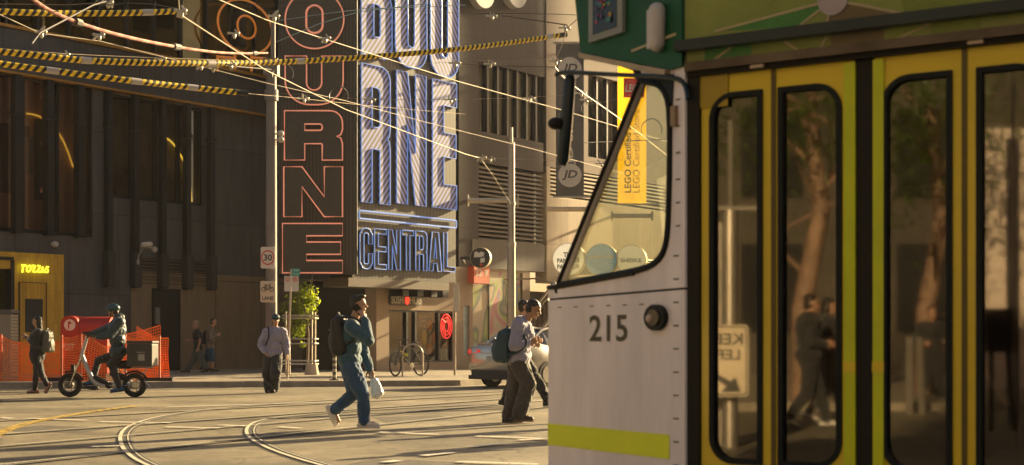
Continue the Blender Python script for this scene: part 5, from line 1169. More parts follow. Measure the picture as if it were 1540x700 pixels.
# door pocket pillars
m = MB(); m.box(T, .0, wl, .25, 2.5, -.10, -.012); m.box(T, e2, e3, .25, 2.5, -.10, -.03); m.box(T, e5, eE, .25, 2.5, -.1, -.01); m.box(T, 0, eE, .2, dB, -.3, -.012); m.obj('door_pillars', M_TB, tr)
def leafd(x0, x1, wpx, rad, lime, zz=-.03):
    """a folding door leaf: yellow frame, black gasket and glass"""
    wx0, wx1 = tx(wpx[0]), tx(wpx[1]); wy0, wy1 = .56, 2.36
    q = MB(); q.prism(T, [rr(x0 + .004, dB, x1 - .004, dT, .01, 2), rr(wx0 - .028, wy0 - .028, wx1 + .028, wy1 + .028, rad, 8)], zz - .035, zz); lf = q.obj('door_leaf', M_TY, tr)
    q = MB(); q.prism(T, [rr(wx0 - .027, wy0 - .027, wx1 + .027, wy1 + .027, rad, 8), rr(wx0, wy0, wx1, wy1, [max(0, r_ - .03) for r_ in rad], 8)], zz - .03, zz + .012); q.obj('gasket', M_RUB, lf)
    q = MB(); q.prism(T, [rr(wx0, wy0, wx1, wy1, [max(0, r_ - .03) for r_ in rad], 8)], zz - .022, zz - .016); q.obj('pane', M_DG, lf)
    if lime:
        q = MB(); q.box(T, lime[0], lime[1], dB, dT - .01, zz - .02, zz + .014); le = q.obj('edge_strip', M_TL2, lf)
        c_ = (lime[0] + lime[1]) / 2; q = MB(); q.box(T, lime[0] - .002, lime[1] + .002, 1.0, 1.05, zz - .02, zz + .019); q.obj('latch', M_TY, le)
    return lf
g_ = .13
leafd(wl, e1, (1071, 1136), (g_, 0.005, 0.005, g_), None)
leafd(e1, e2, (1175, 1255), (0.005, g_, g_, 0.005), (tx(1267), e2 - .003))
leafd(e3, e4, (1332, 1421), (g_, 0.005, 0.005, g_), (e3 + .003, tx(1327)))
leafd(e4, e5, (1475, 1560), (0.005, g_, g_, 0.005), None)
q = MB()
for x in (e1, e4): q.box(T, x - .012, x + .012, dB, dT, -.045, -.024)
q.obj('door_hinge_rubber', mat('olive_rubber', (.10, .07, .01), .5), tr)
# header bands above the doors
q = MB(); q.box(T, .01, -LT, 2.505, 2.55, -.1, .03); q.obj('lower_rail', mat('brown_rail', (.10, .075, .055), .4, .2, .5, 3), tr)
q = MB(); q.box(T, .01, -LT, 2.48, 2.505, -.1, .0); q.obj('rail_black_gap', M_TB, tr)  # black strip below the rail
q = MB(); q.box(T, .01, -LT, 2.55, 2.605, -.1, .002); q.obj('green_strip', M_TO, tr)
q = MB(); q.box(T, -.03, -LT, 2.605, 2.655, -.1, .07); q.box(T, -.03, -LT, 2.655, 2.662, -.1, .05); q.obj('gutter', M_TBL, tr)
q = MB(); q.box(T, -.02, -LT, 2.662, 3.15, -.08, .0); lv = q.obj('livery_panel', M_TO, tr)
# network pattern of the livery: pale lines, a node, lighter fields
def tp2(px, py): return T.hit(px, py, .0)
q = MB()
nd = tp2(1253, 0)
def strip(fr, a, b, wd, z, mi=0):
    a = Vector(a).to_3d() if len(a) == 2 else Vector(a); b = Vector((b[0], b[1], 0)); a = Vector((a[0], a[1], 0)); d = (b - a).normalized(); n_ = Vector((-d.y, d.x, 0)) * wd / 2
    q.prism(fr, [[(a + n_).to_2d()[:], (a - n_).to_2d()[:], (b - n_).to_2d()[:], (b + n_).to_2d()[:]]], z, z + .003, mi)
base_h = 2.664
for (px, py) in ((1075, 48), (1200, 45), (1243, 40), (1360, 35), (1090, -60), (1330, -80), (1450, -30)):
    b = tp2(px, py); b = (b[0], max(base_h, b[1])); strip(T, nd, b, .012, .001, 0)
q.disc(T, nd[0], nd[1], .075, .005, .009, 24, 1)
for (pts, mi) in (([tp2(1080, 47), nd, tp2(1200, 46)], 2), ([tp2(1362, 34), tp2(1540, 6), tp2(1540, -60), tp2(1330, -70)], 3), ([nd, tp2(1240, 43), tp2(1350, 35)], 4)):
    q.prism(T, [[(x, max(base_h, y)) for x, y in pts]], .0006, .0009, mi)
q.obj('livery_pattern', [mat('livery_line', (.42, .36, .22), .5), mat('livery_node', (.42, .36, .40), .5), mat('livery_green', (.035, .20, .04), .35, 0, .15), mat('livery_lime', (.16, .22, .03), .35, 0, .3, 2), mat('livery_brown', (.13, .10, .05), .35)], lv)
q = MB(); z = .0035
for (a, b) in (((1075, 96), (1100, 80)), ((1200, 80), (1180, 95)), ((1235, 90), (1244, 70)), ((1350, 60), (1400, 72))):
    a = tp2(*a); b = tp2(*b); strip(T, (a[0], 2.552), (b[0], 2.603), .012, z, 0)
for (pa_, pb__, mi) in ((1060, 1130, 1), (1400, 1475, 2), (1250, 1330, 3)): q.box(T, tx(pa_), tx(pb__), 2.551, 2.604, .0025, .0032, mi)
q.obj('livery_strip_marks', [mat('livery_line', (.42, .36, .22), .5), MATS['livery_green'], mat('livery_lime', (.16, .22, .03), .35), MATS['livery_brown']], tr)
# small lamp fittings over the doors
for px in (1140, 1468):
    q = MB(); x = tx(px); q.box(T, x - .035, x + .035, 2.487, 2.502, -.02, .02); q.obj('door_lamp', mat('lamp_lens', (.5, .4, .33), .3), tr)
q = MB(); q.box(T, wl - .005, tx(1092), dT - .16, dT + .0, -.028, -.02); q.obj('door_motor_cover', mat('tram_yellow_cover', (.38, .27, .01), .4), tr)
# roof
q = MB(); prof = [(0, 3.15), (.25, 3.36), (1.32, 3.42), (2.4, 3.36), (2.65, 3.15)]
q.add([TP(a, b, h) for a in (LT, .0) for b, h in prof], [(i, i + 1, i + 6, i + 5) for i in range(4)] + [(0, 1, 2, 3, 4), (9, 8, 7, 6, 5)]); q.obj('roof', mat('tram_roof_grey', (.25, .24, .22), .6), tr)
# far side, rear, floor, bulkhead
q = MB(); q.add([TP(a, b, h) for a, b in ((LT, 2.65), (0, 2.65)) for h in (.25, 3.15)], [(0, 1, 3, 2)]); q.add([TP(a, b, h) for a, b in ((LT, 2.6), (0, 2.6)) for h in (.25, 3.15)], [(0, 1, 3, 2)]); q.add([TP(LT, b, h) for b in (0, 2.65) for h in (.25, 3.15)], [(0, 1, 3, 2)]); q.obj('far_side', M_TIN, tr)
q = MB(); q.add([TP(a, b, .36) for a, b in ((LT, .02), (0, .02), (1.1, .6), (1.1, 2.0), (0, 2.6), (LT, 2.6))], [(0, 1, 2, 3, 4, 5)]); q.add([TP(a, b, .26) for a, b in ((LT, .02), (0, .02), (1.1, .6), (1.1, 2.0), (0, 2.6), (LT, 2.6))], [(0, 1, 2, 3, 4, 5)]); q.obj('floor', M_TIN, tr)
q = MB(); q.add([TP(-.03, b, h) for b in (.02, 2.6) for h in (.36, 3.1)], [(0, 1, 3, 2)]); q.add([TP(-.07, b, h) for b in (.02, 2.6) for h in (.36, 3.1)], [(0, 1, 3, 2)]); q.add([TP(a, b, 2.7) for a, b in ((LT, .02), (-.1, .02), (-.1, 2.6), (LT, 2.6))], [(0, 1, 2, 3)]); q.obj('bulkhead', M_TIN, tr)
# interior yellow rails and a seat row
q = MB()
q.tube([TP(-.75, .35, .95), TP(-.75, .35, 1.9)], .016); q.tube([TP(-.62, .12, 1.28), TP(-.95, .35, .95)], .020, 8)
for a in (-.6, -1.5, -2.4): q.tube([TP(a, .5, .36), TP(a, .5, 2.65)], .017, 8)
q.tube([TP(-1.55, .18, .85), TP(-1.25, .18, 1.28)], .017, 8); q.tube([TP(-.3, .9, 1.95), TP(-6, .9, 1.95)], .016, 8); q.obj('hand_rail', mat('rail_yellow', (.60, .36, .04), .4), tr, True)
for a in (-3.2, -4.2, -5.2):
    q = MB(); q.box(Frame(TP(a, 2.5, 0), TA), 0, .45, .75, .85, 0, .95); q.box(Frame(TP(a, 2.5, 0), TA), -.08, 0, .8, 1.5, 0, .95); q.obj('seat', mat('seat_fabric', (.03, .08, .05), .9), tr)
# --- cab
sx = -1.30
KA = K.hit(838, 432); KB = K.hit(964, 119)
hS0 = 1.462; hTop = 2.60
# side of cab: lower panel
kx0, kx1 = sx, 0.0
win = [K.hit(*p) for p in ((842, 429), (900, 418), (955, 408), (980, 400), (996, 386), (1003, 366), (1006, 330), (1008, 250), (1008, 170), (1003, 142), (990, 126), (965.5, 121))]
sill = [(sx, .22), (0, .22), (0, K.hit(1028, 436)[1]), (sx, K.hit(834, 452)[1])]
q = MB(); q.prism(K, [sill], -.04, 0); lower = q.obj('nose_side_panel', M_TW, tr)
q = MB(); up = [(sx, sill[3][1] + .012), (0, sill[2][1] + .012), (0, hTop), (KB[0] - .0, hTop), (KB[0] - .003, KB[1]), (KA[0] - .004, KA[1]), (sx, KA[1] - .01)]
q.prism(K, [up, win], -.04, -.0); q.obj('window_surround', M_TW, tr)
q = MB(); q.prism(K, [[(sx, sill[3][1]), (0, sill[2][1]), (0, sill[2][1] + .012), (sx, sill[3][1] + .012)]], -.04, -.006); q.obj('panel_joint', M_TB, tr)
def inset2(loop, d):
    n = len(loop); c = Vector((sum(p[0] for p in loop) / n, sum(p[1] for p in loop) / n)); return [tuple((Vector(p) - c).normalized() * d * -1 + Vector(p)) for p in loop]
q = MB(); q.tube(smooth_path([K.p(x, y, .0) for x, y in win], 1), .019, 8); gk = q.obj('window_gasket', M_RUB, tr)
q = MB(); q.prism(K, [win], -.03, -.025); q.obj('side_glass', M_CG, tr)
q = MB(); q.prism(K, [[K.hit(*p) for p in ((955, 118), (1014, 112), (1012, 160), (1003, 142), (990, 132), (972, 128))]], -.05, .008); q.obj('window_top_trim', M_RUB, tr)
q = MB(); q.tube([K.p(KA[0], KA[1], .004), K.p(KB[0], KB[1], .004)], .013, 8); q.tube([K.p(sx, KA[1], .0), K.p(KA[0], KA[1], .0), K.p(win[2][0], win[2][1] - .01, .004)], .014, 8); q.obj('screen_pillar', M_TB, tr, True)
# lime stripe, number, lamp, rivets
y0a, y0b = K.hit(823, 672)[1], K.hit(1007, 687)[1]; y1a, y1b = K.hit(823, 638)[1], K.hit(1007, 653)[1]; xr = K.hit(1007, 600)[0]
ya = (y0a + y0b) / 2; yb = (y1a + y1b) / 2
q = MB(); q.prism(K, [[(sx + .001, ya), (xr, ya), (xr, yb), (sx + .001, yb)]], .001, .004); q.obj('lime_stripe', M_TL, tr)
a = K.hit(887, 514); b = K.hit(944, 473); q = MB(); lettering(q, K, '215', a[0], b[0], a[1], b[1], .003, 0, .015); q.obj('fleet_number', mat('number_bronze', (.075, .06, .04), .35, .3, .3, 4), tr)
c = K.hit(990, 478); q = MB(); q.disc(K, c[0], c[1], .088, 0, .03, 28, ry=.068); lo = q.obj('indicator_lamp', M_TB, tr)
q = MB(); q.disc(K, c[0], c[1], .052, .03, .04, 24, ry=.042); q.obj('lens', mat('lamp_glass_brown', (.12, .09, .06), .1, 0, .1, coat=1), lo); q = MB(); q.ell(K.p(c[0] - .02, c[1] - .005, .04), (.022, .022, .022)); q.obj('bulb', mat('lamp_lens', (.5, .4, .33), .3), lo, True)
RV = mat('rivet_dark', (.10, .09, .09), .5)
for py in range(385, 740, 35): q = MB(); h_2 = K.hit(1017, py)[1]; x_ = K.hit(1017, py)[0]; q.box(K, x_ - .02, x_ + .02, h_2 - .004, h_2 + .004, .0, .004); q.obj('rivet', RV, tr)
for px in (842, 866, 890, 915, 940, 965): q = MB(); p_ = K.hit(px, 463); q.box(K, p_[0] - .018, p_[0] + .018, sill[3][1] - .045, sill[3][1] - .039, 0, .003); q.obj('rivet', RV, tr)
for py in (150, 190, 230, 270, 305, 340): q = MB(); p_ = K.hit(1020, py); q.box(K, p_[0] - .016, p_[0] + .016, p_[1] - .004, p_[1] + .004, 0, .004); q.obj('rivet', RV, tr)
q = MB(); p_ = K.hit(1016, 430); q.box(K, p_[0] - .02, p_[0] + .02, K.hit(1016, 190)[1], K.hit(1016, 160)[1], .0, .02); q.obj('side_catch', mat('catch_brown', (.25, .17, .1), .4, .3), tr)
# destination box
hb = [(KB[0] - .55, K.hit(884, 78)[1]), (-.10, 2.535), (0, 2.535), (0, 3.15), (KB[0] - .62, 3.15)]
q = MB(); q.prism(K, [hb], -.05, .02); dbx = q.obj('header_side', M_TG, tr)
q = MB(); q.prism(K, [[(hb[0][0] + .005, hb[0][1] - .03), (-.13, 2.505), (-.12, 2.534), (hb[0][0], hb[0][1] - .001)]], -.06, .035); q.obj('header_lip', mat('header_lip_cream', (.42, .34, .24), .5), tr)
a = K.hit(895, 66); b = K.hit(946, -30); q = MB(); q.box(K, a[0], b[0], a[1], b[1], .021, .045); fb = q.obj('display_frame', mat('display_grey', (.24, .26, .25), .5), tr)
a2 = K.hit(902, 54); b2 = K.hit(938, -15); q = MB(); q.box(K, a2[0], b2[0], a2[1], b2[1], .0455, .048, 0)
W2 = b2[0] - a2[0]; H2 = b2[1] - a2[1]; rn = random.Random(5); cols = [(2, .15, .2), (1, .12, .25), (3, .3, .25), (4, .4, .15), (2, .55, .3), (1, .6, .1), (3, .2, .6)]
for i in range(26): mi = rn.choice((1, 2, 3, 4)); xx = rn.uniform(.12, .75) * W2; yy = rn.uniform(.1, .8) * H2; q.box(K, a2[0] + xx, a2[0] + xx + W2 * rn.uniform(.06, .16), a2[1] + yy, a2[1] + yy + H2 * rn.uniform(.05, .12), .049 + .0004 * i, .0492 + .0004 * i, mi)
q.obj('display_screen', [M_TBL, mat('pix_yellow', (.4, .3, .03), .6), mat('pix_pink', (.4, .06, .16), .6), mat('pix_teal', (.03, .22, .25), .6), mat('pix_purple', (.1, .06, .2), .6)], fb)
q = MB(); a = K.hit(1000, 45); q.capsule(K.p(a[0], a[1] - .08, .05), .04, K.p(a[0], a[1] + .09, .05), .045); q.box(K, a[0] - .05, a[0] - .02, a[1] - .1, a[1] + .1, .0, .08); q.obj('marker_lamp', mat('marker_white', (.5, .48, .5), .35), tr, True)
q = MB(); p1 = K.hit(955, 78); p2 = K.hit(1022, 52); strip(K, p1, p2, .014, .022, 0); q.obj('header_line', mat('livery_line', (.42, .36, .22), .5), tr)
# front: lower nose, windscreen, header front and the far cheek
def far(pt):  # mirror a world point over the tram's centre plane
    v = pt - C0; b = v.dot(TB); return pt + TB * (TWID - 2 * b)
def kp(x, y, o=0.0): return K.p(x, y, o)
q = MB()
A0, A1 = kp(sx, .22, 0), kp(sx, sill[3][1] + .012, 0)
# rounded corner: a few facets bulging forward
def nose(hl, hh, mi=0):
    n = 8; lo_, hi_ = [], []
    for i in range(n + 1):
        u = i / n; bl = kp(sx, hl).lerp(far(kp(sx, hl)), u) + TA * .10 * math.sin(PI * u) ** .5; lo_.append(bl); hi_.append(Vector((bl.x, bl.y, hh)))
    q.add(lo_ + hi_, [(i, i + 1, n + 2 + i, n + 1 + i) for i in range(n)], mi)
nose(.22, KA[1]); q.obj('nose_front', M_TW, tr, True)
q = MB(); q.quad(kp(KA[0], KA[1], -.02), far(kp(KA[0], KA[1], -.02)), far(kp(KB[0], KB[1], -.02)), kp(KB[0], KB[1], -.02)); q.obj('windscreen', glass('clear_screen', (.96, .96, .9), .02, .01, dirt_veil=.01, fres=.15), tr)
q = MB(); q.tube([far(kp(KA[0], KA[1])), far(kp(KB[0], KB[1]))], .03, 8); q.tube([kp(KB[0], KB[1] + .05), far(kp(KB[0], KB[1] + .05))], .05, 8); q.tube([kp(KA[0], KA[1] - .02), far(kp(KA[0], KA[1] - .02))], .02, 8); q.obj('far_screen_pillar', M_TB, tr, True)
q = MB(); hh = [kp(x, y, .02) for x, y in hb]; hf = [far(p) for p in hh]; q.add(hh + hf, [(0, 1, 6, 5), (0, 5, 9, 4), (5, 6, 7, 8, 9), (3, 4, 9, 8)]); q.obj('header_front', M_TG, tr)
q = MB(); q.add([far(kp(x, y)) for x, y in sill], [(0, 1, 2, 3)]); q.add([far(kp(x, y)) for x, y in ((-.16, sill[2][1]), (0, sill[2][1]), (0, hTop), (-.16, hTop))], [(0, 1, 2, 3)]); q.obj('far_cheek', M_TW, tr)
# dashboard, seat in cab
q = MB(); q.add([TP(1.1, .62, 1.28), TP(1.1, 2.03, 1.28), TP(.72, 2.2, 1.15), TP(.72, .45, 1.15), TP(.72, .45, .4), TP(.72, 2.2, .4)], [(0, 1, 2, 3), (3, 2, 5, 4)]); q.obj('dashboard', M_TIN, tr)
q = MB(); sf_ = Frame(TP(.22, .95, 0), TB, (0, 0, 1)); q.prism(sf_, [rr(-.20, .9, .22, 1.72, .08)], -.12, 0); q.prism(sf_, [rr(-.22, .75, .24, .9, .04)], -.1, .45); q.obj('driver_seat', M_TB, tr)
# wipers on the windscreen
q = MB(); s_a = lambda u, v: kp(KA[0], KA[1], -.02).lerp(far(kp(KA[0], KA[1], -.02)), u).lerp(kp(KB[0], KB[1], -.02).lerp(far(kp(KB[0], KB[1], -.02)), u), v) + TA * .03
for (u0, v0, u1, v1) in ((.72, .98, .38, .78), (.76, .96, .45, .72), (.60, .95, .32, .90)): q.tube([s_a(u0, v0), s_a(u1, v1)], .014, 6)
q.obj('wiper', M_TB, tr)
# mirror on its long arm
q = MB(); ar = [P(1035, 150, 7.15), P(1030, 124, 7.2), P(1012, 116, 7.25), P(930, 113, 7.55), P(845, 108, 7.9), P(836, 114, 7.92)]; q.tube(smooth_path(ar, 2), .013, 8); q.obj('mirror_arm', M_TBL, tr, True)
q = MB(); mt_ = P(858, 112, 7.9); mb__ = P(846, 250, 7.88); MF = Frame(mt_, (.85, .5, 0)); ax_ = (mb__ - mt_).normalized()
q.tube([mt_, mt_.lerp(mb__, .06), mt_.lerp(mb__, .5), mt_.lerp(mb__, .94), mb__], [.02, .032, .036, .034, .02], 12); mi_ = q.obj('mirror_housing', M_TBL, tr, True)
q = MB(); kk = P(836, 186, 7.88); q.ell(kk, (.045, .04, .035)); q.tube([kk, P(852, 184, 7.89)], .016); q.obj('adjuster', M_TB, mi_, True)
# bogie and skirt
q = MB(); q.box(T, 1.2, 3.4, .12, .25, -2.3, -.35); q.box(T, 8, 10.2, .12, .25, -2.3, -.35); bo = q.obj('bogie_frame', M_TB, tr)
for x in (1.6, 3.0, 8.4, 9.8):
    for z in (-.5, -2.15): q = MB(); q.cyl(T.p(x, .33, z - .06), T.p(x, .33, z + .06), .33, 24); q.obj('wheel', M_GALV, tr)

# ============================================================ WHAT THE DOOR GLASS REFLECTS: the near side of the street, behind the camera
def mir(v): v = Vector(v); return v - T.ez * (2 * (v - T.o).dot(T.ez))
def VP_(px, py, Z): return mir(P(px, py, Z))
def VG(px, Z, z=.0): v = mir(P(px, 512, Z)); v.z = z; return v
# footpath on the near side
a, b = VG(1040, 20), VG(1580, 20); dl = (b - a).normalized(); dn = Vector((dl.y, -dl.x, 0))
if dn.dot(a - C0) < 0: dn = -dn
NF = Frame(a, dl)
def bx2(mb, x0, x1, y0, y1, z0, z1, mi=0):
    vs = [a + dl * x + dn * y + Vector((0, 0, z)) for x in (x0, x1) for y in (y0, y1) for z in (z0, z1)]; mb.add(vs, [(0, 1, 3, 2), (4, 6, 7, 5), (0, 4, 5, 1), (2, 3, 7, 6), (0, 2, 6, 4), (1, 5, 7, 3)], mi)
m = MB(); bx2(m, -30, 40, 3, 40, -.1, .14); struct(m, 'near_footpath', M_FOOT)
m = MB(); bx2(m, -3, 12, -7.0, -6.4, -.05, .006); bx2(m, -3, 12, -8.6, -8.0, -.05, .006); struct(m, 'tactile_paving', stripes('tactile_strip', (.45, .36, .24), (.22, .17, .11), 9, tuple(dl), .7))
m = MB(); bx2(m, -30, 40, 22, 30, 0, 26); ob = thing('office_building', 'dark stone building across the road, seen only as a reflection in the door glass', 'building', a + dn * 22)
m.obj('wall', panelled('dark_stone', (.055, .045, .035), 2.4, 3.2, tuple(dl), .05, .7, .2), ob)
for i in range(14):
    for j in range(4):
        q = MB(); bx2(q, -28 + 4.6 * i, -26.2 + 4.6 * i, 21.9, 21.99, 1.4 + 4 * j, 4.0 + 4 * j); q.obj('window', M_CARGL, ob)
m = MB(); h0_, h1_ = VG(1476, 30), VG(1680, 30); m.box(Frame(h0_, (h1_ - h0_).normalized()), 0, (h1_ - h0_).length, .14, 5.6, -.2, .2); tag(m.obj('shop_hoarding', mat('pale_hoarding', (.62, .52, .46), .6, 0, .2, .4), origin=h0_), 'pale shopfront lit by the sun, reflected in the last door leaf', 'shopfront')
# two gum trees
for (px, Z, lab, dxx, sd_) in ((1205, 24, 'smooth barked tree reflected in the second door leaf', -.9, 1), (1390, 27, 'pale barked tree reflected in the third door leaf', -.4, 2)):
    g = VG(px, Z, .1); t = thing('street_tree', lab, 'tree', g); q = MB(); rn = random.Random(sd_)
    q.tube([g, g + Vector((.1, .1, 1.6)), g + dl * .3 + Vector((0, 0, 3.2)), g + dl * .1 + Vector((0, 0, 5.5))], [.22, .17, .15, .08], 10)
    for k in range(7): b0 = g + dl * .2 + Vector((0, 0, 2 + k * .5)); q.tube([b0, b0 + Vector((rn.uniform(-.8, .8), rn.uniform(-.8, .8), .8)), b0 + Vector((rn.uniform(-1.6, 1.6), rn.uniform(-1.6, 1.6), 1.8))], [.06, .04, .02], 6)
    q.obj('trunk', mat('gum_bark', (.23, .145, .10), .7, 0, .35, 3), t, True)
    q = MB()
    for k in range(2600):
        c = g + Vector((rn.gauss(0, 1.2), rn.gauss(0, 1.2), 5.2 + rn.gauss(0, .9))); n1 = Vector((rn.gauss(0, 1), rn.gauss(0, 1), rn.gauss(0, 1))).normalized(); n2 = n1.cross(Vector((0, .3, 1))).normalized(); q.add([c - n2 * .03, c + n1 * .14, c + n2 * .03, c - n1 * .1], [(0, 1, 2, 3)])
    q.obj('crown', MATS['leaf_dark'], t)
# reflected signal pole with KEEP LEFT sign: the sign faces the tram, so its lettering reads mirrored in the glass
Zk = 15.2; g = VG(1093, Zk, 0); t = thing('street_pole', 'twin silver poles reflected in the first door leaf', 'pole', g)
q = MB(); q.cyl(g, g + Vector((0, 0, VP_(1093, 316, Zk).z)), .085, 18); q.obj('pole', M_GALV, t, True); q = MB(); g2 = VG(1079, Zk + .3, 0); q.cyl(g2, g2 + Vector((0, 0, VP_(1079, 330, Zk).z)), .05, 14); tz = VP_(1093, 316, Zk).z; q.box(Frame(g, dl), -.35, .45, tz, tz + .04, -.06, .06); q.obj('side_pole', M_GALV, t)
q = MB(); q.tube([g + Vector((0, 0, tz)), g + Vector((0, 0, VP_(0, 180, Zk).z))], .03); q.obj('mast', M_GALV, t)
cen = VP_(1083, 543, Zk - .25); nrm = (C0 + T.ez * 0 + T.ex * .3 - cen); nrm.z = 0; nrm.normalize(); rx = Vector((0, 0, 1)).cross(nrm); SK = Frame(cen, rx)
t = thing('keep_left_sign', 'white KEEP LEFT sign with a black arrow, reflected in the first door leaf', 'sign', cen)
hw, hh_ = .26, .38; q = MB(); q.prism(SK, [rr(-hw, -hh_, hw, hh_, .05)], -.02, 0); q.obj('plate', mat('keep_left_white', (.62, .52, .38), .5), t)
q = MB(); lettering(q, SK, 'KEEP', -.20, .20, .17, .29, .004, 0, .02); lettering(q, SK, 'LEFT', -.17, .17, 0.01, .12, .004, 0, .02)
q.prism(SK, [[(.16, -.08), (.20, -.12), (-.03, -.27), (.03, -.33), (-.18, -.33), (-.12, -.17), (-.07, -.22)]], .002, .006); q.prism(SK, [rr(-hw + .015, -hh_ + .015, hw - .015, hh_ - .015, .04), rr(-hw + .03, -hh_ + .03, hw - .03, hh_ - .03, .035)], .002, .006); q.obj('print', M_BLK_S, t)
# reflected railing posts and a grey wire pole
for (px, Z, lab) in ((1365, 22, 'paired steel posts reflected in the third door leaf'),):
    g = VG(px, Z, 0); q = MB(); q.tube([g, g + Vector((0, 0, 1.2))], .06); q.tube([g + dl * .2, g + dl * .16 + Vector((0, 0, 1.2))], .06); tag(q.obj('guard_post', M_GALV, origin=g, smooth=True), lab, 'post')
g = VG(1521, 20, 0); q = MB(); q.cyl(g, g + Vector((0, 0, 4.0)), .09, 14); q.cyl(g, g + Vector((0, 0, 4.9)), .03, 8); tag(q.obj('wire_pole', M_GALV2, origin=g, smooth=True), 'grey pole reflected in the last door leaf', 'pole')
g = VG(1500, 18, 0); q = MB(); q.box(Frame(g, dl), -.2, .2, 1.0, 1.55, -.15, .15); q.tube([g + dl * -.1, g + dl * -.1 + Vector((0, 0, 1.0))], .03); q.tube([g + dl * .2, g + dl * .1 + Vector((0, 0, 1.0))], .03); tag(q.obj('signal_cabinet', M_TB, origin=g), 'dark box on thin legs reflected in the last door leaf', 'cabinet')
# ============================================================ PEOPLE
def remesh(mb, name, material, parent, voxel=.009, sm=3, fold=0.0, fscale=9.0, seed=0, smooth=True):
    me = bpy.data.meshes.new('tmp'); me.from_pydata(mb.v, [], mb.f); me.update(); fixn_islands(me)
    o = bpy.data.objects.new('tmp', me); SC.collection.objects.link(o)
    md = o.modifiers.new('r', 'REMESH'); md.mode = 'VOXEL'; md.voxel_size = voxel
    s_ = o.modifiers.new('s', 'SMOOTH'); s_.factor = .5; s_.iterations = sm
    dg = bpy.context.evaluated_depsgraph_get(); dg.update(); m2 = bpy.data.meshes.new_from_object(o.evaluated_get(dg))
    bpy.data.objects.remove(o); bpy.data.meshes.remove(me)
    if fold:
        nrm = [v.normal.copy() for v in m2.vertices]
        for v, n in zip(m2.vertices, nrm):
            p = v.co
            a = noise.noise(Vector((p.x * fscale, p.y * fscale, p.z * fscale * .7 + seed * 7))); b = 1 - abs(noise.noise(Vector((p.x * fscale * 1.6 + p.z * 5, p.y * fscale * 1.6, p.z * fscale * 1.5 - p.x * 6 + seed))))
            v.co = p + n * (fold * a + fold * 1.3 * (b - .75))
    off = Vector(parent['_w'])
    for v in m2.vertices: v.co = v.co - off
    m2.name = name; m2.materials.clear(); m2.materials.append(material)
    for p in m2.polygons: p.use_smooth = True; p.material_index = 0
    o = bpy.data.objects.new(name, m2); SC.collection.objects.link(o); o.parent = parent; o['_w'] = tuple(off); return o
def fixn_islands(me):
    b = bmesh.new(); b.from_mesh(me); bmesh.ops.remove_doubles(b, verts=b.verts, dist=1e-6); bmesh.ops.recalc_face_normals(b, faces=b.faces); b.to_mesh(me); b.free()
def basis(f, up=Vector((0, 0, 1))):
    f = f.normalized(); s = up.cross(f).normalized(); u = f.cross(s).normalized()
    return Matrix(((f.x, s.x, u.x), (f.y, s.y, u.y), (f.z, s.z, u.z)))
SKIN = mat('skin_light', (.42, .235, .15), .5, 0, .06, 8); SKIN2 = mat('skin_tan', (.34, .18, .105), .5, 0, .06, 8)
M_HAIR = mat('black_hair', (.018, .013, .010), .45, 0, .3, 60, .5, 90); M_HAIRB = mat('brown_hair', (.08, .035, .015), .5, 0, .3, 50, .5, 90); M_EYE = mat('eye_dark', (.02, .015, .012), .2)
def hand(mb, wr, d, pn, s=1.0, curl=.5, side=1):
    d = d.normalized(); pn = (pn - d * pn.dot(d)).normalized(); ac = d.cross(pn) * side
    rot = Matrix(((d.x, ac.x, pn.x), (d.y, ac.y, pn.y), (d.z, ac.z, pn.z)))
    mb.ell(wr + d * .045 * s, (.052 * s, .042 * s, .017 * s), rot, 12, 8); mb.capsule(wr - d * .02, .027 * s, wr + d * .03 * s, .028 * s, 10, 3)
    for i, (o, L) in enumerate(((-.032, .062), (-.011, .075), (.011, .071), (.032, .055))):
        p = wr + d * .085 * s + ac * o * s; dd_ = d.copy(); r0 = .0092 * s
        for k in range(3):
            an = curl * (k + .6) * .55; dd_ = (d * math.cos(an * (1 + k * .3)) + pn * math.sin(an * (1 + k * .3))).normalized(); e = p + dd_ * L * s * (.45, .32, .25)[k]
            mb.capsule(p, r0, e, r0 * .92, 8, 3); p = e; r0 *= .92
    b = wr + d * .02 * s - ac * .03 * s; m_ = b + (d * .6 - ac * .6 + pn * .35).normalized() * .045 * s; mb.capsule(b, .014 * s, m_, .011 * s, 8, 3); mb.capsule(m_, .011 * s, m_ + (d * .8 + pn * .6).normalized() * .035 * s, .009 * s, 8, 3)
def headparts(mb, c, R_, s):
    g = lambda x, y, z: c + R_ @ Vector((x * s, y * s, z * s))
    mb.ell(g(-.012, 0, .03), (.098 * s, .076 * s, .09 * s), R_); mb.ell(g(.018, 0, -.035), (.070 * s, .058 * s, .078 * s), R_); mb.ell(g(.058, 0, -.092), (.024 * s, .026 * s, .018 * s), R_, 10, 6)
    mb.capsule(g(.078, 0, .012), .010 * s, g(.104, 0, -.022), .014 * s, 8, 3); mb.ell(g(.074, 0, .028), (.016 * s, .05 * s, .010 * s), R_, 10, 6)
    for y in (-1, 1):
        mb.ell(g(-.005, y * .077, -.008), (.018 * s, .009 * s, .031 * s), R_, 10, 6); mb.ell(g(.055, y * .04, -.028), (.022 * s, .02 * s, .02 * s), R_, 8, 6)
    mb.ell(g(.080, 0, -.055), (.013 * s, .026 * s, .006 * s), R_, 10, 6); mb.ell(g(.077, 0, -.066), (.012 * s, .022 * s, .007 * s), R_, 10, 6)
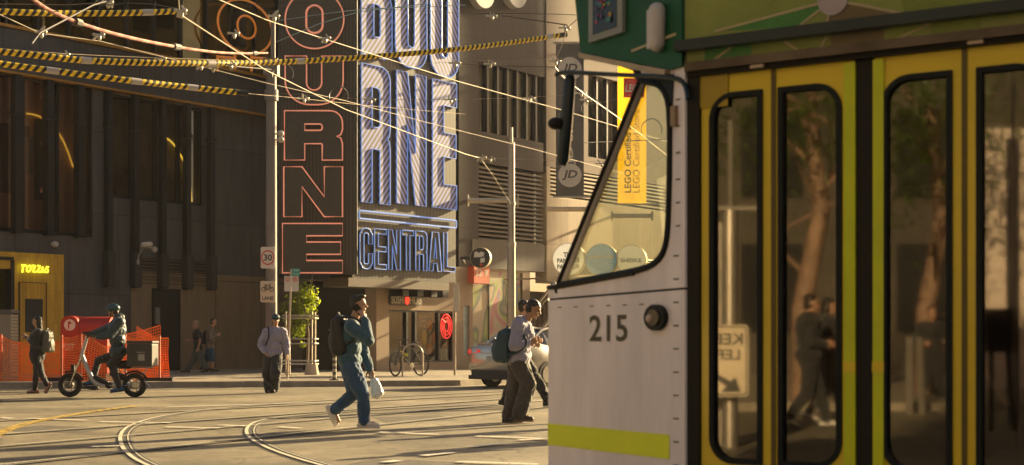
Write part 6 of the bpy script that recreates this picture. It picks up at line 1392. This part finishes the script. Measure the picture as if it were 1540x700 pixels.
def make_person(label, base, f, J, o):
    """J: joints in world space; o: options for build, clothes and colours"""
    base = Vector(base); t = thing('person', label, 'person', base); s = o.get('s', 1.0); vx = o.get('vox', .008)
    f = Vector(f).normalized(); sv = Vector((0, 0, 1)).cross(f)
    spine = (J['neck'] - J['pelvis']).normalized(); Rb = basis(f - spine * f.dot(spine), spine); hf = Vector(o.get('look', f)).normalized()
    hu = Vector(o.get('headup', (0, 0, 1))).normalized(); Rh = basis(hf - hu * hf.dot(hu), hu)
    g = o.get('girth', 1.0); body = MB()
    ab = J['pelvis'].lerp(J['neck'], .35); ch = J['pelvis'].lerp(J['neck'], .70)
    def torso(mb, e, top=True, bot=True):
        if bot: mb.ell(J['pelvis'], ((.112 * g + e) * s, (.155 * g + e) * s, .13 * s), Rb)
        mb.ell(ab, ((.105 * g + e) * s, (.138 * g + e) * s, .17 * s), Rb)
        if top:
            mb.ell(ch, ((.120 * g + e) * s, (.165 * g + e) * s, .19 * s), Rb)
            for k in ('L', 'R'): mb.capsule(ch + spine * .09 * s, (.065 + e) * s, J['sh' + k], (.058 + e) * s, 12, 4)
    torso(body, 0); body.capsule(J['neck'] - spine * .05 * s, .062 * s, J['head'] - Rh @ Vector((.02, 0, .05)) * s, .052 * s, 12, 4); headparts(body, J['head'], Rh, s)
    for k in ('L', 'R'):
        body.capsule(J['sh' + k], .052 * s, J['el' + k], .040 * s); body.capsule(J['el' + k], .040 * s, J['ha' + k], .027 * s)
        d = (J['ha' + k] - J['el' + k]).normalized(); hd_ = o.get('handdir' + k, d); pn = o.get('palm' + k, sv if k == 'R' else -sv); hand(body, J['ha' + k], Vector(hd_), Vector(pn), s, o.get('curl' + k, .6), 1 if k == 'R' else -1)
        body.capsule(J['hip' + k], .082 * s, J['kn' + k], .055 * s); body.capsule(J['kn' + k], .052 * s, J['kn' + k].lerp(J['an' + k], .35), .056 * s); body.capsule(J['kn' + k].lerp(J['an' + k], .35), .055 * s, J['an' + k], .036 * s)
        td = Vector(o['foot' + k]).normalized(); body.capsule(J['an' + k] - Vector((0, 0, .03)) * s, .035 * s, J['an' + k] + td * .12 * s - Vector((0, 0, .03)) * s, .03 * s)
    remesh(body, 'body', o.get('skin', SKIN), t, o.get('bvox', .006), 2)
    # eyes and eyebrows
    q = MB()
    for y in (-1, 1): q.ell(J['head'] + Rh @ Vector((.079, y * .031, .008)) * s, (.011 * s,) * 3, None, 8, 6)
    q.obj('eyes', M_EYE, t, True)
    # hair
    if o.get('hair'):
        q = MB(); H = lambda x, y, z: J['head'] + Rh @ Vector((x, y, z)) * s
        q.ell(H(-.030, 0, .060), (.096 * s, .082 * s, .078 * s), Rh); q.ell(H(-.05, 0, .0), (.070 * s, .076 * s, .085 * s), Rh)
        if o['hair'] == 'quiff': q.ell(H(.038, 0, .112), (.05 * s, .06 * s, .028 * s), Rh)
        if o['hair'] == 'long': q.capsule(H(-.06, 0, -.02), .075 * s, H(-.08, 0, -.2), .06 * s); 
        if o['hair'] == 'bob': q.capsule(H(-.06, 0, -.02), .07 * s, H(-.06, 0, -.12), .06 * s)
        remesh(q, 'hair', o.get('haircol', M_HAIR), t, vx * 1.1, 1, .006, 40)
    # upper clothing
    e = o.get('top_e', .025); q = MB(); torso(q, e)
    q.ell(J['pelvis'] + spine * .02, ((.118 * g + e) * s, (.16 * g + e) * s, o.get('top_len', .12) * s), Rb)
    sl = o.get('sleeve', 1.0)
    for k in ('L', 'R'):
        se = o.get('sl_e', .022)
        if sl >= 1: q.capsule(J['sh' + k], (.058 + se) * s, J['el' + k], (.048 + se) * s); q.capsule(J['el' + k], (.048 + se) * s, J['el' + k].lerp(J['ha' + k], .93), (.030 + se * .8) * s)
        else: q.capsule(J['sh' + k], (.060 + se) * s, J['sh' + k].lerp(J['el' + k], sl), (.052 + se) * s)
    q.capsule(J['neck'] - spine * .05 * s, .085 * s, J['neck'] + spine * .015 * s, .066 * s)
    if o.get('hood'): q.ell(J['neck'] - Rb @ Vector((.07, 0, -.01)) * s, (.08 * s, .11 * s, .07 * s), Rb); q.capsule(J['neck'] + Rb @ Vector((-.03, .07, .0)) * s, .035 * s, J['neck'] + Rb @ Vector((.07, .02, -.05)) * s, .03 * s)
    if o.get('hoodup'): q.ell(J['head'] - Rh @ Vector((.03, 0, -.02)) * s, (.115 * s, .105 * s, .13 * s), Rh)
    remesh(q, o.get('top_name', 'sweater'), o['top'], t, vx, 3, o.get('tfold', .015), 8.5, 1)
    # trousers
    te = o.get('leg_e', .026); q = MB(); q.ell(J['pelvis'] + spine * .02, ((.112 * g + .018) * s, (.155 * g + .018) * s, .13 * s), Rb)
    for k in ('L', 'R'):
        fl = o.get('flare', 0)
        q.capsule(J['pelvis'].lerp(J['hip' + k], .8), (.088 + te) * s, J['kn' + k], (.060 + te + fl * .5) * s)
        q.capsule(J['hip' + k] - spine * .02, (.088 + te) * s, J['kn' + k], (.060 + te + fl * .5) * s)
        ll = o.get('leg_len', .96)
        if ll > .1: q.capsule(J['kn' + k], (.060 + te + fl * .5) * s, J['kn' + k].lerp(J['an' + k], ll), (.042 + te + fl) * s)
    remesh(q, o.get('leg_name', 'trousers'), o['legs'], t, vx, 2, o.get('lfold', .015), 9, 2)
    # shoes
    for k in ('L', 'R'):
        td = Vector(o['foot' + k]).normalized(); a = J['an' + k]; upv = Vector((0, 0, 1)); upv = (upv - td * upv.dot(td)).normalized(); heel = a - td * .055 * s - upv * .045 * s; toe = a + td * .165 * s - upv * .052 * s
        q = MB(); q.capsule(heel, .042 * s, a + td * .06 * s - upv * .035 * s, .046 * s); q.capsule(a + td * .06 * s - upv * .04 * s, .045 * s, toe, .034 * s); q.capsule(a - td * .02 * s, .045 * s, a - td * .02 * s - upv * .05 * s, .045 * s)
        sh = remesh(q, 'shoe', o.get('shoe', M_BLACK), t, vx * .8, 2)
        q = MB(); sdv = td.cross(upv)
        lp = [heel - td * .04 * s, heel - sdv * .038 * s, toe - sdv * .042 * s - td * .04 * s, toe - sdv * .026 * s + td * .02 * s, toe + td * .036 * s, toe + sdv * .026 * s + td * .02 * s, toe + sdv * .042 * s - td * .04 * s, heel + sdv * .038 * s]
        lo_ = [p - upv * .045 * s for p in lp]; hi_ = [p - upv * .018 * s for p in lp]
        for i in range(len(lp)): 
            d_ = upv.dot(lp[i] - heel); lo_[i] = lo_[i] - upv * d_; hi_[i] = hi_[i] - upv * d_
        n = len(lp); q.add(lo_ + hi_, [tuple(range(n - 1, -1, -1)), tuple(range(n, 2 * n))] + [(i, (i + 1) % n, n + (i + 1) % n, n + i) for i in range(n)]); q.obj('sole', o.get('sole', M_BLACK), sh)
    return t, Rb, Rh, spine
def jj(Z, **k):
    d = {}
    for n_, v in k.items(): d[n_] = P(v[0], v[1], Z + (v[2] if len(v) > 2 else 0))
    return d
def backpack(label, c, R_, sz, m_, grp=None, strap=None, pocket=True):
    c = Vector(c); t = thing('backpack', label, 'backpack', c); q = MB(); a, b, h = sz   # depth, width, height
    g = lambda x, y, z: c + R_ @ Vector((x, y, z))
    for y in (-1, 0, 1):
        r_ = a * .30; q.capsule(g(a * .18, y * b * .34, -h * .5 + r_), r_, g(a * .16, y * b * .30, h * .5 - r_ * 1.1), r_ * .95); q.capsule(g(-a * .12, y * b * .30, -h * .5 + r_), r_ * 1.05, g(-a * .05, y * b * .25, h * .5 - r_ * 1.5), r_ * .9)
    q.ell(g(-a * .32, 0, -h * .16), (a * .26, b * .40, h * .26), R_)
    remesh(q, 'bag_body', m_, t, .009, 3, .007, 10)
    q = MB()
    for y in (-1, 1): q.tube(smooth_path([g(a * .35, y * b * .28, h * .40), g(a * .35 + .10, y * b * .38, h * .42), g(a * .35 + .26, y * b * .42, h * .25), g(a * .35 + .24, y * b * .46, -h * .05), g(a * .3, y * b * .48, -h * .30)], 2), .017, 8)
    q.obj('strap', strap or m_, t, True)
    q = MB(); q.tube(smooth_path([g(a * .1, -.04, h * .47), g(a * .1, -.03, h * .54), g(a * .1, .03, h * .54), g(a * .1, .04, h * .47)], 1), .010, 6); q.obj('handle', m_, t)
    if pocket: q = MB(); q.tube(smooth_path([g(-a * .35, -b * .40, h * .12), g(-a * .56, 0, h * .17), g(-a * .35, b * .40, h * .12)], 2), .007, 6); q.obj('zip', M_BLACK, t)
    return t
M_DENIM = mat('blue_denim', (.030, .080, .165), .85, 0, .25, 6, .3, 120, sheen=.2); M_TEALT = mat('teal_knit', (.030, .085, .130), .85, 0, .12, 20, .3, 150, sheen=.3)
M_LILAC = mat('lilac_fleece', (.26, .25, .36), .9, 0, .1, 10, .3, 120, sheen=.3); M_BKCL = mat('black_cloth', (.022, .022, .024), .85, 0, .25, 8, .2, 60, sheen=.2); M_GYCL = mat('charcoal_trousers', (.060, .052, .046), .85, 0, .2, 6, .2, 80, sheen=.2)
M_WSH = mat('white_trainer', (.62, .58, .54), .55, 0, .06); M_DSH = mat('dark_shoe', (.03, .028, .026), .5)
# --- man on the phone
Z = 18.25; J = jj(Z, head=(540, 459), neck=(530, 485), pelvis=(526, 543), shR=(527, 491, -.19), shL=(531, 491, .19), elR=(554, 512, -.24), haR=(548, 479, -.13), elL=(546, 528, .23), haL=(557, 556, .20), hipR=(527, 551, -.09), hipL=(526, 551, .09), knR=(546, 595, -.10), knL=(533, 592, .10), anR=(548, 634, -.09), anL=(503, 617, .10))
t, Rb, Rh, sp = make_person('man in teal sweater and jeans walking with a phone held to his ear', G(535, 647), (1, -.12, 0), J, dict(s=1.0, top=M_TEALT, legs=M_DENIM, hair='quiff', skin=SKIN, look=(1, -.10, -.02), footR=(1, -.1, 0), footL=(-.30, 0, -.95) and (.42, -.05, -.9), shoe=M_WSH, sole=M_WSH, handdirR=(-.45, .1, .9), palmR=(-.5, .6, 0), curlR=1.0, curlL=1.4, handdirL=(.2, 0, -1), leg_e=.034, top_e=.030, sl_e=.030, girth=1.06, bvox=.005, vox=.008))
q = MB(); pc = J['head'] + Rh @ Vector((.012, -.098, -.065)); fr = Frame(pc, (.75, .0, .62), (-.62, 0, .75)); q.prism(fr, [rr(-.04, -.075, .04, .075, .012)], -.005, .005); ph = tag(q.obj('mobile_phone', mat('phone_black', (.02, .02, .02), .2), origin=pc), 'dark phone pressed to the ear of the man in teal', 'phone')
backpack('big black backpack on the back of the man in teal', P(510, 504, Z), basis(Vector((1, -.12, .12)), Vector((-.1, 0, 1))), (.25, .33, .53), mat('black_nylon', (.016, .016, .018), .5, 0, .3, 6, .3, 50))
q = MB(); bg_ = P(563, 579, Z + .2); q.capsule(bg_ + Vector((.03, -.03, -.11)), .065, bg_ + Vector((.05, .04, -.10)), .06); q.capsule(bg_ + Vector((.035, 0, -.10)), .085, bg_ + Vector((.0, 0, .04)), .06); q.capsule(bg_ + Vector((0, 0, .04)), .055, J['haL'] + Vector((0, 0, -.08)), .016)
tb_ = thing('shopping_bag', 'white plastic bag hanging from the hand of the man in teal', 'bag', bg_); remesh(q, 'bag_film', mat('white_plastic_film', (.72, .70, .66), .35), tb_, .008, 2, .014, 16)
# --- man with cup
Z = 19.8; J = jj(Z, head=(803, 466), neck=(788, 484), pelvis=(779, 541), shR=(780, 490, -.19), shL=(785, 489, .19), elR=(774, 520, -.25), haR=(796, 515, -.10), elL=(788, 520, .25), haL=(800, 512, .06), hipR=(781, 548, -.09), hipL=(778, 548, .09), knR=(795, 577, -.09), knL=(774, 583, .10), anR=(781, 624, -.10), anL=(765, 627, .09))
t, Rb, Rh, sp = make_person('man in pale hooded sweater and grey trousers looking down at the cup in his hands', G(778, 636), (1, -.15, 0), J, dict(s=1.02, top=M_LILAC, legs=M_GYCL, hair='short', skin=SKIN2, look=(1, -.15, -.45), headup=(.40, 0, .92), footR=(1, -.15, -.03), footL=(1, -.25, 0), shoe=M_DSH, sole=mat('brown_sole', (.16, .11, .07), .6), handdirR=(.9, .3, .2), palmR=(0, 1, .2), handdirL=(.9, -.3, .2), palmL=(0, -1, .2), curlR=1.1, curlL=1.1, hood=True, leg_e=.038, flare=.02, top_e=.042, sl_e=.034, girth=1.05, top_len=.15, bvox=.005, vox=.008))
cu_ = P(800, 509, Z - .03); t = thing('paper_cup', 'small pale drink cup held by the man in the hooded sweater', 'cup', cu_ - Vector((0, 0, .06)))
q = MB(); q.cyl(cu_ - Vector((0, 0, .07)), cu_ + Vector((0, 0, .055)), .030, 18, .040); q.obj('cup_wall', mat('paper_white', (.65, .6, .5), .5), t, True); q = MB(); q.cyl(cu_ + Vector((0, 0, .056)), cu_ + Vector((0, 0, .072)), .043, 18, .036); q.obj('lid', mat('paper_white', (.65, .6, .5), .5), t)
backpack('dark teal backpack slung low on the man in the hooded sweater', P(757, 519, Z - .02), basis(Vector((1, -.2, -.12)), Vector((.22, 0, 1))), (.27, .34, .50), mat('navy_nylon', (.014, .045, .065), .55, 0, .25, 5, .3, 50))
# --- third walker behind him
Z = 24.6; J = jj(Z, head=(790, 463), neck=(787, 480), pelvis=(786, 536), shR=(786, 487, -.19), shL=(788, 487, .19), elR=(786, 512, -.22), haR=(802, 517, -.15), elL=(792, 512, .24), haL=(806, 512, .15), hipR=(787, 541, -.09), hipL=(786, 541, .09), knR=(806, 570, -.09), knL=(769, 577, .09), anR=(824, 602, -.09), anL=(759, 602, .09))
make_person('walker in white top and black trousers mostly hidden behind the man with the cup', G(790, 612), (1, -.1, 0), J, dict(s=1.04, top=mat('offwhite_cotton', (.5, .46, .4), .85, 0, .1, sheen=.2), legs=M_BKCL, hair='short', footR=(1, -.1, .15), footL=(1, -.1, -.25), shoe=M_DSH, leg_e=.03, vox=.010, bvox=.008))
# --- cap walker
Z = 30.9; J = jj(Z, head=(414.5, 482), neck=(413.5, 495), pelvis=(411, 532), shR=(400.5, 501, 0), shL=(426, 500, 0), elR=(392.5, 518, .03), haR=(398.5, 530, -.10), elL=(430.5, 519, .03), haL=(432, 532, -.05), hipR=(405, 537, 0), hipL=(416, 537, 0), knR=(402.5, 560, -.03), knL=(414.5, 560, -.16), anR=(405.5, 586.5, 0), anL=(411.5, 584, .08))
t, Rb, Rh, sp = make_person('walker in navy cap, pale grey hoodie and wide black trousers coming towards the camera', G(408, 592), (.15, -1, 0), J, dict(s=.96, top=M_LILAC, legs=M_BKCL, hair='bob', haircol=M_HAIRB, look=(.45, -1, -.12), footR=(-.1, -1, 0), footL=(.15, -1, 0), shoe=M_DSH, leg_e=.05, flare=.035, top_e=.05, sl_e=.04, hood=True, vox=.010, bvox=.008, top_len=.13))
q = MB(); H = lambda x, y, z: J['head'] + Rh @ Vector((x, y, z)); q.ell(H(-.005, 0, .065), (.112, .092, .078), Rh); q.ell(H(.12, 0, .055), (.075, .075, .013), Rh); remesh(q, 'cap', mat('navy_cap', (.012, .045, .075), .7), t, .008, 2)
c_ = P(400, 524, Z + .05); q = MB(); t = thing('shoulder_bag', 'black shoulder bag worn by the walker in the navy cap', 'bag', c_ + Vector((-.1, 0, -.1))); q.box(Frame(c_, (1, 0, 0)), -.14, .03, -.08, .12, -.15, .02); q.obj('pouch', M_BKCL, t); q = MB(); q.tube(smooth_path([P(403, 492, Z - .05), P(404.5, 500, Z - .2), P(403.5, 510, Z - .2), P(399, 520, Z - .15)], 2), .018, 6); q.obj('strap', M_BKCL, t)
# --- hooded walker at the left
Z = 30.8; J = jj(Z, head=(55, 484), neck=(57, 497), pelvis=(56, 536), shR=(56, 501, .17), shL=(58, 501, -.17), elR=(50, 516, .2), haR=(40, 508, .18), elL=(53, 520, -.22), haL=(44, 512, -.1), hipR=(55, 540, .08), hipL=(56, 540, -.08), knR=(55, 562, .08), knL=(62, 562, -.08), anR=(53, 586.5, .08), anL=(71, 580, -.08))
make_person('person in black coat and hood walking left past the orange mesh with a grey backpack', G(58, 592), (-1, .1, 0), J, dict(s=.95, top=M_BKCL, legs=M_BKCL, hair='long', haircol=M_HAIR, hoodup=False, footR=(-1, 0, 0), footL=(-.45, 0, -.85), shoe=mat('pinkish_shoe', (.25, .12, .09), .6), leg_e=.016, top_e=.055, top_len=.24, vox=.010, bvox=.008))
backpack('grey backpack on the person in the black coat', P(73, 513, Z - .06), basis(Vector((-1, .1, 0)), Vector((.1, 0, 1))), (.2, .32, .50), mat('grey_green_nylon', (.085, .085, .07), .6, 0, .3, 5))
q = MB(); pc = P(37, 505, Z + .15); q.box(Frame(pc, (1, 0, .5)), -.07, .04, -.005, .005, -.03, .03); tag(q.obj('mobile_phone', mat('phone_pink', (.45, .35, .45), .3), origin=pc), 'pale phone held out by the person in the black coat', 'phone')
# --- older man and man in shorts on the far footpath
Z = 44.6; J = jj(Z, head=(293.5, 488), neck=(296, 497), pelvis=(298, 525), shR=(295, 500.5, .19), shL=(297, 500.5, -.19), elR=(290, 513, .22), haR=(284, 512, .15), elL=(301, 513, -.23), haL=(298, 523, -.24), hipR=(297, 528, .08), hipL=(298, 528, -.08), knR=(290, 543, .08), knL=(304, 542, -.08), anR=(281.5, 557, .08), anL=(310, 554, -.08))
gb = P(296, 512, Z); gb.z = .14
make_person('grey haired man in black shirt and jeans striding left past the dark doorway', gb, (-1, -.35, 0), J, dict(s=1.0, top=M_BKCL, legs=mat('faded_denim', (.09, .11, .11), .85, 0, .2), hair='short', haircol=mat('grey_hair', (.35, .27, .2), .6, 0, .2, 40), sleeve=.55, footR=(-1, -.2, .15), footL=(-.8, -.2, -.35), shoe=M_DSH, leg_e=.03, girth=1.1, vox=.011, bvox=.009))
J = jj(Z, head=(321.5, 484.5), neck=(318, 494), pelvis=(315.5, 522), shR=(316, 498, -.19), shL=(319, 498, .19), elR=(317, 510, -.23), haR=(326, 505, -.14), elL=(321, 510, .22), haL=(328, 505, .1), hipR=(316, 526, -.08), hipL=(315, 526, .08), knR=(319, 541, -.08), knL=(310, 541, .08), anR=(319.5, 555, -.08), anL=(304.5, 553, .08))
gb = P(315, 512, Z); gb.z = .14
make_person('dark haired man in grey jacket and blue shorts walking right while reading his phone', gb, (1, -.2, 0), J, dict(s=.98, top=mat('grey_jacket', (.16, .13, .11), .8, 0, .15), legs=mat('blue_shorts', (.02, .07, .13), .8, 0, .2), leg_name='shorts', leg_len=0.0, hair='short', look=(1, -.2, -.3), footR=(1, -.1, 0), footL=(1, -.1, -.3), shoe=M_DSH, leg_e=.035, top_e=.04, vox=.011, bvox=.009))
backpack('small dark backpack on the man in blue shorts', P(308.5, 508, Z), basis(Vector((1, -.2, 0))), (.15, .28, .42), M_BKCL)
q = MB(); pc = P(330.5, 504, Z - .05); q.box(Frame(pc, (1, 0, .2)), -.06, .06, -.004, .004, -.03, .03); tag(q.obj('mobile_phone', mat('phone_black', (.02, .02, .02), .2), origin=pc), 'dark phone held out by the man in blue shorts', 'phone')
# --- scooter and rider
Z = 28.7
def zz(x, y, dz=0): return P(x / 2.692, 360 + y / 2.692, Z + dz)
e0 = P(154, 598, Z); e0.z = 0
t = thing('electric_bike', 'silver fat tyred electric bike carrying a black delivery box', 'bicycle', e0)
for c in (zz(283, 593), zz(545, 590)):
    c.z = .245; qt = MB(); qr = MB(); wheel(qt, qr, c, .245, (0, 1, 0), .048, 5, .02); wo = qt.obj('wheel', M_TYRE, t, True); qr.cyl(c - Vector((0, .06, 0)), c + Vector((0, .06, 0)), .075, 14); qr.obj('rim', mat('dark_alloy', (.12, .11, .1), .35, .7), wo, True)
M_EB = mat('silver_frame', (.42, .42, .44), .3, .5, .1)
q = MB()
q.tube([zz(352, 400), zz(335, 455), zz(326, 492)], .034, 10); q.tube(smooth_path([zz(334, 480), zz(352, 520), zz(376, 572), zz(400, 592), zz(440, 594)], 2), .048, 10); q.tube([zz(336, 470), zz(370, 560)], .022, 8)
q.tube([zz(440, 594), zz(475, 575), zz(545, 590)], .026, 8); q.tube([zz(470, 585), zz(478, 500)], .026, 8); q.tube([zz(478, 520), zz(560, 520), zz(620, 518)], .018, 8); q.tube([zz(545, 590), zz(600, 518)], .014, 8); q.tube([zz(500, 522), zz(540, 588)], .014, 8)
q.obj('frame', M_EB, t, True)
q = MB()
for dy in (-.07, .07): q.tube([zz(330, 478, dy), zz(306, 530, dy), zz(283, 593, dy)], [.022, .018, .015], 8)
q.tube([zz(330, 478, -.08), zz(330, 478, .08)], .022, 8); q.obj('fork', M_CHR, t, True)
q = MB(); q.tube([zz(352, 400), zz(362, 388)], .02, 8); q.tube(smooth_path([zz(385, 398, -.30), zz(365, 388, -.12), zz(358, 386, .12), zz(345, 388, .32)], 2), .016, 8); q.box(Frame(zz(350, 385), (1, 0, 0)), -.06, .05, 0, .05, -.05, .05); q.obj('handlebar', M_BLACK, t, True)
q = MB(); q.capsule(zz(385, 560), .05, zz(430, 582), .055); q.capsule(zz(455, 545), .06, zz(500, 560), .07); q.obj('battery_case', M_BLACK, t, True)
q = MB(); q.capsule(zz(440, 508), .05, zz(515, 505), .075); q.capsule(zz(440, 512), .04, zz(520, 512), .07); q.obj('saddle', M_TYRE, t, True)
q = MB(); q.capsule(zz(330, 598, -.08), .025, zz(385, 604, -.1), .045); q.capsule(zz(330, 600, .1), .03, zz(392, 602, .1), .045); q.cyl(zz(440, 592, -.08), zz(440, 592, .08), .07, 16); q.obj('footrest', M_BLACK, t, True)
q = MB(); q.box(Frame(zz(300, 535), (1, 0, -.3)), -.05, .02, -.02, .13, -.06, .06); q.obj('front_lamp', M_BLACK, t)
q = MB(); q.tube([zz(283 + 105 * math.cos(R(a)) , 593 - 100 * math.sin(R(a))) if False else Vector((zz(283, 593).x + .275 * math.cos(R(a)), zz(283, 593).y, .245 + .275 * math.sin(R(a)))) for a in range(20, 120, 10)], .025, 6); q.tube([Vector((zz(545, 590).x + .275 * math.cos(R(a)), zz(545, 590).y, .245 + .275 * math.sin(R(a)))) for a in range(30, 160, 10)], .025, 6); q.obj('mudguard', M_TYRE, t, True)
q = MB(); q.cyl(zz(545, 590, -.1), zz(545, 590, .1), .06, 14); q.tube([zz(440, 592, -.07), zz(545, 592, -.07)], .008, 6); q.tube([zz(585, 575, -.1), zz(612, 600, -.15)], .01, 6); q.obj('drive_parts', M_CHR, t)
bx_c = zz(578, 463); t = thing('delivery_box', 'square black delivery box with blank pale label on the back of the electric bike', 'box', bx_c - Vector((0, 0, .26)))
fr = Frame(bx_c, (1, 0, 0)); q = MB(); q.prism(fr, [rr(-.255, -.255, .25, .20, .03)], -.25, .25); q.obj('body', mat('box_black', (.035, .035, .033), .6, 0, .2, 3), t); q = MB(); q.prism(fr, [rr(-.265, .202, .262, .255, .02)], -.26, .26); q.obj('lid', mat('box_black', (.035, .035, .033), .6, 0, .2, 3), t)
q = MB(); q.box(fr, -.03, .10, -.14, -.01, .251, .256); q.box(fr, -.06, .12, .02, .035, .251, .255); q.obj('label_patch', mat('label_grey', (.28, .27, .25), .6), t)
J = {k: zz(*v) for k, v in dict(head=(457, 292), neck=(474, 318), pelvis=(478, 458), shR=(484, 336, .19), shL=(484, 336, -.19), elR=(425, 368, .27), haR=(364, 386, .27), elL=(446, 385, -.26), haL=(396, 398, -.27), hipR=(476, 470, .09), hipL=(478, 470, -.09), knR=(398, 490, .14), knL=(452, 508, -.14), anR=(374, 572, .13), anL=(484, 600, -.16)).items()}
t, Rb, Rh, sp = make_person('delivery rider in dark teal puffer jacket and helmet sitting on the electric bike', e0 + Vector((.25, 0, 0)), (-1, 0, 0), J, dict(s=1.0, top=mat('teal_black_puffer', (.018, .040, .055), .5, 0, .25, 6, sheen=.1), top_name='puffer_jacket', legs=M_BKCL, skin=SKIN2, hair='short', look=(-1, -.05, -.05), footR=(-1, 0, -.1), footL=(-.9, -.1, -.12), shoe=mat('blue_shoe', (.02, .09, .22), .6), top_e=.055, sl_e=.045, tfold=.016, leg_e=.018, hood=True, handdirR=(-1, 0, -.3), palmR=(0, 0, -1), handdirL=(-1, 0, -.1), palmL=(0, 0, -1), curlR=1.5, curlL=1.5, vox=.009, bvox=.007, top_len=.14))
q = MB(); H = lambda x, y, z: J['head'] + Rh @ Vector((x, y, z)); q.ell(H(-.01, 0, .065), (.135, .110, .095), Rh); q.ell(H(.11, 0, .055), (.05, .08, .016), Rh); remesh(q, 'helmet', mat('teal_helmet', (.02, .06, .08), .35, 0, .1), t, .009, 2)
q = MB(); q.tube([H(.0, -.085, .0), H(.035, -.07, -.07), H(.05, 0, -.11), H(.035, .07, -.07), H(.0, .085, .0)], .008, 6); q.obj('chin_strap', M_BLACK, t)
# --- added pedestrians behind the tram nose, unseen, for their shadows
PERSON_HID = True
# --- people only seen mirrored in the tram door glass
def vperson(label, px, Z, dirv, o):
    b = VG(px, Z, .0); f = Vector(dirv).normalized(); s = Vector((0, 0, 1)).cross(f); U_ = Vector((0, 0, 1)); q = lambda x, y, z: b + f * x + s * y + U_ * z
    J = dict(head=q(.05, 0, 1.62), neck=q(.0, 0, 1.46), pelvis=q(0, 0, .95), shR=q(0, -.19, 1.40), shL=q(0, .19, 1.40), elR=q(.02, -.24, 1.12), haR=q(.22, -.18, 1.12), elL=q(-.02, .24, 1.12), haL=q(.20, .18, 1.1), hipR=q(0, -.09, .88), hipL=q(0, .09, .88), knR=q(.16, -.09, .5), knL=q(-.04, .09, .47), anR=q(.25, -.09, .10), anL=q(-.28, .09, .14))
    o.update(footR=f, footL=f + Vector((0, 0, -.4)), vox=.012, bvox=.010); make_person(label, b, f, J, o)
vperson('dark dressed pedestrian reflected in the second door leaf', 1212, 18.5, dl, dict(top=M_BKCL, legs=M_BKCL, hair='short', shoe=M_WSH, top_e=.06))
vperson('second dark dressed pedestrian beside the other, reflected in the second door leaf', 1240, 20, dl, dict(top=M_BKCL, legs=M_GYCL, hair='long', shoe=M_WSH, top_e=.06))
vperson('pedestrian in black holding something pale, reflected in the third door leaf', 1398, 25, -dn, dict(top=M_BKCL, legs=M_BKCL, hair='short', shoe=M_WSH))

b = Vector((2.3, 20.2, 0)); f = Vector((1, -.1, 0)); sv_ = Vector((0, 0, 1)).cross(f.normalized()); q = lambda x, y, z: b + f.normalized() * x + sv_ * y + Vector((0, 0, z))  # unseen pedestrian, added for the shadow on the road
J = dict(head=q(.05, 0, 1.62), neck=q(.0, 0, 1.46), pelvis=q(0, 0, .95), shR=q(0, -.19, 1.40), shL=q(0, .19, 1.40), elR=q(.02, -.24, 1.12), haR=q(.22, -.18, 1.12), elL=q(-.02, .24, 1.12), haL=q(.20, .18, 1.1), hipR=q(0, -.09, .88), hipL=q(0, .09, .88), knR=q(.16, -.09, .5), knL=q(-.04, .09, .47), anR=q(.25, -.09, .10), anL=q(-.28, .09, .14))
hp = make_person('pedestrian added out of view behind the tram nose to cast a shadow on the road', b, f, J, dict(top=M_GYCL, legs=M_DENIM, hair='short', footR=f, footL=f + Vector((0, 0, -.4)), vox=.012, bvox=.010))

for loc_, lab in (((2.15, 17.6, 0), 'pedestrian added behind the tram nose, nearest of the unseen ones, for a foreground shadow'), ((3.0, 18.6, 0), 'pedestrian added unseen behind the tram cab, for a shadow below the man in teal')):
    c = copy_tree(hp[0]); c.location = loc_; c.rotation_euler.z = R(20); c['label'] = lab  # copies added for more shadows across the foreground
